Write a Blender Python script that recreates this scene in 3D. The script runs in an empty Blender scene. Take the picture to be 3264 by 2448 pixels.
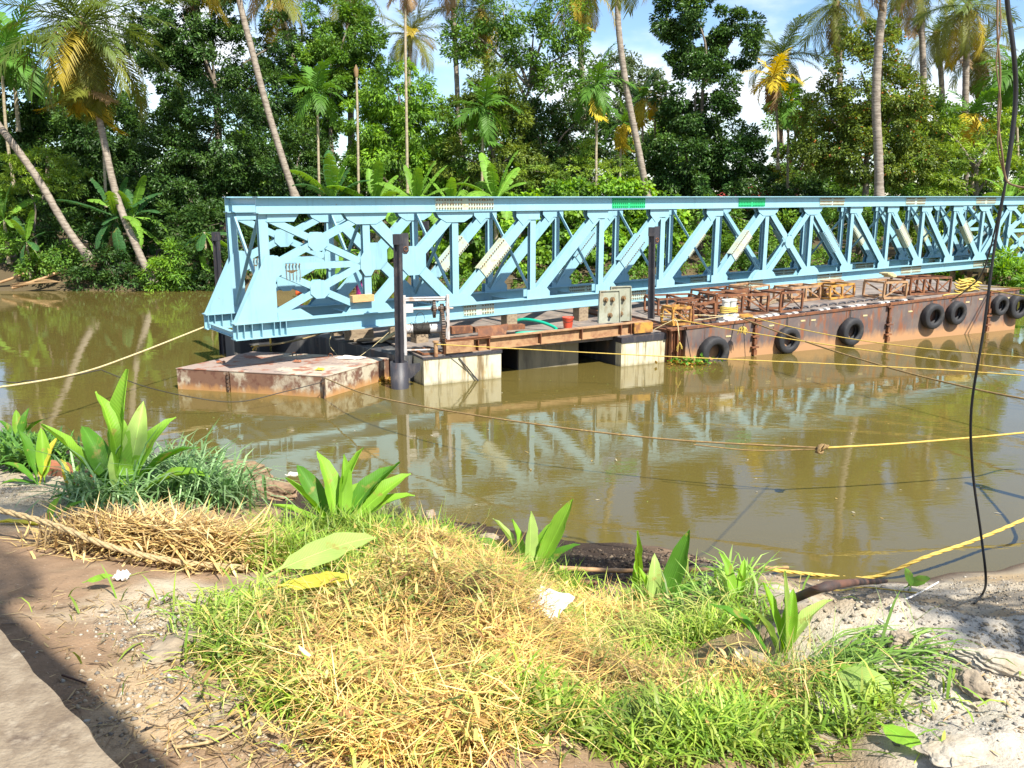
import bpy, math, random
import numpy as np
from mathutils import Vector, Matrix

# ------------------------------------------------------------------ camera, sky, sun, exposure
SC = bpy.context.scene
COL = SC.collection
cam_d = bpy.data.cameras.new('camera')
cam_d.sensor_width = 36.0
cam_d.lens = 30.33
cam_d.clip_start = 0.05
cam_d.clip_end = 3000.0
cam = bpy.data.objects.new('camera', cam_d)
cam.location = (0.0, 0.0, 4.9)
cam.rotation_euler = (math.radians(90.0 - 12.3), 0.0, 0.0)
COL.objects.link(cam)
SC.camera = cam

SUN_AZ, SUN_EL = 144.0, 51.0            # degrees clockwise from +Y, degrees up
world = bpy.data.worlds.new('World')
SC.world = world
world.use_nodes = True
wn, wl = world.node_tree.nodes, world.node_tree.links
wn.clear()
w_out = wn.new('ShaderNodeOutputWorld')
w_bg = wn.new('ShaderNodeBackground')
w_bg.inputs['Strength'].default_value = 0.10
sky = wn.new('ShaderNodeTexSky')
sky.sky_type = 'NISHITA'
sky.sun_disc = False
sky.sun_elevation = math.radians(SUN_EL)
sky.sun_rotation = math.radians(SUN_AZ)
sky.altitude = 10
sky.air_density = 1.0
sky.dust_density = 0.0
sky.ozone_density = 5.0
tc = wn.new('ShaderNodeTexCoord')
mp = wn.new('ShaderNodeMapping')
mp.inputs['Scale'].default_value = (1.0, 1.0, 2.2)
mp.inputs['Location'].default_value = (0.35, 0.2, 0.1)
cn = wn.new('ShaderNodeTexNoise')
cn.inputs['Scale'].default_value = 3.1
cn.inputs['Detail'].default_value = 9.0
cn.inputs['Roughness'].default_value = 0.55
cr = wn.new('ShaderNodeMapRange')
cr.interpolation_type = 'SMOOTHSTEP'
cr.inputs['From Min'].default_value = 0.47
cr.inputs['From Max'].default_value = 0.66
cr.inputs['To Max'].default_value = 0.9
cmix = wn.new('ShaderNodeMix')
cmix.data_type = 'RGBA'
cmix.inputs['B'].default_value = (7.4, 7.6, 7.9, 1.0)
wl.new(tc.outputs['Generated'], mp.inputs['Vector'])
wl.new(mp.outputs['Vector'], cn.inputs['Vector'])
wl.new(cn.outputs['Fac'], cr.inputs['Value'])
wl.new(cr.outputs['Result'], cmix.inputs['Factor'])
wl.new(sky.outputs['Color'], cmix.inputs['A'])
wl.new(cmix.outputs['Result'], w_bg.inputs['Color'])
wl.new(w_bg.outputs['Background'], w_out.inputs['Surface'])

sun_d = bpy.data.lights.new('sun', 'SUN')
sun_d.energy = 4.8
sun_d.angle = math.radians(0.55)
sun_d.color = (1.0, 0.95, 0.85)
sun = bpy.data.objects.new('sun', sun_d)
_a, _e = math.radians(SUN_AZ), math.radians(SUN_EL)
TO_SUN = Vector((math.sin(_a) * math.cos(_e), math.cos(_a) * math.cos(_e), math.sin(_e)))
sun.rotation_euler = TO_SUN.to_track_quat('Z', 'Y').to_euler()
sun.location = TO_SUN * 60
COL.objects.link(sun)

vs = SC.view_settings
vs.view_transform = 'Standard'
vs.look = 'None'
vs.gamma = 1.0
vs.exposure = 1.0
vs.use_curve_mapping = False
try:
    SC.cycles.max_bounces = 7
    SC.cycles.diffuse_bounces = 2
    SC.cycles.glossy_bounces = 3
    SC.cycles.transmission_bounces = 3
    SC.cycles.transparent_max_bounces = 4
    SC.cycles.caustics_reflective = False
    SC.cycles.caustics_refractive = False
    SC.cycles.use_denoising = True
except Exception:
    pass

RND = random.Random(7)
NPR = np.random.default_rng(11)

# ------------------------------------------------------------------ helpers: meshes and objects
OFF = {}                                 # object name -> world offset its mesh is measured from


def V(*a):
    return Vector(a[0]) if len(a) == 1 else Vector(a)


def link(o, parent=None):
    COL.objects.link(o)
    if parent is not None:
        o.parent = parent
    return o


def tag(o, label=None, cat=None, group=None, kind=None):
    if label:
        o['label'] = label
    if cat:
        o['category'] = cat
    if group:
        o['group'] = group
    if kind:
        o['kind'] = kind
    return o


def thing(name, loc, label, cat, group=None):
    o = bpy.data.objects.new(name, None)
    o.empty_display_size = 0.2
    o.location = loc
    link(o)
    OFF[o.name] = Vector(loc)
    return tag(o, label, cat, group)


class MB:
    """collects shapes given in world metres; build() links them as one mesh object"""

    def __init__(self):
        self.v, self.f, self.s = [], [], []

    def add(self, vs_, fs_, smooth=False):
        n = len(self.v)
        self.v.extend(tuple(p) for p in vs_)
        self.f.extend(tuple(i + n for i in q) for q in fs_)
        self.s.extend([smooth] * len(fs_))
        return self

    def box(self, c, half, ax=None):
        c = Vector(c)
        if ax is None:
            ax = (Vector((1, 0, 0)), Vector((0, 1, 0)), Vector((0, 0, 1)))
        a, b, d = ax[0] * half[0], ax[1] * half[1], ax[2] * half[2]
        p = [c - a - b - d, c + a - b - d, c + a + b - d, c - a + b - d,
             c - a - b + d, c + a - b + d, c + a + b + d, c - a + b + d]
        return self.add(p, [(0, 3, 2, 1), (4, 5, 6, 7), (0, 1, 5, 4), (1, 2, 6, 5), (2, 3, 7, 6), (3, 0, 4, 7)])

    def beam(self, a, b, w, h, up=(0, 0, 1)):
        a, b = Vector(a), Vector(b)
        d = b - a
        L = d.length
        d.normalize()
        u = Vector(up)
        u = (u - d * u.dot(d)).normalized()
        return self.box((a + b) / 2, (L / 2, w / 2, h / 2), (d, u.cross(d).normalized(), u))

    def ibeam(self, a, b, w, h, tf, tw, up=(0, 0, 1)):
        a, b = Vector(a), Vector(b)
        d = (b - a).normalized()
        u = Vector(up)
        u = (u - d * u.dot(d)).normalized()
        k = u * (h / 2 - tf / 2)
        self.beam(a + k, b + k, w, tf, up)
        self.beam(a - k, b - k, w, tf, up)
        return self.beam(a, b, tw, h - 2 * tf, up)

    def prism(self, poly, thick):
        t = Vector(thick)
        n = len(poly)
        p = [Vector(q) - t / 2 for q in poly] + [Vector(q) + t / 2 for q in poly]
        fs_ = [tuple(range(n))[::-1], tuple(range(n, 2 * n))]
        fs_ += [(i, (i + 1) % n, n + (i + 1) % n, n + i) for i in range(n)]
        return self.add(p, fs_)

    def tube(self, pts, r, n=6, cap=True, smooth=True, twist=0.0):
        pts = [Vector(p) for p in pts]
        m = len(pts)
        rr = r if isinstance(r, (list, tuple)) else [r] * m
        ref = Vector((0, 0, 1))
        if abs((pts[-1] - pts[0]).normalized().z) > 0.9:
            ref = Vector((0, 1, 0))
        vs_ = []
        for i, p in enumerate(pts):
            d = (pts[min(i + 1, m - 1)] - pts[max(i - 1, 0)]).normalized()
            a = d.cross(ref)
            if a.length < 1e-5:
                a = d.cross(Vector((1, 0, 0)))
            a.normalize()
            b = d.cross(a).normalized()
            for k in range(n):
                t = 2 * math.pi * k / n + twist * i
                vs_.append(p + (a * math.cos(t) + b * math.sin(t)) * rr[i])
        fs_ = []
        for i in range(m - 1):
            for k in range(n):
                k2 = (k + 1) % n
                fs_.append((i * n + k, i * n + k2, (i + 1) * n + k2, (i + 1) * n + k))
        self.add(vs_, fs_, smooth)
        if cap:
            self.add(vs_[:n], [tuple(range(n))[::-1]])
            self.add(vs_[-n:], [tuple(range(n))])
        return self

    def cyl(self, a, b, r, n=14, r2=None, smooth=True):
        return self.tube([a, b], [r, r if r2 is None else r2], n, True, smooth)

    def mesh(self, name, off=(0, 0, 0)):
        off = Vector(off)
        me = bpy.data.meshes.new(name)
        me.from_pydata([(p[0] - off.x, p[1] - off.y, p[2] - off.z) for p in self.v], [], self.f)
        me.polygons.foreach_set('use_smooth', self.s)
        me.update()
        return me

    def build(self, name, mat_, parent=None, loc=None, **props):
        off = OFF[parent.name] if parent is not None else Vector(loc if loc is not None else (0, 0, 0))
        me = self.mesh(name, off)
        me.materials.append(mat_)
        o = bpy.data.objects.new(name, me)
        link(o, parent)
        if parent is None:
            o.location = off
        OFF[o.name] = off
        return tag(o, **props)


def np_mesh(name, verts, faces, mat_, col=None, smooth=False, nper=None):
    """fast mesh from numpy arrays: faces is (n,k)"""
    me = bpy.data.meshes.new(name)
    nv, (nf, k) = len(verts), faces.shape
    me.vertices.add(nv)
    me.vertices.foreach_set('co', np.ascontiguousarray(verts, dtype=np.float32).ravel())
    me.loops.add(nf * k)
    me.loops.foreach_set('vertex_index', np.ascontiguousarray(faces, dtype=np.int32).ravel())
    me.polygons.add(nf)
    me.polygons.foreach_set('loop_start', np.arange(0, nf * k, k, dtype=np.int32))
    try:
        me.polygons.foreach_set('loop_total', np.full(nf, k, dtype=np.int32))
    except Exception:
        pass
    if smooth:
        me.polygons.foreach_set('use_smooth', np.ones(nf, dtype=bool))
    me.update(calc_edges=True)
    if col is not None:
        at = me.color_attributes.new('tone', 'FLOAT_COLOR', 'POINT')
        c4 = np.ones((nv, 4), dtype=np.float32)
        c4[:, :3] = col
        at.data.foreach_set('color', c4.ravel())
    me.materials.append(mat_)
    return me


def obj(name, me, parent=None, loc=(0, 0, 0), rot=None, scale=None, mw=None, **props):
    o = bpy.data.objects.new(name, me)
    link(o, parent)
    if mw is not None:
        o.matrix_local = mw
    else:
        o.location = loc
        if rot:
            o.rotation_euler = rot
        if scale:
            o.scale = (scale,) * 3 if isinstance(scale, (int, float)) else scale
    OFF[o.name] = Vector(loc)
    return tag(o, **props)


def spline(pts, n=12):
    """Catmull-Rom through pts"""
    P = [Vector(p) for p in pts]
    P = [P[0] * 2 - P[1]] + P + [P[-1] * 2 - P[-2]]
    out = []
    for i in range(1, len(P) - 2):
        for k in range(n):
            t = k / n
            a, b, c, d = P[i - 1], P[i], P[i + 1], P[i + 2]
            out.append(0.5 * ((2 * b) + (c - a) * t + (2 * a - 5 * b + 4 * c - d) * t * t + (3 * b - a - 3 * c + d) * t ** 3))
    out.append(P[-2])
    return out


# value noise on numpy arrays
_PERM = np.random.default_rng(3).random((256, 256)).astype(np.float32)


def vnoise(x, y):
    xi, yi = np.floor(x).astype(int), np.floor(y).astype(int)
    fx, fy = x - xi, y - yi
    fx, fy = fx * fx * (3 - 2 * fx), fy * fy * (3 - 2 * fy)
    g = lambda a, b: _PERM[a % 256, b % 256]
    return (g(xi, yi) * (1 - fx) + g(xi + 1, yi) * fx) * (1 - fy) + (g(xi, yi + 1) * (1 - fx) + g(xi + 1, yi + 1) * fx) * fy


def fbm(x, y, o=4):
    s, a, t = 0.0, 0.5, 0.0
    for i in range(o):
        s = s + a * vnoise(x * 2 ** i + 17.3 * i, y * 2 ** i + 9.1 * i)
        t += a
        a *= 0.5
    return s / t - 0.5


# ------------------------------------------------------------------ materials
def mat(name, base, rough=0.6, layers=(), metal=0.0, bump=None, spec=0.5, attr=None, coat=0.0):
    """layers: (colour, noise scale, (low, high) ramp, axis stretch, strength); bump: (scale, strength, distance)"""
    m = bpy.data.materials.new(name)
    m.use_nodes = True
    nt = m.node_tree
    N, L = nt.nodes, nt.links
    b = N['Principled BSDF']
    b.inputs['Roughness'].default_value = rough
    b.inputs['Metallic'].default_value = metal
    b.inputs['Specular IOR Level'].default_value = spec
    if coat:
        b.inputs['Coat Weight'].default_value = coat
    t = N.new('ShaderNodeTexCoord')
    if attr:
        a = N.new('ShaderNodeAttribute')
        a.attribute_name = attr
        cur = a.outputs['Color']
    else:
        c = N.new('ShaderNodeRGB')
        c.outputs[0].default_value = (*base, 1)
        cur = c.outputs[0]
    for i, ly in enumerate(layers):
        colr, sc_, (lo, hi), st, amt = ly
        mpn = N.new('ShaderNodeMapping')
        mpn.inputs['Scale'].default_value = st
        mpn.inputs['Location'].default_value = (3.1 * i, 1.7 * i, 5.3 * i)
        ns = N.new('ShaderNodeTexNoise')
        ns.inputs['Scale'].default_value = sc_
        ns.inputs['Detail'].default_value = 6
        ns.inputs['Roughness'].default_value = 0.62
        mr = N.new('ShaderNodeMapRange')
        mr.inputs['From Min'].default_value = lo
        mr.inputs['From Max'].default_value = hi
        mr.inputs['To Max'].default_value = amt
        mx = N.new('ShaderNodeMix')
        mx.data_type = 'RGBA'
        mx.inputs['B'].default_value = (*colr, 1)
        L.new(t.outputs['Object'], mpn.inputs['Vector'])
        L.new(mpn.outputs['Vector'], ns.inputs['Vector'])
        L.new(ns.outputs['Fac'], mr.inputs['Value'])
        L.new(mr.outputs['Result'], mx.inputs['Factor'])
        L.new(cur, mx.inputs['A'])
        cur = mx.outputs['Result']
    L.new(cur, b.inputs['Base Color'])
    if bump:
        ns = N.new('ShaderNodeTexNoise')
        ns.inputs['Scale'].default_value = bump[0]
        ns.inputs['Detail'].default_value = 5
        bp = N.new('ShaderNodeBump')
        bp.inputs['Strength'].default_value = bump[1]
        bp.inputs['Distance'].default_value = bump[2]
        L.new(t.outputs['Object'], ns.inputs['Vector'])
        L.new(ns.outputs['Fac'], bp.inputs['Height'])
        L.new(bp.outputs['Normal'], b.inputs['Normal'])
    return m


def zband(m, colr, z0, z1, noise=0.25, amt=1.0, scale=2.5):
    """adds a stain that fades in from height z1 down to z0 with a ragged edge (tide line, sediment)"""
    nt = m.node_tree
    N, L = nt.nodes, nt.links
    b = N['Principled BSDF']
    cur = b.inputs['Base Color'].links[0].from_socket
    t = N.new('ShaderNodeTexCoord')
    sx = N.new('ShaderNodeSeparateXYZ')
    ns = N.new('ShaderNodeTexNoise')
    mpn = N.new('ShaderNodeMapping')
    mpn.inputs['Scale'].default_value = (1, 1, 0.35)
    ns.inputs['Scale'].default_value = scale
    ns.inputs['Detail'].default_value = 7
    ns.inputs['Roughness'].default_value = 0.65
    ma = N.new('ShaderNodeMath')
    ma.operation = 'MULTIPLY_ADD'
    ma.inputs[1].default_value = noise * 4
    mr = N.new('ShaderNodeMapRange')
    mr.inputs['From Min'].default_value = z1 + noise * 2
    mr.inputs['From Max'].default_value = z0 + noise * 2
    mr.inputs['To Max'].default_value = amt
    mx = N.new('ShaderNodeMix')
    mx.data_type = 'RGBA'
    mx.inputs['B'].default_value = (*colr, 1)
    L.new(t.outputs['Object'], sx.inputs[0])
    L.new(t.outputs['Object'], mpn.inputs['Vector'])
    L.new(mpn.outputs['Vector'], ns.inputs['Vector'])
    L.new(ns.outputs['Fac'], ma.inputs[0])
    L.new(sx.outputs['Z'], ma.inputs[2])
    L.new(ma.outputs[0], mr.inputs['Value'])
    L.new(mr.outputs['Result'], mx.inputs['Factor'])
    L.new(cur, mx.inputs['A'])
    L.new(mx.outputs['Result'], b.inputs['Base Color'])
    return m


def leafmat(name, base, trans=0.35, rough=0.45, attr=True, spec=0.5, var=0.35, vein=0.0):
    """leaf: glossy front, light coming through; attr 'tone' holds each leaf's own colour"""
    m = bpy.data.materials.new(name)
    m.use_nodes = True
    nt = m.node_tree
    N, L = nt.nodes, nt.links
    b = N['Principled BSDF']
    out = N['Material Output']
    b.inputs['Roughness'].default_value = rough
    b.inputs['Specular IOR Level'].default_value = spec
    if attr:
        a = N.new('ShaderNodeAttribute')
        a.attribute_name = 'tone'
        cur = a.outputs['Color']
    else:
        t = N.new('ShaderNodeTexCoord')
        oi = N.new('ShaderNodeObjectInfo')
        ns = N.new('ShaderNodeTexNoise')
        ns.inputs['Scale'].default_value = 4.0
        ad = N.new('ShaderNodeMath')
        ad.operation = 'MULTIPLY_ADD'
        ad.inputs[1].default_value = 0.6
        hs = N.new('ShaderNodeHueSaturation')
        hs.inputs['Color'].default_value = (*base, 1)
        mr = N.new('ShaderNodeMapRange')
        mr.inputs['From Min'].default_value = 0.2
        mr.inputs['From Max'].default_value = 1.4
        mr.inputs['To Min'].default_value = 1.0 - var
        mr.inputs['To Max'].default_value = 1.0 + var
        L.new(t.outputs['Object'], ns.inputs['Vector'])
        L.new(oi.outputs['Random'], ad.inputs[0])
        L.new(ns.outputs['Fac'], ad.inputs[2])
        L.new(ad.outputs[0], mr.inputs['Value'])
        L.new(mr.outputs['Result'], hs.inputs['Value'])
        cur = hs.outputs['Color']
        if vein:
            # side veins slanting off a paler midrib; x runs along the blade, y across it
            sx = N.new('ShaderNodeSeparateXYZ')
            L.new(t.outputs['Object'], sx.inputs[0])

            def mth(op, a_, b_=None, c_=None):
                q = N.new('ShaderNodeMath')
                q.operation = op
                for i_, x_ in enumerate((a_, b_, c_)):
                    if x_ is None:
                        continue
                    if isinstance(x_, (int, float)):
                        q.inputs[i_].default_value = x_
                    else:
                        L.new(x_, q.inputs[i_])
                return q.outputs[0]
            ay = mth('ABSOLUTE', sx.outputs['Y'])
            ph = mth('MULTIPLY', mth('SUBTRACT', sx.outputs['X'], mth('MULTIPLY', ay, 1.3)), vein)
            sn = mth('SINE', ph)
            rib = mth('LESS_THAN', ay, 0.9 / vein)
            val = mth('ADD', mth('MULTIPLY_ADD', sn, 0.055, 1.0), mth('MULTIPLY', rib, 0.35))
            vm = N.new('ShaderNodeHueSaturation')
            L.new(cur, vm.inputs['Color'])
            L.new(val, vm.inputs['Value'])
            cur = vm.outputs['Color']
            bpv = N.new('ShaderNodeBump')
            bpv.inputs['Strength'].default_value = 0.12
            bpv.inputs['Distance'].default_value = 0.01
            L.new(sn, bpv.inputs['Height'])
            L.new(bpv.outputs['Normal'], b.inputs['Normal'])
            nd = N.new('ShaderNodeTexNoise')
            nd.inputs['Scale'].default_value = 9.0
            nd.inputs['Detail'].default_value = 6
            mrd = N.new('ShaderNodeMapRange')
            mrd.inputs['From Min'].default_value = 0.63
            mrd.inputs['From Max'].default_value = 0.72
            mrd.inputs['To Max'].default_value = 0.7
            mxd = N.new('ShaderNodeMix')
            mxd.data_type = 'RGBA'
            mxd.inputs['B'].default_value = (0.36, 0.27, 0.07, 1)
            L.new(t.outputs['Object'], nd.inputs['Vector'])
            L.new(nd.outputs['Fac'], mrd.inputs['Value'])
            L.new(mrd.outputs['Result'], mxd.inputs['Factor'])
            L.new(cur, mxd.inputs['A'])
            cur = mxd.outputs['Result']
    L.new(cur, b.inputs['Base Color'])
    if trans > 0:
        tr = N.new('ShaderNodeBsdfTranslucent')
        hs2 = N.new('ShaderNodeHueSaturation')
        hs2.inputs['Hue'].default_value = 0.48
        hs2.inputs['Saturation'].default_value = 1.1
        hs2.inputs['Value'].default_value = 1.3
        mx = N.new('ShaderNodeMixShader')
        mx.inputs[0].default_value = trans
        L.new(cur, hs2.inputs['Color'])
        L.new(hs2.outputs['Color'], tr.inputs['Color'])
        L.new(b.outputs[0], mx.inputs[1])
        L.new(tr.outputs[0], mx.inputs[2])
        L.new(mx.outputs[0], out.inputs['Surface'])
    return m


RUST = (0.20, 0.075, 0.03)
M = {}
M['blue'] = mat('blue_paint', (0.245, 0.455, 0.54), 0.42, [((0.29, 0.48, 0.545), 0.9, (0.35, 0.7), (1, 1, 1), 0.8),
                ((0.27, 0.45, 0.46), 2.6, (0.57, 0.72), (1, 1, 1), 0.5), ((0.24, 0.15, 0.07), 7, (0.64, 0.74), (1, 1, 1.6), 0.6),
                ((0.17, 0.26, 0.28), 2.2, (0.55, 0.74), (3, 3, 0.35), 0.45)], bump=(14, 0.12, 0.01))
M['splice'] = mat('weathered_splice_paint', (0.40, 0.50, 0.45), 0.5, [((0.46, 0.48, 0.32), 2.5, (0.4, 0.65), (1, 1, 1), 0.9),
                  ((0.42, 0.25, 0.09), 7, (0.56, 0.70), (1, 1, 1.5), 0.75)])
M['green'] = mat('green_paint', (0.02, 0.42, 0.14), 0.4, [((0.03, 0.5, 0.2), 3, (0.4, 0.7), (1, 1, 1), 0.6)])
M['green_bolt'] = mat('green_bolt_paint', (0.015, 0.24, 0.09), 0.45)
M['bolt'] = mat('rusty_bolt', (0.16, 0.10, 0.05), 0.7, [((0.28, 0.16, 0.06), 8, (0.45, 0.65), (1, 1, 1), 0.8)])
M['rust'] = mat('rusty_steel', RUST, 0.8, [((0.11, 0.05, 0.03), 3.0, (0.42, 0.62), (1, 1, 1), 0.9), ((0.36, 0.16, 0.06), 6.0, (0.52, 0.7), (1, 1, 0.5), 0.8)], bump=(30, 0.25, 0.01))
M['rust_tan'] = mat('pale_rusty_steel', (0.40, 0.24, 0.12), 0.8, [((0.22, 0.10, 0.05), 4.0, (0.45, 0.65), (1, 1, 1), 0.9)], bump=(30, 0.2, 0.01))
M['yellow_steel'] = mat('worn_yellow_paint', (0.52, 0.27, 0.05), 0.6, [((0.22, 0.09, 0.04), 4.0, (0.44, 0.60), (1, 1, 1), 0.9)])
M['black_steel'] = mat('black_painted_steel', (0.035, 0.034, 0.042), 0.5, [((0.13, 0.11, 0.10), 6.0, (0.5, 0.72), (1, 1, 0.4), 0.7), ((0.16, 0.07, 0.035), 9.0, (0.62, 0.75), (1, 1, 0.6), 0.7)], bump=(40, 0.15, 0.01))
M['hull'] = zband(mat('barge_hull_paint', (0.115, 0.088, 0.085), 0.65, [((0.19, 0.145, 0.12), 1.6, (0.4, 0.68), (1, 1, 0.7), 0.9),
                  ((0.24, 0.085, 0.035), 3.4, (0.5, 0.64), (1.6, 1.6, 0.4), 0.9), ((0.33, 0.24, 0.16), 7, (0.6, 0.74), (1, 1, 0.6), 0.6)], bump=(6, 0.15, 0.02)),
                  (0.44, 0.24, 0.115), 0.20, 0.46, 0.14, 0.95, 4.0)
M['deck'] = mat('dirty_steel_deck', (0.24, 0.20, 0.17), 0.85, [((0.11, 0.09, 0.08), 1.3, (0.42, 0.64), (1, 1, 1), 0.9), ((0.36, 0.27, 0.19), 3.2, (0.52, 0.7), (1, 1, 1), 0.8), ((0.25, 0.09, 0.05), 5, (0.6, 0.72), (1, 1, 1), 0.7)], bump=(18, 0.3, 0.01))
M['cream_hull'] = zband(mat('cream_float_paint', (0.60, 0.53, 0.35), 0.6, [((0.66, 0.62, 0.47), 1.4, (0.4, 0.62), (1, 1, 1), 0.8),
                        ((0.19, 0.13, 0.06), 3.4, (0.54, 0.64), (1, 1, 0.10), 0.95), ((0.05, 0.045, 0.03), 5.6, (0.58, 0.68), (1, 1, 0.08), 0.9), ((0.36, 0.24, 0.09), 7.5, (0.6, 0.72), (1, 1, 0.3), 0.7)]),
                        (0.13, 0.11, 0.05), -0.04, 0.10, 0.06, 0.8, 6.0)
M['stained_shaded_hull'] = mat('stained_and_shaded_float_paint', (0.26, 0.225, 0.15), 0.6, [((0.10, 0.085, 0.055), 2.4, (0.42, 0.62), (1, 1, 0.14), 0.95), ((0.36, 0.32, 0.22), 4.0, (0.58, 0.70), (1, 1, 0.2), 0.8)])  # heavy stains, with the shade on the set-back float put into the colour
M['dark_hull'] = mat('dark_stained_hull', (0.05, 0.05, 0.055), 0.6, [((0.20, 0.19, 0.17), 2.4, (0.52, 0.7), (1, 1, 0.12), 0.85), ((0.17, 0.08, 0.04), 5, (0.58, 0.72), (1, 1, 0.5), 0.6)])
M['raft_side'] = zband(mat('peeling_raft_side', (0.19, 0.10, 0.062), 0.8, [((0.52, 0.46, 0.34), 1.5, (0.50, 0.60), (1, 1, 0.8), 0.95), ((0.13, 0.055, 0.035), 4.6, (0.52, 0.62), (1, 1, 0.8), 0.9)], bump=(10, 0.4, 0.01)),
                       (0.46, 0.24, 0.09), 0.04, 0.20, 0.10, 0.9, 6.0)
M['raft_top'] = mat('peeling_raft_deck', (0.31, 0.235, 0.195), 0.85, [((0.55, 0.46, 0.34), 0.7, (0.52, 0.62), (1, 1, 1), 0.85), ((0.27, 0.10, 0.055), 1.7, (0.54, 0.60), (1, 1, 1), 0.9), ((0.10, 0.085, 0.085), 3.4, (0.60, 0.67), (1, 1, 1), 0.85), ((0.50, 0.27, 0.10), 5.5, (0.64, 0.72), (1, 1, 1), 0.8)], bump=(9, 0.5, 0.01))
M['rubber'] = mat('old_tyre_rubber', (0.024, 0.024, 0.027), 0.72, [((0.07, 0.065, 0.06), 4, (0.5, 0.7), (1, 1, 1), 0.8)], bump=(40, 0.3, 0.01))
M['white_steel'] = mat('white_painted_steel', (0.66, 0.66, 0.62), 0.5, [((0.40, 0.30, 0.20), 6, (0.55, 0.7), (1, 1, 0.6), 0.8)])
M['winch'] = mat('winch_frame_paint', (0.50, 0.48, 0.47), 0.5, [((0.33, 0.19, 0.10), 5, (0.48, 0.64), (1, 1, 0.5), 0.85)])
M['gear'] = mat('greasy_gear', (0.07, 0.055, 0.045), 0.55, [((0.24, 0.13, 0.07), 9, (0.45, 0.62), (1, 1, 1), 0.9)])
M['plate'] = mat('greenish_grey_plate', (0.30, 0.31, 0.23), 0.65, [((0.18, 0.125, 0.06), 3.5, (0.47, 0.64), (1, 1, 0.5), 0.9), ((0.46, 0.45, 0.36), 2, (0.45, 0.65), (1, 1, 1), 0.6)])
M['wood'] = mat('grey_brown_timber', (0.33, 0.25, 0.16), 0.8, [((0.16, 0.115, 0.075), 4, (0.45, 0.65), (0.6, 4, 4), 0.8)], bump=(20, 0.3, 0.01))
M['wood_new'] = mat('fresh_cut_timber', (0.62, 0.36, 0.16), 0.7, [((0.48, 0.26, 0.10), 5, (0.45, 0.65), (0.6, 4, 4), 0.7)])
M['bamboo'] = mat('dry_bamboo', (0.46, 0.27, 0.13), 0.6, [((0.27, 0.15, 0.075), 5, (0.48, 0.66), (0.4, 2, 2), 0.8)])
M['stick'] = mat('dark_stick_bark', (0.14, 0.06, 0.035), 0.75, [((0.03, 0.025, 0.025), 2, (0.42, 0.58), (1, 1, 1), 0.95)])
M['rope_cream'] = mat('cream_rope', (0.60, 0.50, 0.27), 0.85, [((0.38, 0.29, 0.13), 26, (0.45, 0.62), (1, 1, 1), 0.8)])
M['rope_yellow'] = mat('yellow_rope', (0.58, 0.42, 0.09), 0.75, [((0.46, 0.29, 0.05), 22, (0.45, 0.62), (1, 1, 1), 0.8)])
M['rope_brown'] = mat('wet_brown_rope', (0.22, 0.14, 0.055), 0.8, [((0.40, 0.27, 0.09), 14, (0.5, 0.68), (1, 1, 1), 0.8)])
M['rope_tan'] = mat('frayed_tan_rope', (0.44, 0.33, 0.17), 0.9, [((0.26, 0.18, 0.08), 40, (0.45, 0.62), (1, 1, 1), 0.8)], bump=(60, 0.8, 0.01))
M['cable'] = mat('black_cable', (0.012, 0.011, 0.012), 0.5)
M['wire'] = mat('thin_dark_wire', (0.03, 0.026, 0.02), 0.6)
M['vine'] = mat('dry_vine', (0.22, 0.14, 0.08), 0.8)
M['red_plastic'] = mat('red_plastic', (0.62, 0.075, 0.035), 0.4)
M['hose'] = mat('green_hose', (0.0, 0.33, 0.20), 0.4)
M['paper'] = mat('crumpled_white_paper', (0.72, 0.68, 0.62), 0.8, [((0.52, 0.42, 0.32), 12, (0.5, 0.66), (1, 1, 1), 0.7)])
M['concrete'] = mat('stained_concrete', (0.26, 0.205, 0.14), 0.85, [((0.17, 0.125, 0.08), 7, (0.42, 0.60), (1, 1, 1), 0.95), ((0.09, 0.06, 0.04), 3.6, (0.56, 0.68), (1, 1, 1), 0.9), ((0.12, 0.09, 0.06), 30, (0.58, 0.68), (1, 1, 1), 0.6), ((0.36, 0.30, 0.22), 14, (0.55, 0.7), (1, 1, 1), 0.6)], bump=(60, 0.6, 0.015))
M['clay'] = mat('weathered_clay_edging', (0.36, 0.13, 0.06), 0.85, [((0.20, 0.10, 0.06), 6, (0.45, 0.65), (1, 1, 1), 0.9), ((0.46, 0.33, 0.20), 10, (0.6, 0.72), (1, 1, 1), 0.7)], bump=(30, 0.4, 0.01))
M['rock'] = mat('pale_rock', (0.31, 0.25, 0.175), 0.9, [((0.19, 0.145, 0.10), 7, (0.42, 0.62), (1, 1, 1), 0.9)], bump=(22, 0.6, 0.02))
M['pale_slab'] = mat('pale_broken_slab', (0.44, 0.39, 0.31), 0.9, [((0.32, 0.26, 0.18), 6, (0.42, 0.62), (1, 1, 1), 0.9), ((0.16, 0.14, 0.12), 11, (0.58, 0.7), (1, 1, 1), 0.7)], bump=(26, 0.7, 0.02))
M['mudrock'] = mat('brown_clod', (0.27, 0.175, 0.10), 0.95, [((0.16, 0.10, 0.058), 5, (0.42, 0.62), (1, 1, 1), 0.9), ((0.38, 0.28, 0.18), 14, (0.55, 0.7), (1, 1, 1), 0.7)], bump=(12, 1.0, 0.04))
M['bark'] = mat('grey_bark', (0.22, 0.18, 0.135), 0.85, [((0.11, 0.085, 0.06), 3.5, (0.42, 0.62), (2, 2, 0.5), 0.9), ((0.40, 0.37, 0.31), 5, (0.58, 0.7), (1, 1, 0.7), 0.8)], bump=(14, 0.5, 0.03))
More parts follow.
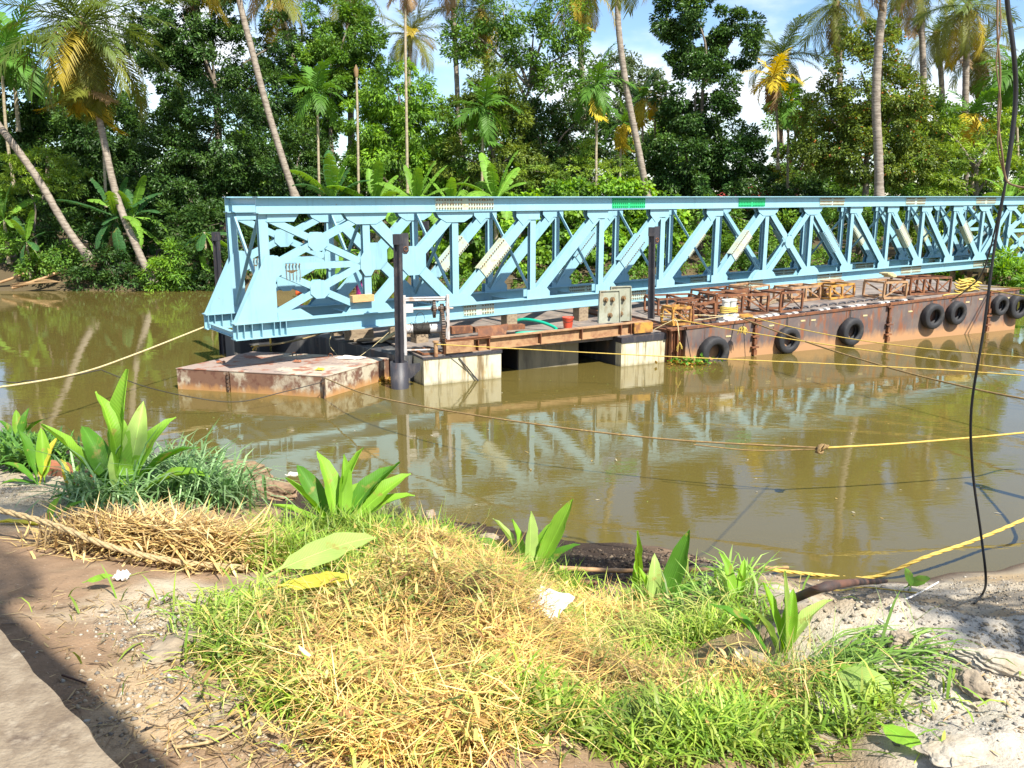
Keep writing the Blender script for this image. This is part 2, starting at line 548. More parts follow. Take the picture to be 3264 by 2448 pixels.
M['palm_bark'] = mat('ringed_palm_bark', (0.31, 0.26, 0.205), 0.85, [((0.16, 0.125, 0.095), 2.6, (0.42, 0.6), (1, 1, 5), 0.9), ((0.44, 0.37, 0.29), 3.2, (0.55, 0.7), (1, 1, 2.5), 0.7)], bump=(3, 0.6, 0.05))
M['areca_bark'] = mat('pale_areca_bark', (0.40, 0.33, 0.22), 0.8, [((0.24, 0.20, 0.12), 3.0, (0.45, 0.62), (1, 1, 4), 0.8)])
M['leaf'] = leafmat('tree_leaf', (0.05, 0.1, 0.02), 0.38, 0.5, spec=0.35)
M['leaf_gloss'] = leafmat('glossy_tree_leaf', (0.05, 0.1, 0.02), 0.28, 0.40, spec=0.45)
M['grass'] = leafmat('grass_blade', (0.1, 0.2, 0.03), 0.35, 0.5)
M['straw'] = leafmat('dry_straw', (0.5, 0.35, 0.1), 0.2, 0.6)
for k_, c_ in dict(frond_green=(0.115, 0.165, 0.03), frond_olive=(0.17, 0.19, 0.03), frond_yellow=(0.44, 0.34, 0.04), frond_dry=(0.36, 0.24, 0.12),
                   areca_leaf=(0.10, 0.23, 0.03), areca_yellow=(0.60, 0.47, 0.04), banana=(0.17, 0.34, 0.04), banana_dark=(0.05, 0.14, 0.04), banana_dry=(0.36, 0.24, 0.13),
                   turmeric=(0.22, 0.42, 0.04), turmeric_dark=(0.09, 0.24, 0.022), turmeric_pale=(0.42, 0.58, 0.15), turmeric_yellow=(0.55, 0.50, 0.06)).items():
    M[k_] = leafmat(k_ + '_blade', c_, 0.36, 0.52, attr=False, spec=0.28, vein=(210.0 if k_.startswith('turm') else 42.0 if k_.startswith('banana') else 0.0))

# ------------------------------------------------------------------ the setting: ground sheet and river
WX = np.array([-60, -30, -11, -8.4, -5.5, -3.6, -1.4, 0.8, 2.1, 3.6, 5.15, 7, 12, 30, 60.])
WY = np.array([30, 24, 17.9, 16.7, 15.6, 14.35, 12.8, 11.9, 11.5, 10.6, 10.35, 11.0, 12.5, 16, 22.])
CX = np.array([-60, -6.2, -4.83, -3.16, -2.33, -1.3, -0.37, 0.43, 0.93, 1.6, 4.0, 60])
CY = np.array([16, 10.2, 9.6, 8.9, 8.3, 7.8, 7.2, 6.7, 6.4, 6.0, 5.5, 5.0])


def sstep(a, b, x):
    t = np.clip((x - a) / (b - a), 0, 1)
    return t * t * (3 - 2 * t)


def shore(x):
    return np.interp(x, WX, WY) + 0.45 * fbm(x * 0.9 + 5, x * 0.0 + 2.0, 3)


def far_edge(x):
    return 45.6 + 2.4 * fbm(x * 0.16 + 40, x * 0.0 + 7.0, 3) - 0.02 * np.clip(x, 0, 40)


def height(x, y):
    x, y = np.asarray(x, float), np.asarray(y, float)
    yw, yc = shore(x), np.interp(x, CX, CY)
    zc = 1.8 - 0.36 * sstep(-0.6, 0.7, x)
    land = zc + np.minimum((yc - y) * np.where(x > -0.2, 0.27, 0.155), 2.42 - zc)
    t = np.clip((y - yc) / np.maximum(yw - yc, 0.5), 0, 1)
    bank = zc * (1 - t) ** (1.9 - 0.6 * sstep(-0.6, 0.7, x))
    left = np.where(y < yc, land, bank)
    right = np.minimum(0.345 * (yw - y), 2.42)
    w = sstep(0.9, 2.6, x)
    z = left * (1 - w) + right * w
    z = np.where(y > yw, -0.32 * np.minimum(y - yw, 6), z)
    near = (y < yw + 0.4)
    n1 = fbm(x * 0.9, y * 0.9, 4) * 0.30 + fbm(x * 4.0, y * 4.0, 3) * 0.09 + fbm(x * 11, y * 11, 3) * 0.06
    soft = 0.35 + 0.65 * sstep(-1.8, 1.4, x)                     # trodden mud on the left is smoother
    z = z + np.where(near, n1 * soft * np.clip((yw - y) * 0.6, 0.12, 1), 0)
    # rubble ridges on the right and the heap the cut grass lies on
    z = z + np.where(near, 0.26 * np.exp(-((x - 3.0) / 1.3) ** 2 - ((y - 5.35 + 0.2 * (x - 3)) / 0.28) ** 2), 0)
    z = z + np.where(near, 0.22 * np.exp(-((x - 4.2) / 0.7) ** 2 - ((y - 6.45) / 0.35) ** 2), 0)
    z = z + np.where(near, 0.28 * np.exp(-((x + 0.45) / 0.7) ** 2 - ((y - 5.3) / 0.7) ** 2), 0)
    fe = far_edge(x)
    d = y - fe
    f = np.where(d < 0, np.maximum(d * 0.35, -2.0), np.minimum(d * 0.75, 1.25) + 0.02 * np.clip(d, 0, 40) + fbm(x * 0.5, y * 0.5, 4) * np.clip(d, 0, 1) * 0.8)
    return np.where(y > 28, f, z)


def graded(segs):
    out = []
    for a, b, st in segs:
        out.append(np.arange(a, b, st))
    out.append([segs[-1][1]])
    return np.concatenate(out)


def make_ground():
    xs = graded([(-420, -60, 40), (-60, -12, 2.0), (-12, -6.5, 0.3), (-6.5, -4.5, 0.1), (-4.5, 6.0, 0.05), (6.0, 9.0, 0.15), (9, 14, 0.5), (14, 60, 2.0), (60, 421, 40)])
    ys = graded([(-80, -4, 6), (-4, 2.0, 0.5), (2.0, 8.0, 0.05), (8.0, 12.5, 0.08), (12.5, 20, 0.3), (20, 44, 2.0), (44, 52, 0.5), (52, 100, 4), (100, 900, 100)])
    X, Y = np.meshgrid(xs, ys)
    Z = height(X, Y)
    nx, ny = len(xs), len(ys)
    v = np.stack([X.ravel(), Y.ravel(), Z.ravel()], 1)
    i = np.arange(nx * ny).reshape(ny, nx)
    f = np.stack([i[:-1, :-1].ravel(), i[:-1, 1:].ravel(), i[1:, 1:].ravel(), i[1:, :-1].ravel()], 1)
    x, y, z = v[:, 0], v[:, 1], v[:, 2]
    n_lo, n_mid = fbm(x * 0.8 + 9, y * 0.8, 4), fbm(x * 3 + 3, y * 3, 4)
    soil = np.array([0.25, 0.165, 0.10])
    sand = np.array([0.40, 0.29, 0.175])
    gravel = np.array([0.42, 0.35, 0.25])
    grey = np.array([0.20, 0.185, 0.165])
    mud = np.array([0.040, 0.027, 0.019])
    under = np.array([0.20, 0.165, 0.055])
    farc = np.array([0.10, 0.075, 0.04])
    c = np.tile(soil, (len(x), 1))

    def put(c, col, w):
        w = np.clip(w, 0, 1)[:, None]
        return c * (1 - w) + np.asarray(col) * w
    c = put(c, sand, sstep(0.02, 0.10, n_mid * 0.5 + 0.45 * np.exp(-((x + 1.75) / 0.35) ** 2 - ((y - 4.1) / 0.65) ** 2) - 0.12))
    c = put(c, sand * 0.8, sstep(0.06, 0.2, n_mid) * 0.6)
    c = put(c, gravel, sstep(-0.1, 0.5, np.exp(-((x + 2.0) / 0.8) ** 2 - ((y - 5.2) / 0.55) ** 2) + n_mid - 0.25))
    c = put(c, gravel * 0.9, sstep(-0.3, 0.5, -x - 3.4 + n_mid * 2) * sstep(6.6, 7.2, y))
    c = put(c, under, np.exp(-((x - 0.2) / 1.7) ** 4 - ((y - 5.0) / 1.2) ** 4) * 0.8)
    rw = sstep(-0.25, 0.35, x - 1.75 - 0.12 * (y - 4) + n_lo * 1.6)
    c = put(c, gravel, rw)
    c = put(c, np.array([0.45, 0.40, 0.32]), rw * sstep(0.02, 0.18, n_lo + 0.1))
    c = put(c, np.array([0.38, 0.28, 0.165]), rw * sstep(0.03, 0.2, -n_lo - 0.02))
    c = put(c, grey, rw * sstep(0.08, 0.16, n_mid) * 0.55)
    dw = shore(x) - y
    c = put(c, mud, sstep(3.6, 2.6, dw - n_mid * 2.2) * (1 - sstep(1.2, 2.4, x - n_lo * 2)) * (dw > -0.6))
    c = put(c, mud * 2.2, sstep(0.5, 0.0, dw) * sstep(1.2, 2.4, x))
    c = put(c, farc, (y > 28).astype(float))
    c *= (1 + 0.5 * fbm(x * 11, y * 11, 3))[:, None]
    m = mat('bank_soil', soil, 0.95, [((0.10, 0.07, 0.045), 30, (0.56, 0.72), (1, 1, 1), 0.55), ((0.62, 0.54, 0.42), 46, (0.62, 0.74), (1, 1, 1), 0.5)], attr='tone', bump=(55, 0.6, 0.02), spec=0.2)
    me = np_mesh('ground', v, f, m, c, smooth=True)
    obj('ground', me, kind='structure')


make_ground()


def make_river():
    m = bpy.data.materials.new('muddy_river_water')
    m.use_nodes = True
    N, L = m.node_tree.nodes, m.node_tree.links
    b = N['Principled BSDF']
    b.inputs['Roughness'].default_value = 0.025
    b.inputs['IOR'].default_value = 1.75
    t = N.new('ShaderNodeTexCoord')
    n0 = N.new('ShaderNodeTexNoise')
    n0.inputs['Scale'].default_value = 0.16
    n0.inputs['Detail'].default_value = 4
    mx = N.new('ShaderNodeMix')
    mx.data_type = 'RGBA'
    mx.inputs['A'].default_value = (0.104, 0.080, 0.020, 1)
    mx.inputs['B'].default_value = (0.136, 0.107, 0.030, 1)
    L.new(t.outputs['Object'], n0.inputs['Vector'])
    L.new(n0.outputs['Fac'], mx.inputs['Factor'])
    L.new(mx.outputs['Result'], b.inputs['Base Color'])

    def wave(scale, stretch, rot, detail):
        mp_ = N.new('ShaderNodeMapping')
        mp_.inputs['Scale'].default_value = stretch
        mp_.inputs['Rotation'].default_value = (0, 0, rot)
        n = N.new('ShaderNodeTexNoise')
        n.inputs['Scale'].default_value = scale
        n.inputs['Detail'].default_value = detail
        n.inputs['Roughness'].default_value = 0.5
        L.new(t.outputs['Object'], mp_.inputs['Vector'])
        L.new(mp_.outputs['Vector'], n.inputs['Vector'])
        return n.outputs['Fac']
    a = wave(0.8, (0.7, 1.6, 1), 0.35, 3)
    c = wave(5.5, (0.55, 1.5, 1), 0.2, 3)
    # calmer and rougher stretches of water
    g = wave(0.13, (0.6, 1.5, 1), 0.5, 3)
    gr = N.new('ShaderNodeMapRange')
    gr.inputs['From Min'].default_value = 0.38
    gr.inputs['From Max'].default_value = 0.62
    gr.inputs['To Min'].default_value = 0.25
    gr.inputs['To Max'].default_value = 1.0
    L.new(g, gr.inputs['Value'])
    mc = N.new('ShaderNodeMath')
    mc.operation = 'MULTIPLY'
    L.new(c, mc.inputs[0])
    L.new(gr.outputs['Result'], mc.inputs[1])
    b1 = N.new('ShaderNodeBump')
    b1.inputs['Distance'].default_value = 0.05
    b1.inputs['Strength'].default_value = 0.09
    b2 = N.new('ShaderNodeBump')
    b2.inputs['Distance'].default_value = 0.016
    b2.inputs['Strength'].default_value = 0.095
    L.new(a, b1.inputs['Height'])
    L.new(mc.outputs[0], b2.inputs['Height'])
    L.new(b1.outputs['Normal'], b2.inputs['Normal'])
    L.new(b2.outputs['Normal'], b.inputs['Normal'])
    mb = MB()
    mb.add([(-420, 5, 0), (420, 5, 0), (420, 52, 0), (-420, 52, 0)], [(0, 1, 2, 3)])
    mb.build('river', m, kind='structure')


make_river()

# ------------------------------------------------------------------ the blue truss bridge
BE = V(0.805, 0.593, 0).normalized()
BN = V(-BE.y, BE.x, 0)
B0 = V(-6.27, 22.0, 0)
PL, NP_, BWID, ZT, ZB, CH = 2.847, 15, 2.3, 4.88, 1.35, 0.42
ZI0, ZI1 = ZB + CH, ZT - CH


def W(s, t, z):
    return B0 + BE * s + BN * t + V(0, 0, z)


def bolt_cluster(mb, c, ax, r=0.021, h=0.028):
    """one six-sided bolt head with a washer-like base, standing on the plate along ax"""
    ax = Vector(ax).normalized()
    mb.tube([c, Vector(c) + ax * h], [r, r * 0.8], 6, True, False)


def bridge():
    root = thing('truss_bridge', tuple(W(0, BWID / 2, 0)), 'long light blue steel truss bridge span resting on the pontoon and barge', 'bridge')
    L = NP_ * PL
    e0, e1 = -0.92, L + 0.92
    UP = V(0, 0, 1)
    for side, t in ((-1, 0.0), (1, BWID)):
        MB().ibeam(W(-0.14, t, ZT - CH / 2), W(L + 0.14, t, ZT - CH / 2), 0.36, CH, 0.026, 0.026).build('top_chord', M['blue'], root)
        MB().ibeam(W(e0, t, ZB + CH / 2), W(e1, t, ZB + CH / 2), 0.36, CH, 0.028, 0.026).build('bottom_chord', M['blue'], root)

        def hmember(name, a, b, w, k=0.0):
            """H section with its two flanges parallel to the truss plane"""
            a, b = W(a[0], t, a[1]), W(b[0], t, b[1])
            return MB().ibeam(a, b, w, 0.145 + k, 0.016, 0.018, BN).build(name, M['blue'], root)

        def plates(name, poly, k=0.096, th=0.012):
            mb = MB()
            for q in (-1, 1):
                mb.prism([W(s, t + q * k, z) for s, z in poly], BN * th)
            return mb.build(name, M['blue'], root)

        for i in range(1, NP_):
            hmember('vertical', (i * PL, ZI0), (i * PL, ZI1), 0.21)
        for i in (0, NP_):
            hmember('end_post', (i * PL, ZI0), (i * PL, ZI1), 0.24)

        # diagonals
        def diag(i0, i1, w=0.32):
            a, b = V(i0[0], i0[1], 0), V(i1[0], i1[1], 0)
            return hmember('diagonal', i0, i1, w, 0.026)
        zc = (ZI0 + ZI1) / 2
        lo, hi = ZI0 + 0.10, ZI1 - 0.10
        for i in range(2, 7):
            diag((i * PL + 0.12, lo), ((i + 1) * PL - 0.12, hi))
        for i in range(8, 13):
            diag((i * PL + 0.12, hi), ((i + 1) * PL - 0.12, lo))

        def octagon(name, sc_, zc_, rx, rz):
            c = 0.42
            plates(name, [(sc_ - rx, zc_ - rz * c), (sc_ - rx * c, zc_ - rz), (sc_ + rx * c, zc_ - rz), (sc_ + rx, zc_ - rz * c),
                          (sc_ + rx, zc_ + rz * c), (sc_ + rx * c, zc_ + rz), (sc_ - rx * c, zc_ + rz), (sc_ - rx, zc_ + rz * c)], 0.108)

        for p0, w, r in ((1, 0.31, 0.40), (7, 0.24, 0.24), (13, 0.31, 0.40)):
            s0, s1 = p0 * PL + 0.12, (p0 + 1) * PL - 0.12
            sm = (s0 + s1) / 2
            for q in (-1, 1):
                for z in (lo, hi):
                    hmember('diagonal', (sm + q * 0.2, zc + (z - zc) * 0.2 / (sm - s0)), ((s1 if q > 0 else s0), z), w, 0.026)
            octagon('centre_plate', sm, zc, r, r)
        for p0 in (0, 14):
            s0, s1 = p0 * PL + 0.1, (p0 + 1) * PL - 0.1
            sm = (s0 + s1) / 2
            hmember('middle_strut', (s0, zc), (s1, zc), 0.17, 0.02)
            for za, zb in ((lo, zc), (zc, hi)):
                zm = (za + zb) / 2
                for q in (-1, 1):
                    for z in (za, zb):
                        hmember('diagonal', (sm + q * 0.14, zm + (z - zm) * 0.14 / (sm - s0)), ((s1 if q > 0 else s0), z), 0.18, 0.026)
                octagon('centre_plate', sm, zm, 0.27, 0.24)
            sv = PL if p0 == 0 else 14 * PL
            octagon('node_plate', sv, zc, 0.22, 0.34)

        # gusset plates
        G0 = [(-0.66, ZI1), (0.24, ZI1), (0.24, ZI1 - 0.27), (-0.20, ZI1 - 0.27), (-0.40, ZI1 - 0.44), (-0.66, ZI1 - 0.18)]
        for i in range(1, NP_):
            f = 1 if i < 8 else -1
            sym = i in (1, 2, 7, 8, 13, 14)
            top = [(i * PL + f * s, z) for s, z in G0]
            bot = [(i * PL - f * s, ZI0 + ZI1 - z) for s, z in G0]
            if sym:
                top = [(i * PL + s, ZI1 - d) for s, d in ((-0.66, 0), (0.66, 0), (0.56, 0.16), (0.30, 0.30), (-0.30, 0.30), (-0.56, 0.16))]
                bot = [(i * PL + s, ZI0 + d) for s, d in ((-0.74, 0), (0.74, 0), (0.56, 0.20), (0.34, 0.32), (-0.34, 0.32), (-0.56, 0.20))]
            plates('gusset_plate', top)
            plates('gusset_plate', bot)
        for f, o in ((1, 0.0), (-1, L)):
            plates('end_gusset', [(o + f * s, z) for s, z in ((-0.87, ZI0), (0.22, ZI0), (0.22, 2.86), (0.40, 2.94), (0.44, 3.30), (0.30, 3.42), (-0.02, 3.42), (-0.10, 3.26))], 0.118, 0.014)
            plates('corner_plate', [(o + f * s, z) for s, z in ((0.10, ZI1), (0.95, ZI1), (0.80, ZI1 - 0.2), (0.10, ZI1 - 0.2))])
            plates('corner_plate', [(o + f * s, z) for s, z in ((0.235, ZI0), (1.25, ZI0), (0.85, ZI0 + 0.26), (0.235, ZI0 + 0.2))], 0.102)
            for s in (-0.85, -0.68, -0.48, -0.22, 0.10, 0.26, 0.42):
                mb = MB()
                for q in (-1, 1):
                    mb.box(W(o + f * s, t + q * 0.094, ZB + CH / 2), (0.007, 0.08, CH / 2 - 0.03), (BE, BN, UP))
                mb.build('stiffener', M['blue'], root)
            mb = MB()
            for k in range(5):
                p = W(o + f * (0.52 + 0.09 * k), t - 0.135, 3.26)
                mb.cyl(p - V(0, 0, 0.08), p - V(0, 0, 0.48), 0.008, 6)
                mb.cyl(p - V(0, 0, 0.10), p - V(0, 0, 0.06), 0.02, 6)
            mb.build('clamp_bolts', M['bolt'], root, kind='stuff')

        # bolted splice plates on the chord webs
        def splice(s0, s1, zc_, mat_, bolt_, name='splice_plate'):
            face = -1
            pl = MB()
            bo = MB()
            for q in (-1, 1):
                pl.box(W((s0 + s1) / 2, t + q * 0.024, zc_), ((s1 - s0) / 2, 0.008, CH / 2 - 0.045), (BE, BN, UP))
                n = max(6, int((s1 - s0) / 0.088))
                for k in range(n):
                    if abs(k - (n - 1) / 2) < 0.8:
                        continue
                    for r_ in (-1, 0, 1):
                        c = W(s0 + (k + 0.5) * (s1 - s0) / n, t + q * 0.032, zc_ + r_ * 0.115)
                        bolt_cluster(bo, c, BN * q, 0.024, 0.034)
            o = pl.build(name, mat_, root)
            bo.build('bolts', bolt_, o, kind='stuff')
        for s0, s1, g in ((1.78 * PL, 2.49 * PL, 0), (4.17 * PL, 4.70 * PL, 1), (6.41 * PL, 6.95 * PL, 1), (8.18 * PL, 8.78 * PL, 0), (10.45 * PL, 11.03 * PL, 0), (12.70 * PL, 13.4 * PL, 0)):
            green = g and side < 0
            splice(s0, s1, ZT - CH / 2, M['green' if green else 'splice'], M['green_bolt' if green else 'bolt'])
        for s0, s1 in ((2.10 * PL, 2.49 * PL), (4.22 * PL, 4.76 * PL), (6.45 * PL, 7.0 * PL), (8.25 * PL, 8.86 * PL), (10.5 * PL, 11.1 * PL), (12.85 * PL, 13.5 * PL)):
            splice(s0, s1, ZB + CH / 2, M['splice'], M['bolt'])
        # bolted splices on the diagonals
        for i, f in ((2, 1), (4, 1), (6, 1), (8, -1), (10, -1), (12, -1)):
            a = V(i * PL + 0.12, lo if f > 0 else hi, 0)
            b = V((i + 1) * PL - 0.12, hi if f > 0 else lo, 0)
            d = (b - a).normalized()
            n_ = V(-d.y, d.x, 0)
            m_ = (a + b) / 2 - d * 0.05
            pl, bo = MB(), MB()
            for q in (-1, 1):
                pl.prism([W(p.x, t + q * 0.104, p.y) for p in (m_ - d * 0.62 - n_ * 0.21, m_ + d * 0.62 - n_ * 0.21, m_ + d * 0.62 + n_ * 0.21, m_ - d * 0.62 + n_ * 0.21)], BN * 0.016)
                for k in range(14):
                    for r_ in (-1, 1):
                        p = m_ + d * (-0.57 + 1.14 * k / 13) + n_ * 0.165 * r_
                        bolt_cluster(bo, W(p.x, t + q * 0.112, p.y), BN * q, 0.021, 0.034)
            for r_ in (-1, 1):
                p0, p1 = m_ - d * 0.62 + n_ * 0.19 * r_, m_ + d * 0.62 + n_ * 0.19 * r_
                pl.beam(W(p0.x, t, p0.y), W(p1.x, t, p1.y), 0.012, 0.17, BN)
            o = pl.build('diagonal_splice', M['splice' if (i % 4 == 2 or i > 9) else 'blue'], root)
            bo.build('bolts', M['bolt'], o, kind='stuff')

    # cross members
    for i in range(0, NP_ + 1):
        s = i * PL
        MB().ibeam(W(s, 0.14, ZB + 0.16), W(s, BWID - 0.14, ZB + 0.16), 0.14, 0.26, 0.014, 0.012).build('floor_beam', M['blue'], root)
        MB().ibeam(W(s, 0.03, ZT - 0.11), W(s, BWID - 0.03, ZT - 0.11), 0.10, 0.14, 0.01, 0.01).build('top_strut', M['blue'], root)
        for k, (ta, tb) in enumerate(((0.02, BWID - 0.02), (BWID - 0.02, 0.02))):
            o = 0.035 if k else -0.035
            a, b = W(s + o, ta, ZI1 - 0.03), W(s + o, tb, ZI0 + 0.06)
            mb = MB()
            mb.beam(a, b, 0.085, 0.010, BE)
            mb.beam(a + BE * 0.04 * (1 if k else -1), b + BE * 0.04 * (1 if k else -1), 0.010, 0.07, BE)
            mb.build('sway_brace', M['blue'], root)
    MB().ibeam(W(-0.8, 0.18, ZB + 0.10), W(-0.8, BWID - 0.16, ZB + 0.10), 0.12, 0.14, 0.012, 0.01).build('end_beam', M['blue'], root)
    MB().ibeam(W(L + 0.6, 0.16, ZB + 0.10), W(L + 0.6, BWID - 0.16, ZB + 0.10), 0.12, 0.14, 0.012, 0.01).build('end_beam', M['blue'], root)
    return root


bridge()

# ------------------------------------------------------------------ pontoon, raft, barge and what lies on them
UPZ = V(0, 0, 1)
PE, PN, P0 = V(0.891, 0.454, 0).normalized(), None, V(-2.32, 22.24, 0)
PN = V(-PE.y, PE.x, 0)
PAX = (PE, PN, UPZ)


def P(a, b, z):
    return P0 + PE * a + PN * b + V(0, 0, z)


def pdeck(a):
    return 0.75 + 0.02 * a


def pbox(mb, a0, a1, b0, b1, z0, z1):
    """box whose top follows the trim of the pontoon"""
    t = 0.02
    c = [(a0, b0), (a1, b0), (a1, b1), (a0, b1)]
    vs_ = [P(a, b, z0) for a, b in c] + [P(a, b, z1 + t * a) for a, b in c]
    return mb.add(vs_, [(0, 3, 2, 1), (4, 5, 6, 7), (0, 1, 5, 4), (1, 2, 6, 5), (2, 3, 7, 6), (3, 0, 4, 7)])


def pontoon():
    r = thing('pontoon', tuple(P(4, 2.5, 0)), 'stained cream and black pontoon carrying the bridge, with open bays in its side', 'pontoon')
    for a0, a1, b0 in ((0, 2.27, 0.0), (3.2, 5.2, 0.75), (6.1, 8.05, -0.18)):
        o = pbox(MB(), a0, a1, b0, 2.55, -0.5, 0.70).build('float', M['stained_shaded_hull' if b0 > 0.5 else 'cream_hull'], r)
        pbox(MB(), a0 - 0.02, a1 + 0.02, b0 - 0.03, 2.55, 0.702, 0.735).build('rim_plate', M['black_steel'], o)
    # end ladder plate on the right float
    for z in (0.12, 0.42):
        pbox(MB(), 8.055, 8.22, -0.16, 0.3, z, z + 0.06 - 0.16).build('lug', M['cream_hull'], r)
    pbox(MB(), 8.23, 8.30, -0.20, 0.9, -0.4, 0.66).build('end_plate', M['cream_hull'], r)
    # hull behind the open bays, its left end running back under the bridge
    poly = [(-0.35, 0.75), (-1.45, 5.6), (8.2, 6.4), (8.2, 2.6), (-0.03, 2.6), (-0.03, 0.75)]
    mb = MB()
    n = len(poly)
    mb.add([P(a, b, -0.5) for a, b in poly] + [P(a, b, 0.69 + 0.02 * a) for a, b in poly],
           [tuple(range(n)), tuple(range(n, 2 * n))[::-1]] + [(i, n + i, n + (i + 1) % n, (i + 1) % n) for i in range(n)])
    mb.build('hull', M['dark_hull'], r)
    # second float under the left end of the span
    mb = MB()
    q = [(-7.12, 25.43, 0.62), (-5.5, 24.99, 0.62)]
    a, b = V(q[0]), V(q[1])
    b = V(-5.75, 26.3, 0.62)
    a = V(-7.6, 26.9, 0.62)
    d = (b - a).normalized()
    nn = V(-d.y, d.x, 0)
    vs_ = [a, b, b + nn * 3.5, a + nn * 3.5]
    mb.add([v - UPZ * 1.1 for v in vs_] + [v for v in vs_], [(0, 3, 2, 1), (4, 5, 6, 7), (0, 1, 5, 4), (1, 2, 6, 5), (2, 3, 7, 6), (3, 0, 4, 7)])
    mb.build('hull', M['dark_hull'], r)
    mb = MB()
    mb.box((-8.2, 26.4, 0.2), (0.55, 0.4, 0.6), (BE, BN, UPZ))
    mb.box((-8.2, 26.4, 1.07), (0.3, 0.14, 0.265), (BE, BN, UPZ))
    mb.build('float', M['dark_hull'], r)
    # deck plates, each its own sheet
    k = 0
    for a0, a1, b0, b1 in ((0.0, 2.0, 0.06, 3.0), (2.02, 4.1, 0.24, 3.0), (4.12, 6.1, 0.24, 3.0), (6.12, 8.1, 0.06, 3.0), (-0.7, 1.5, 3.02, 5.7), (1.52, 4.1, 3.02, 5.9), (4.12, 8.1, 3.02, 6.2)):
        k += 1
        pbox(MB(), a0, a1, b0, b1, 0.745, 0.752 + 0.003 * (k % 3)).build('deck_plate', M['deck'], r)
    # rusty edge beam along the front
    e = MB()
    e.ibeam(P(0.62, 0.20, 0.93), P(7.35, 0.20, 1.07), 0.22, 0.34, 0.025, 0.02)
    o = e.build('edge_beam', M['rust_tan'], r)
    for a in (0.64, 1.62, 1.95, 3.55, 4.9, 6.25, 6.6, 7.32):
        z = 0.93 + (a - 0.62) * 0.0208
        MB().box(P(a, 0.13, z), (0.012, 0.075, 0.145), PAX).build('stiffener', M['rust'], o)
    # a rust-brown channel lying on top, left end box and the patch of new steel at the right
    MB().box(P(1.05, 0.05, 0.96), (0.40, 0.05, 0.15), PAX).build('bracket', M['rust_tan'], r)
    MB().box(P(7.0, 0.05, 1.07), (0.33, 0.05, 0.15), PAX).build('bracket', M['yellow_steel'], r)
    MB().ibeam(P(0.55, 0.14, 1.135), P(2.0, 0.14, 1.165), 0.2, 0.06, 0.02, 0.02).build('top_channel', M['rust'], r)
    # bulwark wall inside the two bays; dark side liners added to paint their shade
    for a0, a1 in ((2.27, 3.2), (5.2, 6.1)):
        for aa in (a0 + 0.004, a1 - 0.024):
            pbox(MB(), aa, aa + 0.02, 0.12 if abs(aa - 3.2) > 0.3 and abs(aa - 5.2) > 0.3 else 0.80, 2.49, -0.5, 0.69).build('bay_shade_liner', M['dark_hull'], r)
        pbox(MB(), a0 + 0.005, a1 - 0.005, 2.50, 2.595, -0.5, 0.70).build('bay_wall', M['dark_hull'], r)
    # hatch frame of angle iron on the left float
    mb = MB()
    zz = 0.80
    for a, b in ((P(0.10, 0.25, zz), P(0.62, 0.25, zz)), (P(0.62, 0.25, zz), P(0.62, 1.1, zz)), (P(0.62, 1.1, zz), P(0.10, 1.1, zz)), (P(0.10, 1.1, zz), P(0.10, 0.25, zz))):
        mb.beam(a, b, 0.05, 0.05)
    mb.build('hatch_frame', M['rust'], r)
    mb = MB()
    mb.cyl(P(0.36, 0.02, 0.75), P(0.36, 0.02, 1.16), 0.055, 10)
    mb.cyl(P(0.36, 0.02, 1.13), P(0.36, 0.02, 1.17), 0.085, 10)
    mb.build('mooring_post', M['rust_tan'], r)
    mb = MB()
    mb.prism([P(1.95, 0.75, 0.80), P(2.75, 0.75, 0.82), P(2.95, 0.95, 1.34), P(2.0, 0.95, 1.25)], PN * 0.02)
    mb.build('deflector_plate', M['rust'], r)
    # slanting prop on the left float
    MB().cyl(P(1.0, -0.03, 0.68), P(1.62, -0.07, -0.1), 0.018, 6).build('prop_rod', M['dark_hull'], r)
    # short props carrying the span on its timber
    return r


pontoon()


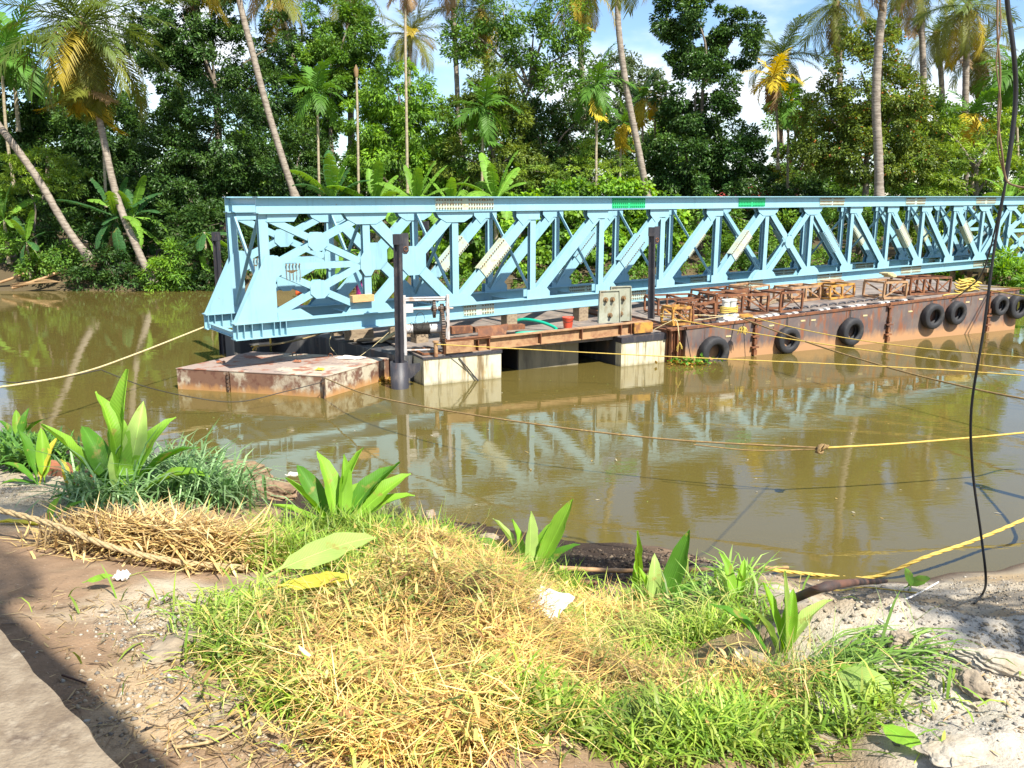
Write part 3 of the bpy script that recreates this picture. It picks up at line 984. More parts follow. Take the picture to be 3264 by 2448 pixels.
def post(base, top, label, lug=True, sleeve=False, w=0.18):
    b, t = V(base), V(top)
    r = thing('steel_post', tuple(b), label, 'post', 'black steel guide posts round the bridge')
    MB().ibeam(b, t, w * 0.85, w, 0.022, 0.02, V(0.94, -0.34, 0)).build('column', M['black_steel'], r)
    MB().box(t - V(0, 0, 0.12), (w / 2 + 0.008, w / 2 + 0.008, 0.13), (V(0.94, -0.34, 0), V(0.34, 0.94, 0), UPZ)).build('cap', M['black_steel'], r)
    if lug:
        mb = MB()
        c = t + BE * (w / 2 + 0.12) - V(0, 0, 0.12)
        ring = []
        mb.prism([c + BE * x + UPZ * z for x, z in ((-0.10, 0.15), (0.09, 0.15), (0.09, -0.30), (0.03, -0.38), (-0.05, -0.38), (-0.10, -0.30))], BN * 0.03)
        mb.build('lug_plate', M['black_steel'], r)
        mb = MB()
        cc = c + V(0, 0, -0.25)
        ringp = [cc + (BE * math.cos(q) + UPZ * math.sin(q)) * 0.06 - BN * 0.02 for q in np.linspace(0, 2 * math.pi, 13)]
        mb.tube(ringp, 0.014, 5, False)
        mb.build('eye_ring', M['rust'], r)
    if sleeve:
        s = MB()
        q = V(b.x, b.y, 0)
        for r0, r1 in ((0.235, 0.20),):
            n = 20
            vs_ = []
            for z in (-0.45, 0.70):
                for rr in (r0, r1):
                    vs_ += [q + V(rr * math.cos(2 * math.pi * k / n), rr * math.sin(2 * math.pi * k / n), z) for k in range(n)]
            fs_ = []
            for k in range(n):
                k2 = (k + 1) % n
                fs_ += [(k, k2, 2 * n + k2, 2 * n + k), (n + k2, n + k, 3 * n + k, 3 * n + k2), (2 * n + k, 2 * n + k2, 3 * n + k2, 3 * n + k)]
            s.add(vs_, fs_, True)
        s.build('sleeve', M['black_steel'], r)
        MB().prism([q + V(0.2, 0.05, 0.62), q + V(0.52, 0.2, 0.62), q + V(0.52, 0.2, 0.45), q + V(0.30, 0.1, 0.25), q + V(0.2, 0.05, 0.25)], V(0.02, -0.05, 0)).build('hinge_plate', M['black_steel'], r)
    return r


post((-2.93, 22.0, -0.5), (-2.88, 22.05, 3.95), 'tall black steel post in a round sleeve at the near left corner of the pontoon', True, True)
post((4.22, 26.0, 1.26), (4.17, 26.05, 3.98), 'tall black steel post standing on the right end of the rusty edge beam', True)
post((-9.18, 27.0, 0.0), (-9.14, 27.0, 3.80), 'black steel post behind the left end of the blue bridge', False, False, 0.17)
post((-2.95, 29.6, 0.62), (-2.92, 29.6, 4.05), 'black steel post seen through the truss behind the big octagonal plates', False, False, 0.17)


def winch():
    base = V(-2.35, 22.75, 0.78)
    r = thing('hand_winch', tuple(base), 'geared cable winch with pale rusty side frames beside the tall black post', 'winch')
    A = V(0.985, 0.17, 0).normalized()
    D = V(-A.y, A.x, 0)
    AX = (A, D, UPZ)
    x0, x1 = -0.50, 0.64
    pt = lambda x, d, z: base + A * x + D * d + UPZ * z
    for x, nm in ((x0, 'side_frame'), (x1, 'side_frame')):
        z0 = 0.0 if x < 0 else 0.27
        mb = MB()
        mb.box(pt(x, -0.16, (1.58 + z0) / 2), (0.035, 0.055, (1.58 - z0) / 2), AX)
        mb.box(pt(x, 0.22, (1.35 + z0) / 2), (0.03, 0.04, (1.35 - z0) / 2), AX)
        mb.box(pt(x, 0.03, 1.50), (0.028, 0.135, 0.035), AX)
        mb.box(pt(x, 0.03, 0.80), (0.026, 0.15, 0.03), AX)
        mb.build(nm, M['winch'], r)
    for z, d in ((1.50, -0.12), (1.42, 0.05), (0.06, 0.2)):
        MB().cyl(pt(x0, d, z), pt(x1, d, z), 0.028, 8).build('tie_bar', M['winch'], r)
    dr = MB()
    dr.cyl(pt(x0 + 0.03, 0.02, 0.66), pt(x1 - 0.12, 0.02, 0.66), 0.125, 18)
    drum = dr.build('drum', M['winch'], r)
    coil = MB()
    pts = []
    for k in range(0, 17 * 12):
        q = k / 12
        x = x0 + 0.22 + 0.026 * q
        pts.append(pt(x, 0.02 + 0.142 * math.cos(2 * math.pi * q), 0.66 + 0.142 * math.sin(2 * math.pi * q)))
    coil.tube(pts, 0.014, 5)
    for k in range(7):
        c = x0 + 0.12 + 0.09 * k
        lp = [pt(c + 0.05 * math.sin(q * 1.7 + k), 0.02 - 0.16 * math.cos(q) * (1 + 0.1 * math.sin(3 * q + k)), 0.64 + (0.17 + 0.03 * (k % 3)) * math.sin(q)) for q in np.linspace(0, 2 * math.pi, 16)]
        coil.tube(lp, 0.007, 4)
    lp = [pt(x0 + 0.40 + 0.12 * math.sin(q), -0.18, 0.93 + 0.20 * math.cos(q)) for q in np.linspace(0, 2 * math.pi, 20)]
    coil.tube(lp, 0.007, 4)
    coil.build('wire_coil', M['wire'], drum)

    def gear(x, d, z, R, w, n):
        mb = MB()
        vs_ = []
        for sx in (-w / 2, w / 2):
            for k in range(2 * n):
                rr = R if k % 2 == 0 else R * 0.93
                for dq in (-0.3, 0.3):
                    q = 2 * math.pi * (k + dq * 1.4) / (2 * n)
                    vs_.append(pt(x + sx, d + rr * math.cos(q), z + rr * math.sin(q)))
        m = 4 * n
        fs_ = [tuple(range(m))[::-1], tuple(range(m, 2 * m))] + [(k, (k + 1) % m, m + (k + 1) % m, m + k) for k in range(m)]
        mb.add(vs_, fs_)
        mb.cyl(pt(x - w, d, z), pt(x + w, d, z), 0.07, 10)
        return mb.build('gear', M['gear'], r)
    gear(0.50, 0.02, 0.66, 0.49, 0.085, 44)
    gear(0.29, 0.05, 1.19, 0.25, 0.07, 24)
    gear(0.50, 0.05, 1.19, 0.13, 0.10, 14)
    MB().cyl(pt(x0, 0.05, 1.19), pt(x1 + 0.16, 0.05, 1.19), 0.028, 8).build('shaft', M['winch'], r)
    MB().box(pt(x0 + 0.12, 0.05, 1.22), (0.11, 0.09, 0.11), AX).build('brake_box', M['white_steel'], r)


winch()


def upright(c, w, h, lean, label):
    r = thing('bearing_plate', c, label, 'steel plate', 'upright steel plates on the pontoon edge')
    c = V(c)
    A = V(0.95, 0.31, 0).normalized()
    D = V(-A.y, A.x, 0)
    po = [c + A * x + UPZ * z + D * z * lean for x, z in ((-w / 2, 0), (w / 2, 0), (w / 2 - 0.02, h), (-w / 2 + 0.05, h))]
    MB().prism(po, D * 0.03).build('plate', M['plate'], r)
    mb = MB()
    for a, b in ((po[1], po[2]), (po[2], po[3]), (po[3], po[0])):
        mb.beam(a, b, 0.10, 0.025, (b - a).cross(D))
    mb.build('rim', M['plate'], r)
    for x, z in ((-0.12, 0.70), (0.10, 0.70), (0.02, 0.23)):
        p = c + A * x + UPZ * z + D * z * lean
        mb = MB()
        mb.cyl(p - D * 0.015, p - D * 0.05, 0.075, 12)
        mb.cyl(p - D * 0.05, p - D * 0.14, 0.042, 6, None, False)
        mb.build('big_bolt', M['bolt'], r)
    return r


upright((2.92, 25.75, 1.17), 0.70, 0.96, 0.06, 'greenish grey steel plate with three big bolts leaning on the pontoon edge, front one')
upright((3.28, 26.1, 1.17), 0.72, 1.05, 0.02, 'greenish grey steel plate half hidden behind the bolted front plate')


def bucket():
    r = thing('bucket', (1.72, 26.35, 0.93), 'red plastic bucket standing on the pontoon deck', 'bucket')
    c = V(1.72, 26.35, 0.93)
    n = 18
    mb = MB()
    prof = ((0.13, 0.0), (0.155, 0.18), (0.178, 0.30), (0.185, 0.31), (0.185, 0.335), (0.160, 0.335), (0.14, 0.06))
    vs_ = [c + V(rr * math.cos(2 * math.pi * k / n), rr * math.sin(2 * math.pi * k / n), z) for rr, z in prof for k in range(n)]
    fs_ = [(i * n + k, i * n + (k + 1) % n, (i + 1) * n + (k + 1) % n, (i + 1) * n + k) for i in range(len(prof) - 1) for k in range(n)]
    mb.add(vs_, fs_, True).add(vs_[:n], [tuple(range(n))[::-1]]).add(vs_[-n:], [tuple(range(n))])
    mb.build('pail', M['red_plastic'], r)
    hp = [c + V(0.185 * math.cos(q), -0.02, 0.31 - 0.12 * math.sin(q)) - V(0, 0.14 * math.sin(q), 0) for q in np.linspace(0, math.pi, 10)]
    MB().tube(hp, 0.006, 4).build('handle', M['wire'], r)


bucket()
MB().tube(spline([(-0.05, 26.6, 1.05), (0.35, 26.55, 1.16), (0.9, 26.4, 1.10), (1.35, 26.2, 0.93), (1.15, 26.0, 0.86), (0.5, 25.85, 0.86), (0.1, 25.8, 0.86)], 6), 0.05, 8).build(
    'hose', M['hose'], None, (0.6, 26.3, 0.86), label='green rubber hose curled on the pontoon deck left of the bucket', cat='hose')
MB().tube(spline([(-1.95, 23.7, 0.86), (-1.2, 24.0, 0.86), (-0.6, 24.5, 0.86)], 5), 0.045, 8).build(
    'hose', M['hose'], None, (-1.3, 24.0, 0.85), label='short piece of green pipe lying behind the winch gear', cat='hose')


def timber(c, half, rz, label, m='wood', tilt=0.0, cat='timber'):
    ax = Matrix.Rotation(rz, 3, 'Z') @ Matrix.Rotation(tilt, 3, 'Y')
    A = (ax @ V(1, 0, 0), ax @ V(0, 1, 0), ax @ V(0, 0, 1))
    b = 0.10 * min(half)
    c_ = V(c)
    mb = MB()
    # chamfered block
    vs_, fs_ = [], []
    for sz, k in ((-1, 0), (1, 0)):
        pass
    hx, hy, hz = half
    ring = [(-hx, -hy + b), (-hx, hy - b), (-hx + b, hy), (hx - b, hy), (hx, hy - b), (hx, -hy + b), (hx - b, -hy), (-hx + b, -hy)]
    ring = ring[::-1]
    n = len(ring)
    vs_ = [c_ + A[0] * x + A[1] * y + A[2] * z for z in (-hz, hz) for x, y in ring]
    mb.add(vs_, [tuple(range(n))[::-1], tuple(range(n, 2 * n))] + [(i, (i + 1) % n, n + (i + 1) % n, n + i) for i in range(n)])
    return mb.build('timber_block', M[m], None, c, label=label, cat=cat, group='timber blocks and planks on the pontoon')


timber((-4.55, 25.35, 0.90), (0.42, 0.22, 0.14), 0.25, 'square grey timber block on the pontoon deck under the left of the bridge')
timber((-3.25, 25.75, 0.93), (0.45, 0.16, 0.15), 0.3, 'grey timber block beside the winch, under the blue bottom chord')
timber((-5.35, 26.0, 0.90), (0.16, 0.16, 0.14), 0.5, 'small timber block with a rope thrown over it at the hull corner')
timber((-3.9, 25.05, 0.80), (0.75, 0.10, 0.03), 0.3, 'thin split plank lying in front of the timber block')
timber((-3.4, 24.9, 1.0), (0.62, 0.09, 0.02), 0.75, 'pale plank propped up beside the tall black post', 'rope_cream', -0.35)
timber(tuple(W(2.60, -0.16, 2.185)), (0.32, 0.11, 0.09), 0.62, 'fresh sawn timber block sitting on the bottom chord beside the first post', 'wood_new')
for i_, (s_, dz, lb) in enumerate(((2.3, 0.0, 'timber packer under the bridge behind the winch drum'), (4.55, 0.0, 'timber packer under the bridge left of the red bucket'), (6.6, 0.0, 'timber packer under the bridge behind the bolted plates'))):
    for t_ in (0.0,):
        p_ = W(s_ * PL * 0.5 + 1.2, t_, 0)
        a_ = (p_ - P0).dot(PE)
        z0_ = pdeck(a_) + 0.0
        timber((p_.x, p_.y, (z0_ + ZB) / 2), (0.2, 0.17, (ZB - z0_) / 2 - 0.002), 0.63, lb)
timber((-0.39, 25.6, 1.04), (0.8, 0.13, 0.07), 0.4, 'reddish brown plank lying across the deck right of the winch', 'rust')
timber((-1.49, 25.0, 1.08), (0.32, 0.13, 0.10), 0.35, 'rusty brown offcut lying just right of the big gear', 'rust')


# ---------------- low raft in front
def raft():
    a, b, d = V(-8.69, 21.86, 0), V(-4.6, 20.85, 0), V(-3.32, 23.25, 0)
    ex, ey = (b - a), (d - b)
    r = thing('raft', tuple((a + d) / 2), 'low rusty flat steel raft with peeling paint in front of the bridge end', 'raft')
    A, D = ex.normalized(), ey.normalized()
    c0 = a
    Lx, Ly = ex.length, ey.length
    pt = lambda x, y, z: a + A * x + D * y + UPZ * z

    def slab(x0, x1, y0, y1, z0, z1):
        mb = MB()
        vs_ = [pt(x, y, z) for z in (z0, z1) for x, y in ((x0, y0), (x1, y0), (x1, y1), (x0, y1))]
        return mb.add(vs_, [(0, 3, 2, 1), (4, 5, 6, 7), (0, 1, 5, 4), (1, 2, 6, 5), (2, 3, 7, 6), (3, 0, 4, 7)])
    slab(0.012, Lx * 0.36 - 0.03, 0.012, Ly - 0.012, -0.35, 0.535).build('hull', M['raft_side'], r)
    slab(Lx * 0.36 + 0.03, Lx - 0.012, 0.012, Ly - 0.012, -0.35, 0.535).build('hull', M['raft_side'], r)
    for x0, x1 in ((0, 0.36), (0.366, 1.0)):
        for y0, y1 in ((0, 0.60), (0.604, 1.0)):
            slab(x0 * Lx, x1 * Lx, y0 * Ly, y1 * Ly, 0.537, 0.552 + 0.004 * ((x0 > 0) + 2 * (y0 > 0))).build('deck_plate', M['raft_top'], r)
    mb = MB()
    for z in (0.06, 0.16, 0.26, 0.36, 0.46):
        mb.cyl(pt(Lx * 0.36, -0.03, z), pt(Lx * 0.36, -0.03, z + 0.05), 0.035, 7)
    mb.cyl(pt(Lx * 0.36, -0.02, 0.0), pt(Lx * 0.36, -0.02, 0.53), 0.02, 6)
    mb.build('hinge', M['gear'], r)
    mb = MB()
    mb.cyl(pt(Lx - 0.03, -0.05, 0.0), pt(Lx - 0.03, -0.05, 0.53), 0.04, 8)
    mb.build('corner_post', M['gear'], r)
    for x, y in ((Lx * 0.38, Ly * 0.86), (Lx * 0.62, Ly * 0.9)):
        q = pt(x, y, 0.60)
        mb = MB()
        mb.tube([q + A * 0.06 * math.cos(k) + UPZ * 0.06 * math.sin(k) for k in np.linspace(0, 2 * math.pi, 13)], 0.014, 5, False)
        mb.build('lifting_ring', M['rust'], r)
    rr = random.Random(4)
    # crumpled sheet left on the raft
    q = pt(Lx * 0.78, Ly * 0.86, 0.58)
    crumple('plastic_sheet', q, 0.34, 0.16, 'paper', 'crumpled pale plastic sheet lying on the back right of the raft', 'litter', 5, A, D)
    for k, (x, y, lb) in enumerate(((0.86, 0.22, 'scrap of dry leaves near the front right of the raft'), (0.13, 0.33, 'reddish broken tile piece on the left of the raft'), (0.55, 0.55, 'small orange scrap in the middle of the raft'))):
        crumple('scrap', pt(Lx * x, Ly * y, 0.575), 0.10, 0.06, ('turmeric_yellow', 'clay', 'clay')[k], lb, 'scrap', 9 + k, A, D)


def crumple(name, c, sx, sy, m, label, cat, seed, A=V(1, 0, 0), D=V(0, 1, 0), h=0.06):
    """a crumpled sheet: folded grid with thickness"""
    rr = np.random.default_rng(seed)
    n = 8
    c = V(c)
    Z = rr.random((n, n)) * h
    J = (rr.random((n, n, 2)) - 0.5) * 0.5
    top, bot = [], []
    for i in range(n):
        for j in range(n):
            edge = 0.0 if (i in (0, n - 1) or j in (0, n - 1)) else 1.0
            x, y = ((i + J[i, j, 0]) / (n - 1) - 0.5) * 2 * sx, ((j + J[i, j, 1]) / (n - 1) - 0.5) * 2 * sy
            p = c + A * x + D * y
            top.append(p + UPZ * (Z[i, j] * (0.4 + 0.6 * edge)))
            bot.append(p + UPZ * (Z[i, j] * (0.4 + 0.6 * edge) - 0.006))
    mb = MB()
    fs_ = []
    for i in range(n - 1):
        for j in range(n - 1):
            q = (i * n + j, (i + 1) * n + j, (i + 1) * n + j + 1, i * n + j + 1)
            fs_ += [q, tuple(k + n * n for k in q[::-1])]
    rim = [i * n for i in range(n)] + [(n - 1) * n + j for j in range(1, n)] + [i * n + n - 1 for i in range(n - 2, -1, -1)] + [j for j in range(n - 2, 0, -1)]
    for k in range(len(rim)):
        a_, b_ = rim[k], rim[(k + 1) % len(rim)]
        fs_.append((b_, a_, a_ + n * n, b_ + n * n))
    mb.add(top + bot, fs_)
    return mb.build(name, M[m], None, tuple(c), label=label, cat=cat)


raft()

# ---------------- long barge on the right
QE = V(0.9, 0.436, 0).normalized()
QN = V(-QE.y, QE.x, 0)
Q0 = V(5.2, 25.5, 0)
QAX = (QE, QN, UPZ)


def Q(s, b, z):
    return Q0 + QE * s + QN * b + V(0, 0, z)


def qdeck(s):
    return 1.06 + 0.031 * s


def qbox(mb, s0, s1, b0, b1, z0, z1, abs0=True):
    """top follows the deck trim; z1 is measured from the deck"""
    vs_ = [Q(s, b, z0 if abs0 else qdeck(s) + z0) for s, b in ((s0, b0), (s1, b0), (s1, b1), (s0, b1))]
    vs_ += [Q(s, b, qdeck(s) + z1) for s, b in ((s0, b0), (s1, b0), (s1, b1), (s0, b1))]
    return mb.add(vs_, [(0, 3, 2, 1), (4, 5, 6, 7), (0, 1, 5, 4), (1, 2, 6, 5), (2, 3, 7, 6), (3, 0, 4, 7)])


def barge():
    r = thing('barge', tuple(Q(7.5, 3, 0)), 'long rusty brown steel barge hung with tyres under the right half of the bridge', 'barge')
    cuts = [0.0, 2.62, 8.45, 13.55, 15.25]
    for i in range(4):
        s0, s1 = cuts[i] + (0.03 if i else 0), cuts[i + 1] - 0.03
        qbox(MB(), s0, s1, 0, 5.6, -0.5, 0.0).build('hull_section', M['hull'], r)
        qbox(MB(), s0, s1, -0.03, 0.10, -0.05, 0.02, False).build('gunwale', M['rust'], r)
        n = max(1, int((s1 - s0) / 2.0))
        for k in range(n):
            a, b = s0 + (s1 - s0) * k / n, s0 + (s1 - s0) * (k + 1) / n - 0.015
            for b0, b1 in ((0.11, 2.2), (2.22, 5.6)):
                qbox(MB(), a, b, b0, b1, 0.003, 0.012 + 0.004 * ((k + int(b0)) % 2), False).build('deck_plate', M['deck'], r)
    for s in cuts[1:4]:
        zt = qdeck(s)
        mb = MB()
        mb.cyl(Q(s, -0.05, 0.05), Q(s, -0.05, zt - 0.05), 0.035, 8)
        for z in (0.28, 0.62, zt - 0.10):
            mb.box(Q(s, -0.055, z), (0.13, 0.06, 0.025), QAX)
        for z in (0.12, 0.45, 0.8):
            mb.box(Q(s, -0.055, z), (0.06, 0.055, 0.08), QAX)
        mb.build('hinge', M['rust'], r)
    for s in (-0.42, -0.2):
        mb = MB()
        mb.ibeam(Q(s, 0.12, -0.4), Q(s, 0.12, 1.02), 0.12, 0.12, 0.012, 0.012, QE)
        mb.build('end_channel', M['rust'], r)
    qbox(MB(), -0.5, -0.01, 0.25, 5.4, -0.4, -0.06).build('end_box', M['rust'], r)
    qbox(MB(), -0.55, 0.0, 0.02, 0.25, -0.06, -0.005, False).build('end_shelf', M['rust'], r)
    # small draught marks: weld plates
    for s, dz in ((1.6, 0.42), (4.6, 0.22), (5.05, 0.24), (7.35, 0.30), (9.5, 0.35), (10.9, 0.30), (12.4, 0.27), (14.6, 0.30), (3.3, 0.25), (13.1, 0.22)):
        MB().box(Q(s, -0.006, qdeck(s) - dz), (0.10, 0.006, 0.025), QAX).build('weld_plate', M['rope_cream'], r)
    for s in (0.7, 3.4, 4.9, 6.5, 9.6, 11.2, 12.6):
        MB().box(Q(s, -0.003, qdeck(s) - 0.22), (0.008, 0.004, 0.19), QAX).build('seam', M['rust'], r)
    # row of white and dark cleats along the deck edge
    rr = random.Random(5)
    for k in range(34):
        s = 0.5 + k * 0.275
        if 1.45 < s < 2.1:
            continue
        w = rr.random()
        mb = MB()
        h = 0.035 + 0.03 * rr.random()
        qbox(mb, s, s + 0.13 + 0.08 * rr.random(), 0.12, 0.12 + 0.12 + 0.06 * rr.random(), 0.014, h, False)
        mb.build('edge_cleat', M['white_steel' if w < 0.62 else 'black_steel'], r)
    for k in range(12):
        s = 4.6 + k * 0.42
        mb = MB()
        q = [Q(s + 0.17 * math.cos(t), 0.75 + 0.07 * math.sin(t), qdeck(s)) for t in np.linspace(math.pi, 0, 7)]
        hp = [Q(s + 0.15 * math.cos(t), 0.8, qdeck(s) + 0.02 + 0.06 * math.sin(t)) for t in np.linspace(0, math.pi, 8)]
        mb.tube(hp, 0.03, 6)
        mb.build('deck_staple', M['black_steel'], r)
    return r


barge()


def bollard():
    c = Q(1.78, 0.25, qdeck(1.78) + 0.02)
    r = thing('bollard', tuple(c), 'white twin mooring bollard with ropes at the barge edge', 'bollard')
    MB().box(c + UPZ * 0.10, (0.30, 0.13, 0.10), QAX).build('base', M['white_steel'], r)
    for k in (-1, 1):
        mb = MB()
        p = c + QE * 0.13 * k
        mb.cyl(p + UPZ * 0.20, p + UPZ * 0.62, 0.115, 16)
        mb.cyl(p + UPZ * 0.60, p + UPZ * 0.66, 0.135, 16)
        mb.build('drum', M['white_steel'], r)
    mb = MB()
    for k in range(4):
        z = 0.27 + 0.05 * k
        lp = [c + QE * (0.31 * math.cos(q)) + QN * (0.155 * math.sin(q)) + UPZ * (z + 0.012 * math.sin(3 * q + k)) for q in np.linspace(0, 2 * math.pi, 22)]
        mb.tube(lp, 0.022, 5, False)
    mb.build('rope_turns', M['rope_yellow'], r)


bollard()


def tyre_mesh():
    mb = MB()
    n = 40
    R, w = 0.46, 0.145
    prof = [(0.235, -w * 0.55), (0.255, -w * 0.86), (0.31, -w), (0.385, -w * 0.98), (0.43, -w * 0.86), (0.452, -w * 0.74), (0.46, -w * 0.4), (0.462, 0.0)]
    prof = prof + [(r_, -y_) for r_, y_ in prof[-2::-1]] + [(0.245, w * 0.3), (0.40, w * 0.5), (0.41, -w * 0.5), (0.245, -w * 0.3)]
    m = len(prof)
    vs_ = []
    for k in range(n):
        q = 2 * math.pi * k / n
        for j, (r_, y_) in enumerate(prof):
            rr = r_
            if 5 <= j <= 9 and k % 2:
                rr = r_ - 0.010
            vs_.append((rr * math.cos(q), y_, rr * math.sin(q)))
    fs_ = [(k * m + j, ((k + 1) % n) * m + j, ((k + 1) % n) * m + (j + 1) % m, k * m + (j + 1) % m) for k in range(n) for j in range(m)]
    mb.add(vs_, fs_, True)
    me = mb.mesh('tyre')
    me.materials.append(M['rubber'])
    return me


TYRE = tyre_mesh()
for s_, z_, sc_, lb in ((0.93, 0.26, 1.10, 'big worn tyre half sunk in the water at the left end of the barge'),
                        (3.88, 0.43, 0.93, 'tyre fender on the barge crossed by two yellow ropes'),
                        (6.60, 0.52, 1.02, 'tyre fender hanging alone in the middle of the barge side'),
                        (10.45, 0.80, 0.98, 'left one of the tyre pair right of the rusty middle hinge'),
                        (11.68, 0.84, 0.92, 'right one of the tyre pair right of the rusty middle hinge'),
                        (14.02, 0.98, 0.82, 'smaller tyre fender just right of the hanging black cable'),
                        (14.98, 0.90, 1.02, 'large tyre fender at the far right corner of the barge'),
                        (15.95, 0.86, 1.0, 'tyre past the barge corner at the picture edge')):
    rz = math.atan2(QE.y, QE.x)
    o_ = obj('tyre', TYRE, None, tuple(Q(s_, -0.165 * sc_, z_)), (0.07, 0, rz + RND.uniform(-0.07, 0.07)), sc_, label=lb, cat='tyre', group='tyre fenders along the barge side')
    if s_ < 15.3 and s_ > 1.0:
        zt_ = qdeck(s_)
        MB().tube([Q(s_ + 0.02, -0.06, z_ + 0.36 * sc_), Q(s_ + 0.05, -0.045, zt_ - 0.05), Q(s_ + 0.05, 0.06, zt_ + 0.04)], 0.014, 5).build(
            'hanger', M['wire'], o_ if False else None, tuple(Q(s_, 0, z_)), label='short dark line holding ' + {3.88: 'the tyre crossed by yellow ropes', 6.60: 'the lone middle tyre', 10.45: 'the left tyre of the pair', 11.68: 'the right tyre of the pair', 14.02: 'the smaller tyre by the black cable', 14.98: 'the large tyre at the barge corner'}[s_], cat='rope', group='lines holding the tyres')


def box_frame(s0, s1, b0, b1, h, n, m, label, th=0.055, base=0.0, rz=0.0, cross=True, seed=0):
    """welded open box frame (scaffold module) on the barge deck"""
    rr = random.Random(seed)
    h *= 0.85
    sm, bm = (s0 + s1) / 2, (b0 + b1) / 2
    zb = qdeck(sm) + 0.02 + base
    r = thing('scaffold_crate', tuple(Q(sm, bm, zb)), label, 'steel frame', 'welded steel frames stacked on the barge')
    ca, sa = math.cos(rz), math.sin(rz)

    def pt(s, b, z):
        x, y = s - sm, b - bm
        return Q(sm + x * ca - y * sa, bm + x * sa + y * ca, zb + z)
    rl, pt0 = rr.uniform(-0.07, 0.07), pt
    pt = lambda s, b, z: pt0(s, b, z) + UPZ * ((s - sm) * rl * 0.6 + abs(rl) * (s1 - s0) * 0.3) + QN * (z * rl)
    for b in (b0, b1):
        for z in (th / 2, h - th / 2):
            MB().beam(pt(s0, b, z), pt(s1, b, z), th, th).build('rail', m, r)
    for k in range(n + 1):
        s = s0 + (s1 - s0) * k / n
        for b in (b0, b1):
            MB().beam(pt(s, b, th), pt(s, b, h - th), th * 0.95, th * 0.95, QE).build('upright', m, r)
        for z in (th / 2, h - th / 2):
            MB().beam(pt(s, b0, z), pt(s, b1, z), th * 0.9, th * 0.9).build('cross_bar', m, r)
    if cross:
        for k in range(n):
            sa_, sb_ = s0 + (s1 - s0) * k / n, s0 + (s1 - s0) * (k + 1) / n
            for b in (b0, b1):
                z0, z1 = (th, h - th) if rr.random() < 0.5 else (h - th, th)
                MB().beam(pt(sa_, b, z0), pt(sb_, b, z1), 0.012, th * 0.75).build('brace', m, r)
        MB().beam(pt(s1, b0, th), pt(s1, b1, h - th), th * 0.75, 0.012).build('brace', m, r)
    return r


box_frame(-0.30, 0.35, 0.30, 0.85, 0.66, 1, M['yellow_steel'], 'yellow painted steel frame at the left end of the barge', 0.07, 0, 0.0, True, 1)
box_frame(0.40, 1.30, 0.30, 1.0, 0.72, 1, M['rust'], 'brown rusty steel frame right of the yellow frame', 0.06, 0, 0.1, True, 2)
box_frame(1.75, 3.75, 0.75, 1.7, 0.80, 2, M['rust'], 'long rusty steel frame behind the white bollard', 0.075, 0, -0.06, True, 3)
box_frame(3.85, 4.95, 0.42, 1.2, 0.78, 1, M['rust'], 'tilted rusty steel frame right of the white bollard', 0.065, 0, 0.15, True, 4)
box_frame(5.9, 7.3, 2.0, 2.8, 0.62, 2, M['rust_tan'], 'pale tan rusty frame on the barge behind the deck staples', 0.07, 0, 0.05, True, 5)
box_frame(7.4, 8.7, 1.75, 2.6, 0.58, 2, M['yellow_steel'], 'yellow and rust frame in the middle of the barge deck', 0.07, 0, 0.1, True, 6)
box_frame(8.85, 9.95, 0.62, 1.5, 0.72, 1, M['rust_tan'], 'dirty tan frame left of the long brown crate frame', 0.07, 0, 0.0, True, 7)
box_frame(10.05, 12.1, 0.55, 1.4, 0.74, 3, M['rust'], 'long brown crate frame with three bays at the right of the barge', 0.07, 0, 0.0, True, 8)
box_frame(2.6, 4.4, 2.3, 3.3, 0.72, 2, M['rust'], 'dark rusty frame under the middle of the bridge', 0.06, 0, 0.2, True, 9)
box_frame(0.6, 2.2, 2.0, 3.1, 0.66, 2, M['rust'], 'rusty frame in the shade under the bridge near the black post', 0.06, 0, -0.2, True, 10)
box_frame(5.0, 6.2, 3.3, 4.2, 0.60, 1, M['rust_tan'], 'tan frame at the back edge of the barge', 0.06, 0, 0.3, True, 11)
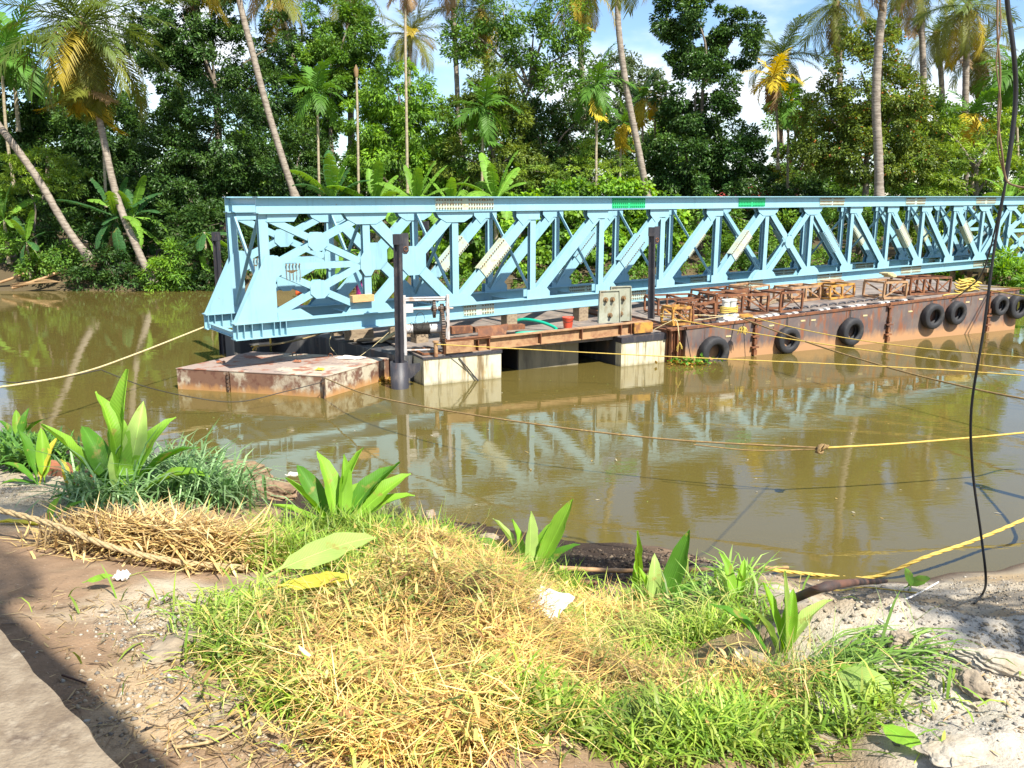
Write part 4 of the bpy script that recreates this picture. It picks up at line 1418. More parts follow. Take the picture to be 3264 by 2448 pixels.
for k_, (s_, b_, l_, w_, h_, rz_, m_, lb) in enumerate((
        (1.3, 1.35, 1.0, 0.16, 0.05, 0.3, 'yellow_steel', 'orange steel flat bar lying beside the yellow frame'),
        (2.5, 0.45, 0.9, 0.14, 0.10, 0.05, 'yellow_steel', 'orange brown timber lying in front of the long rusty frame'),
        (9.4, 1.0, 0.45, 0.35, 0.16, 0.2, 'rope_cream', 'cream sack lying on the dirty tan frame'),
        (7.9, 2.1, 0.9, 0.45, 0.05, 0.3, 'rust_tan', 'bent steel sheet lying on the yellow and rust frame'),
        (8.3, 2.9, 0.5, 0.4, 0.25, 0.6, 'rust', 'pile of scrap plates behind the yellow and rust frame'),
        (5.4, 2.4, 1.1, 0.3, 0.10, 0.4, 'wood', 'grey planks lying on the barge behind the tilted frame'))):
    zz_ = qdeck(s_) + 0.02 + (0.74 if 'sack' in lb else 0.60 if 'sheet' in lb else 0)
    mb_ = MB()
    rr_ = random.Random(k_)
    for j_ in range(3 if h_ > 0.08 else 1):
        ax_ = Matrix.Rotation(rz_ + rr_.uniform(-0.2, 0.2) + math.atan2(QE.y, QE.x), 3, 'Z')
        hh_ = h_ / (3 if h_ > 0.08 else 1)
        mb_.box(Q(s_ + rr_.uniform(-.1, .1), b_ + rr_.uniform(-.05, .05), zz_ + hh_ * (j_ + 0.5)), (l_ / 2 * rr_.uniform(0.8, 1), w_ / 2 * rr_.uniform(0.8, 1), hh_ / 2 - 0.002), (ax_ @ V(1, 0, 0), ax_ @ V(0, 1, 0), UPZ))
    mb_.build('scrap_stack' if h_ > 0.08 else 'steel_bar', M[m_], None, tuple(Q(s_, b_, zz_)), label=lb, cat='scrap', group='scrap lying on the barge')

# steel and timber stool under the span where it crosses the barge and at the far bank
for s_, lb in ((6.9, 'rusty support stool under the bridge over the barge'), (8.6, 'second rusty support stool under the bridge over the barge')):
    p_ = W(s_ * PL, BWID / 2, 0)
    sb_, bb_ = (p_ - Q0).dot(QE), (p_ - Q0).dot(QN)
    zb_ = (qdeck(sb_) + 0.02) if bb_ < 5.5 else 0.0
    r_ = thing('support_stool', (p_.x, p_.y, zb_), lb, 'support', 'stools carrying the bridge')
    for t_ in (-0.1, BWID + 0.1):
        MB().ibeam(W(s_ * PL, t_, zb_), W(s_ * PL, t_, ZB - 0.13), 0.2, 0.2, 0.02, 0.02, BE).build('leg', M['rust'], r_)
    MB().ibeam(W(s_ * PL, -0.4, ZB - 0.07), W(s_ * PL, BWID + 0.4, ZB - 0.07), 0.14, 0.13, 0.015, 0.012).build('bearer', M['rust'], r_)


def trestle():
    p = W(13.3 * PL, BWID / 2, 0)
    z0 = float(height(p.x, p.y)) if True else 0
    z0 = min(z0, 0.3)
    r = thing('timber_trestle', (p.x, p.y, z0), 'brown timber trestle holding up the far right end of the bridge', 'trestle')
    for ds in (-0.9, 0.0, 0.9):
        for t in (-0.3, BWID / 2, BWID + 0.3):
            MB().box(W(13.3 * PL + ds, t, (z0 - 0.5 + ZB - 0.2) / 2), (0.10, 0.10, (ZB - 0.2 - z0 + 0.5) / 2), (BE, BN, UPZ)).build('post', M['rust_tan'], r)
        MB().box(W(13.3 * PL + ds, BWID / 2, ZB - 0.10), (0.11, BWID / 2 + 0.6, 0.098), (BE, BN, UPZ)).build('cap_beam', M['wood'], r)
    for t in (-0.42, BWID + 0.42):
        MB().beam(W(13.3 * PL - 0.9, t, z0), W(13.3 * PL + 0.9, t, ZB - 0.25), 0.03, 0.12).build('brace', M['rust_tan'], r)
        MB().beam(W(13.3 * PL + 0.9, t - 0.04, z0), W(13.3 * PL - 0.9, t - 0.04, ZB - 0.25), 0.03, 0.12).build('brace', M['rust_tan'], r)


trestle()


# ---------------- ropes
def rope(pts, r, m, label, n=8, cat='rope', name='rope', sides=6):
    pts = [V(p) for p in pts]
    dense = [pts[0]]
    for p in pts[1:]:
        k = max(1, int((p - dense[-1]).length / 2.6)) if m.startswith('rope') else 1
        a = dense[-1]
        dense += [a.lerp(p, (i + 1) / k) for i in range(k)]
    for _ in range(3 if m.startswith('rope') else 0):                     # even spacing, then relax the corners
        dense = [dense[0]] + [dense[i] * 0.5 + (dense[i - 1] + dense[i + 1]) * 0.25 if len(dense) > 7 else dense[i] for i in range(1, len(dense) - 1)] + [dense[-1]]
    sp = spline(dense, 5 if m.startswith('rope') and len(dense) > 7 else n)
    if m in ('rope_yellow', 'rope_brown', 'rope_cream'):
        r *= 0.65
    c = sum((Vector(p) for p in sp), Vector((0, 0, 0))) / len(sp)
    return MB().tube(sp, r, sides).build(name, M[m], None, tuple(c), label=label, cat=cat, group='mooring ropes and lines')


rope([(-8.35, 23.6, 1.42), (-9.33, 21.0, 1.07), (-9.75, 19, 1.0), (-10.33, 17, 1.13), (-10.63, 16, 1.28), (-14.5, 13.5, 3.0)], 0.035, 'rope_cream', 'thick cream rope from the left end of the bridge to the left picture edge')
rope([(-14.5, 13.5, 2.9), (-11.45, 18.2, 1.04), (-10.67, 18.6, 0.92), (-10.0, 18.8, 0.95), (-9.4, 19.4, 1.01)], 0.012, 'wire', 'thin dark line running along the thick cream rope')
rope([(-9.4, 19.4, 0.99), (-8.38, 19.2, 0.66), (-7.18, 19.0, 0.44), (-6.32, 19.4, 0.25), (-5.46, 20.0, 0.34), (-4.59, 20.65, 0.46)], 0.011, 'wire', 'thin dark line sagging over the water to the raft corner')
rope([(-4.62, 20.78, 0.52), (-2.9, 18.0, 0.69), (-0.19, 15.5, 0.85), (2.51, 14.2, 0.85), (5.01, 13.4, 0.92)], 0.024, 'rope_brown', 'wet brown rope from the raft corner to the knot over the water')
rope([(5.01, 13.4, 0.92), (6.52, 13.6, 0.95), (8.61, 14, 1.01), (10.11, 14.4, 1.05), (16.5, 10.5, 1.5)], 0.027, 'rope_yellow', 'bright yellow rope from the knot to the right picture edge')
rope([(3.04, 13.9, 0.83), (3.95, 13.6, 0.82), (4.98, 13.4, 0.9)], 0.016, 'rope_brown', 'thin loose brown strand ending in the knot')
_k = V((4.99, 13.35, 0.92))
mb_ = MB()
for j_ in range(5):
    mb_.tube([_k + V(0.09 * math.cos(q + j_) * (1 - 0.1 * j_), 0.05 * math.sin(2 * q + j_), 0.06 * math.sin(q * 1.3 + j_ * 1.1)) for q in np.linspace(0, 6.2, 14)], 0.02, 5)
mb_.build('rope_knot', M['rope_brown'], None, tuple(_k), label='brown rope knot where the brown and the yellow rope meet', cat='knot')
rope([P(0.36, -0.04, 1.09), (0.48, 22.5, 0.95), (3.48, 22, 0.82), (5.31, 21.5, 0.84), (8.44, 21, 0.86), (12.11, 20, 0.81), (13.61, 19.6, 0.77), (16.5, 10.5, 1.4)], 0.021, 'rope_yellow', 'lowest yellow rope running from the pontoon mooring post to the right')
rope([(4.48, 25.9, 1.35), (6.08, 24.8, 1.07), (7.73, 23.6, 0.98), (10.22, 21.8, 0.86), (12.23, 20.2, 0.82), (13.32, 19.4, 0.8), (16.5, 10.5, 1.45)], 0.024, 'rope_yellow', 'yellow rope from the yellow frame across the first hanging tyre')
rope([(6.9, 26.2, 1.29), (7.83, 24, 0.95), (8.65, 21.6, 0.8), (10.07, 18.6, 0.7), (10.5, 17.2, 0.75), (10.96, 15.8, 0.81), (16.5, 10.5, 1.35)], 0.033, 'rope_brown', 'thick dark yellow rope slanting down from the white bollard')
rope([(7.25, 26.3, 1.29), (8.28, 25.4, 1.02), (9.45, 24.2, 0.85), (11.03, 22.6, 0.81), (12.67, 21, 1.0), (13.66, 20, 1.18), (16.5, 10.5, 1.55)], 0.022, 'rope_yellow', 'uppermost yellow rope from the white bollard to the right edge')
rope([(4.5, 26.0, 1.41), (5.61, 26.1, 1.36), (6.79, 26.2, 1.31)], 0.02, 'rope_cream', 'upper cream rope stretched between yellow frame and bollard')
rope([(4.52, 25.9, 1.21), (5.6, 26.0, 1.22), (6.74, 26.2, 1.35)], 0.02, 'rope_cream', 'lower cream rope stretched between yellow frame and bollard')
rope([(4.26, 25.6, 0.99), (4.62, 25.55, 1.19), (4.88, 25.5, 1.29), (4.92, 25.2, 0.96), (4.94, 25.2, 0.73)], 0.02, 'rope_cream', 'cream rope end hanging over the cream float corner')
mb_ = MB()
_k = V((4.96, 25.2, 0.68))
for j_ in range(14):
    q_ = RND.uniform(0, 6.28)
    mb_.tube([_k, _k + V(0.05 * math.cos(q_), 0.05 * math.sin(q_), -0.09), _k + V(0.09 * math.cos(q_), 0.06 * math.sin(q_), -RND.uniform(0.16, 0.3))], 0.010, 4)
mb_.build('rope_tassel', M['rope_yellow'], None, tuple(_k), label='frayed yellow rope tassel on the cream float corner', cat='rope')
mb_ = MB()
_k = V((6.99, 25.9, 1.04))
for j_ in range(16):
    q_ = RND.uniform(0, 6.28)
    mb_.tube([_k, _k + V(0.10 * math.cos(q_), 0.05 * math.sin(q_), -0.05), _k + V(0.15 * math.cos(q_), 0.05 * math.sin(q_), -RND.uniform(0.12, 0.26))], 0.014, 4)
mb_.build('rope_tassel', M['rope_yellow'], None, tuple(_k), label='frayed yellow rope bunch hanging below the white bollard', cat='rope')
rope([(-7.2, 23.9, 0.78), (-6.73, 24.3, 0.77), (-6.18, 25, 0.8), (-5.66, 25.8, 0.88), (-5.3, 26.2, 1.0)], 0.03, 'rope_tan', 'tan rope tied from the small timber block out to its yellow end')
rope([(-5.36, 25.8, 1.05), (-5.4, 25.2, 0.63), (-4.98, 24.2, 0.46)], 0.012, 'rope_cream', 'thin pale line from the timber block down to the raft')
rope([(-4.26, 23.2, 0.54), (-3.85, 23.6, 0.83), (-3.35, 24.2, 1.25)], 0.011, 'rope_cream', 'thin pale line from the raft up to the tall black post')
_k = V((-7.21, 23.85, 0.78))
mb_ = MB()
for j_ in range(7):
    q_ = RND.uniform(0, 6.28)
    mb_.tube([_k, _k + V(0.06 * math.cos(q_), 0.03, 0.06 * math.sin(q_)), _k + V(-0.02 + 0.1 * math.cos(q_), 0.02, 0.1 * math.sin(q_) - 0.03)], 0.014, 4)
mb_.build('rope_tassel', M['rope_yellow'], None, tuple(_k), label='bright yellow frayed end of the tan rope under the bridge', cat='rope')
# yellow ropes at the far right of the barge
rope([W(10.7 * PL, -0.1, 1.33), (17.6, 36, 1.45), (17.57, 33.4, 1.44)], 0.035, 'rope_yellow', 'yellow rope slanting from the bottom chord to the rope heap')
rope([(17.6, 33, 1.51), (17.43, 31, 1.74), (16.95, 28, 2.1), (16.5, 10.5, 1.6)], 0.04, 'rope_yellow', 'yellow rope leaving the rope heap level to the right edge')
rope([(17.6, 33, 1.48), (17.45, 31, 1.56), (17.01, 28, 1.7), (16.5, 10.5, 1.3)], 0.032, 'rope_yellow', 'yellow rope leaving the rope heap slanting down to the right')
mb_ = MB()
for j_ in range(9):
    c_ = Q(12.9 + RND.uniform(-0.3, 0.4), 0.5 + RND.uniform(-0.1, 0.3), qdeck(13) + 0.05 + 0.05 * j_ * 0.9)
    mb_.tube([c_ + QE * (0.35 * math.cos(q)) + QN * (0.2 * math.sin(q)) + UPZ * 0.03 * math.sin(3 * q) for q in np.linspace(0, 6.28, 20)], 0.03, 5, False)
mb_.build('rope_heap', M['rope_yellow'], None, tuple(Q(12.9, 0.5, qdeck(13))), label='heap of yellow rope coils on the right end of the barge', cat='rope')
rope([Q(12.6, 0.35, qdeck(12.6) + 0.05), Q(12.1, 0.15, qdeck(12) + 0.05), Q(11.6, 0.2, qdeck(11.6) + 0.05), Q(11.2, 0.1, qdeck(11.2) + 0.05)], 0.035, 'rope_yellow', 'yellow rope lying along the barge edge below the heap')


# ---------------- two people on the pontoon behind the far truss
def skin_body(name, joints, bones, m, parent, sub=1):
    """joints: {name: (world point, radius)}; a Skin modifier grows one continuous surface over the bones"""
    keys = list(joints)
    off = OFF[parent.name]
    me = bpy.data.meshes.new(name)
    me.from_pydata([tuple(V(joints[k][0]) - off) for k in keys], [(keys.index(a), keys.index(b)) for a, b in bones], [])
    o = bpy.data.objects.new(name, me)
    link(o, parent)
    OFF[o.name] = off
    md = o.modifiers.new('skin', 'SKIN')
    md.use_smooth_shade = True
    for i, k in enumerate(keys):
        rr = joints[k][1]
        me.skin_vertices[0].data[i].radius = (rr, rr) if not isinstance(rr, tuple) else rr
    me.skin_vertices[0].data[0].use_root = True
    s = o.modifiers.new('sub', 'SUBSURF')
    s.levels = s.render_levels = sub
    me.materials.append(m)
    return o


M['skin'] = mat('brown_skin', (0.17, 0.085, 0.05), 0.5)
M['hair'] = mat('black_hair', (0.012, 0.010, 0.010), 0.45)
M['magenta'] = mat('magenta_patterned_cloth', (0.38, 0.012, 0.16), 0.8, [((0.10, 0.005, 0.07), 16, (0.5, 0.58), (1, 1, 1), 0.9), ((0.62, 0.10, 0.30), 26, (0.58, 0.66), (1, 1, 1), 0.7)])
M['orange'] = mat('orange_cloth', (0.85, 0.13, 0.02), 0.6)
M['dark_cloth'] = mat('dark_cloth', (0.03, 0.035, 0.06), 0.8)


def person(base, face, sit, label, top_m, low_m, headwear):
    """base: feet point; face: heading (radians, 0 = +X); sit: pelvis height in metres"""
    f = V(math.cos(face), math.sin(face), 0)
    s = V(-f.y, f.x, 0)
    b = V(base)
    r = thing('person', tuple(b), label, 'person', 'workers on the pontoon')
    pt = lambda x, y, z: b + f * x + s * y + UPZ * z
    hp = sit
    ln = 0.10
    J = {'pelvis': (pt(0, 0, hp), (0.15, 0.11)), 'waist': (pt(0.02, 0, hp + 0.16), (0.13, 0.10)), 'chest': (pt(ln * 0.7, 0, hp + 0.36), (0.155, 0.11)), 'neck0': (pt(ln, 0, hp + 0.50), (0.07, 0.065)),
         'neck': (pt(ln + 0.02, 0, hp + 0.56), 0.05), 'jaw': (pt(ln + 0.06, 0, hp + 0.63), (0.06, 0.068)), 'head': (pt(ln + 0.05, 0, hp + 0.71), (0.078, 0.095)), 'crown': (pt(ln + 0.03, 0, hp + 0.79), (0.06, 0.07)),
         'nose': (pt(ln + 0.155, 0, hp + 0.675), 0.014)}
    bones = [('pelvis', 'waist'), ('waist', 'chest'), ('chest', 'neck0'), ('neck0', 'neck'), ('neck', 'jaw'), ('jaw', 'head'), ('head', 'crown'), ('jaw', 'nose')]
    for q, nm in ((-1, 'r'), (1, 'l')):
        J['sh' + nm] = (pt(ln, q * 0.18, hp + 0.46), 0.058)
        J['el' + nm] = (pt(ln + 0.10, q * 0.24, hp + 0.20), 0.042)
        J['wr' + nm] = (pt(ln + 0.32, q * 0.16, hp + 0.16), 0.028)
        J['ha' + nm] = (pt(ln + 0.39, q * 0.14, hp + 0.15), (0.036, 0.018))
        bones += [('neck0', 'sh' + nm), ('sh' + nm, 'el' + nm), ('el' + nm, 'wr' + nm), ('wr' + nm, 'ha' + nm)]
        for k, (dx, dy, dz, L_) in enumerate(((0.02, 0.045, 0.0, 0.05), (0.045, 0.025, -0.005, 0.07), (0.05, 0.008, -0.005, 0.078), (0.048, -0.010, -0.005, 0.07), (0.042, -0.026, -0.005, 0.055))):
            J['f%s%d' % (nm, k)] = (pt(ln + 0.39 + dx, q * (0.14 - dy), hp + 0.15 + dz), 0.010)
            J['g%s%d' % (nm, k)] = (pt(ln + 0.39 + dx + L_ * 0.8, q * (0.14 - dy * 1.2), hp + 0.13), 0.008)
            bones += [('ha' + nm, 'f%s%d' % (nm, k)), ('f%s%d' % (nm, k), 'g%s%d' % (nm, k))]
        J['hip' + nm] = (pt(0, q * 0.09, hp - 0.04), 0.088)
        if sit < 0.7:
            J['kn' + nm] = (pt(0.40, q * 0.14, hp + 0.02), 0.060)
            J['an' + nm] = (pt(0.40, q * 0.12, 0.08), 0.038)
        else:
            J['kn' + nm] = (pt(0.04, q * 0.10, hp * 0.53), 0.060)
            J['an' + nm] = (pt(0.0, q * 0.10, 0.08), 0.038)
        ax = J['an' + nm][0]
        J['toe' + nm] = (ax + f * 0.17 - UPZ * 0.045, 0.032)
        bones += [('pelvis', 'hip' + nm), ('hip' + nm, 'kn' + nm), ('kn' + nm, 'an' + nm), ('an' + nm, 'toe' + nm)]
    skin_body('body', J, bones, M['skin'], r)
    g = 1.16
    sc_ = lambda k: tuple(x * g + 0.012 for x in J[k][1]) if isinstance(J[k][1], tuple) else J[k][1] * g + 0.014
    T = {k: (J[k][0], sc_(k)) for k in ('waist', 'pelvis', 'chest', 'neck0', 'shr', 'shl', 'elr', 'ell')}
    skin_body('shirt', T, [('waist', 'pelvis'), ('waist', 'chest'), ('chest', 'neck0'), ('neck0', 'shr'), ('neck0', 'shl'), ('shr', 'elr'), ('shl', 'ell')], top_m, r)
    T = {k: (J[k][0], sc_(k)) for k in ('pelvis', 'hipr', 'hipl', 'knr', 'knl', 'anr', 'anl')}
    skin_body('trousers', T, [('pelvis', 'hipr'), ('pelvis', 'hipl'), ('hipr', 'knr'), ('hipl', 'knl'), ('knr', 'anr'), ('knl', 'anl')], low_m, r)
    # helmet or hair: a cap shell over the skull
    mb = MB()
    c = J['head'][0] + UPZ * 0.03 - f * 0.012
    n = 16
    rows = [(1.02, -0.35), (1.05, -0.05), (1.0, 0.3), (0.85, 0.62), (0.55, 0.88), (0.05, 1.0)]
    big = 1.15 if headwear else 1.0
    vs_ = [c + (f * math.cos(2 * math.pi * k / n) * 0.112 + s * math.sin(2 * math.pi * k / n) * 0.095) * rr * big + UPZ * z * 0.125 * big for rr, z in rows for k in range(n)]
    fs_ = [(i * n + k, i * n + (k + 1) % n, (i + 1) * n + (k + 1) % n, (i + 1) * n + k) for i in range(len(rows) - 1) for k in range(n)]
    mb.add(vs_, fs_, True)
    if headwear:
        mb.box(c + f * 0.15 - UPZ * 0.035, (0.05, 0.08, 0.006), (f, s, UPZ))
    mb.build('helmet' if headwear else 'hair', M['orange'] if headwear else M['hair'], r)
    return r


person((-4.95, 28.05, 0.80), math.radians(60), 0.82, 'person in magenta patterned top standing behind the far truss with back turned', M['magenta'], M['dark_cloth'], False)
person((-6.98, 27.75, 0.64), math.radians(20), 0.46, 'crouching person in orange helmet and orange vest behind the left truss panel', M['orange'], M['dark_cloth'], True)
timber((-6.98, 27.75, 0.83), (0.2, 0.25, 0.19), 0.4, 'low timber seat under the crouching person in orange')


def stake(x, y, z, label):
    z0 = float(height(np.array([x]), np.array([y]))[0])
    r = thing('mooring_stake', (x, y, z0), label, 'stake', 'mooring stakes on the near bank')
    MB().tube([(x, y, z0 - 0.4), (x, y, z + 0.2)], [0.09, 0.075], 9).build('pole', M['wood'], r)
    mb = MB()
    for k in range(4):
        mb.tube([V(x + 0.095 * math.cos(q), y + 0.095 * math.sin(q), z - 0.12 + 0.05 * k + 0.01 * math.sin(q)) for q in np.linspace(0, 6.28, 14)], 0.02, 5, False)
    mb.build('rope_turns', M['rope_yellow'], r)


stake(16.5, 10.5, 1.5, 'timber mooring stake on the right bank holding the yellow ropes')
stake(-14.5, 13.5, 3.0, 'timber mooring stake on the left bank holding the cream rope')

# ------------------------------------------------------------------ vegetation on the far bank
def leaf_arrays(cent, ldir, nrm, L, Wd, col, fold=0.25):
    """diamond leaves of two triangles folded along the midrib; all inputs are arrays of n rows"""
    n = len(cent)
    ldir = ldir / np.linalg.norm(ldir, axis=1, keepdims=True)
    side = np.cross(ldir, nrm)
    side /= np.maximum(np.linalg.norm(side, axis=1, keepdims=True), 1e-6)
    up = np.cross(side, ldir)
    L, Wd = L[:, None], Wd[:, None]
    a = cent
    t = cent + ldir * L
    m = cent + ldir * L * 0.45
    l = m + side * Wd * 0.5 + up * Wd * fold
    r = m - side * Wd * 0.5 + up * Wd * fold
    v = np.stack([a, l, t, r], 1).reshape(-1, 3)
    i = np.arange(n)[:, None] * 4
    f = np.concatenate([i + np.array([[0, 2, 1]]), i + np.array([[0, 3, 2]])], 1).reshape(-1, 3)
    return v, f, np.repeat(col, 4, axis=0)


def crown_data(blobs, rng, dens=260, leaf=(0.20, 0.095), cols=((0.05, 0.11, 0.02),), clump=0.55, droop=0.35, odd=None, upward=0.55, flat=0.7):
    """blobs: (x, y, z, rx, rz); leaves gathered in clumps near the outside of each blob"""
    C, D, Nn, LL, WW, K = [], [], [], [], [], []
    cols = np.array(cols)
    for (x, y, z, rx, rz) in blobs:
        ry = 0.8 * rx
        n = int(1.6 * dens * 4 * rx * rz)
        k = max(5, int(2.6 * 4 * rx * rz / (clump * clump * 4)))
        u = rng.normal(size=(k, 3))
        u /= np.linalg.norm(u, axis=1, keepdims=True)
        rad = rng.uniform(0.35, 1.0, k) ** 0.5
        cc = u * rad[:, None] * np.array([rx, ry, rz]) + np.array([x, y, z])
        cr = clump * rng.uniform(0.6, 1.35, k)
        cb = rng.uniform(0.75, 1.25, k)
        ci = rng.integers(0, len(cols), k)
        j = rng.integers(0, k, n)
        v = rng.normal(size=(n, 3))
        v /= np.linalg.norm(v, axis=1, keepdims=True)
        rr = rng.uniform(0.15, 1.0, n) ** 0.45
        v[:, 2] *= flat
        p = cc[j] + v * (rr * cr[j])[:, None]
        out = p - np.array([x, y, z])
        out /= np.maximum(np.linalg.norm(out, axis=1, keepdims=True), 1e-5)
        d = v * 0.8 + out * 0.5 + rng.normal(size=(n, 3)) * 0.45
        d[:, 2] -= droop
        nn = out * 0.6 + rng.normal(size=(n, 3)) * 0.45
        nn[:, 2] += upward
        C.append(p)
        D.append(d)
        Nn.append(nn)
        LL.append(leaf[0] * rng.uniform(0.65, 1.3, n))
        WW.append(leaf[1] * rng.uniform(0.75, 1.25, n))
        mixc = np.where(rng.random(n) < 0.7, ci[j], rng.integers(0, len(cols), n))
        c = cols[mixc] * (cb[j] * rng.uniform(0.75, 1.3, n))[:, None]
        if odd is not None:
            w = rng.random(n) < odd[1]
            c[w] = np.array(odd[0]) * rng.uniform(0.7, 1.2, w.sum())[:, None]
        K.append(c)
    C, D, Nn = np.concatenate(C), np.concatenate(D), np.concatenate(Nn)
    return leaf_arrays(C, D, Nn, np.concatenate(LL), np.concatenate(WW), np.concatenate(K))


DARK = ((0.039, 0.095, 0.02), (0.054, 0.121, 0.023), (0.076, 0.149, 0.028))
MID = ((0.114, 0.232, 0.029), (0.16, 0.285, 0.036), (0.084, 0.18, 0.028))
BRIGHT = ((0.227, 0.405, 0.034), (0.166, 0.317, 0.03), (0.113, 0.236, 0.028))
OLIVE = ((0.19, 0.25, 0.034), (0.145, 0.205, 0.03), (0.10, 0.155, 0.027))
LIME = ((0.28, 0.4, 0.043), (0.21, 0.325, 0.037), (0.133, 0.231, 0.03))
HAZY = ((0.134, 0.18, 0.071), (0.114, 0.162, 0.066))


def gz(x, y):
    return float(height(np.array([x]), np.array([y]))[0])


def tree(blobs, label, cols, seed, dens=260, leaf=(0.20, 0.095), name='tree', cat='tree', group='trees on the far bank', r=0.22, m='leaf', trunk=True, bx=None, bark='bark', limbs=6, **kw):
    rng = np.random.default_rng(seed)
    rr = random.Random(seed)
    big = max(blobs, key=lambda b: b[3] * b[4])
    x = bx if bx is not None else sum(b[0] * b[3] for b in blobs) / sum(b[3] for b in blobs)
    y = big[1]
    z0 = gz(x, y)
    root = thing(name, (x, y, z0), label, cat, group)
    v, f, c = crown_data(blobs, rng, dens, leaf, cols, **kw)
    me = np_mesh('crown', v - np.array([x, y, z0]), f, M[m], c)
    obj('crown', me, root)
    if trunk:
        top = max(b[2] for b in blobs)
        mb = MB()
        zt = z0 + (top - z0) * 0.8
        tp = spline([(x, y, z0 - 0.2), (x + rr.uniform(-.3, .3), y, z0 + (zt - z0) * 0.35), (x + rr.uniform(-.5, .5), y, z0 + (zt - z0) * 0.7), (big[0] * 0.4 + x * 0.6, y, zt)], 5)
        k = len(tp)
        mb.tube(tp, [r * (1.25 - 1.0 * i / (k - 1)) for i in range(k)], 8)
        o = mb.build('trunk', M[bark], root)
        bl = sorted(blobs, key=lambda b: -b[3] * b[4])[:limbs]
        for b in bl:
            i0 = min(k - 3, max(1, int(k * min(0.85, max(0.15, (b[2] - b[4] - z0) / max(zt - z0, 0.1))))))
            s = tp[i0]
            e = V(b[0], b[1], b[2] + 0.3 * b[4])
            mid = (s + e) / 2 + V(rr.uniform(-.3, .3), rr.uniform(-.3, .3), 0.3)
            MB().tube(spline([s, mid, e], 4), [r * 0.5 * (1 - 0.085 * i) for i in range(9)], 6).build('limb', M[bark], o)
    return root


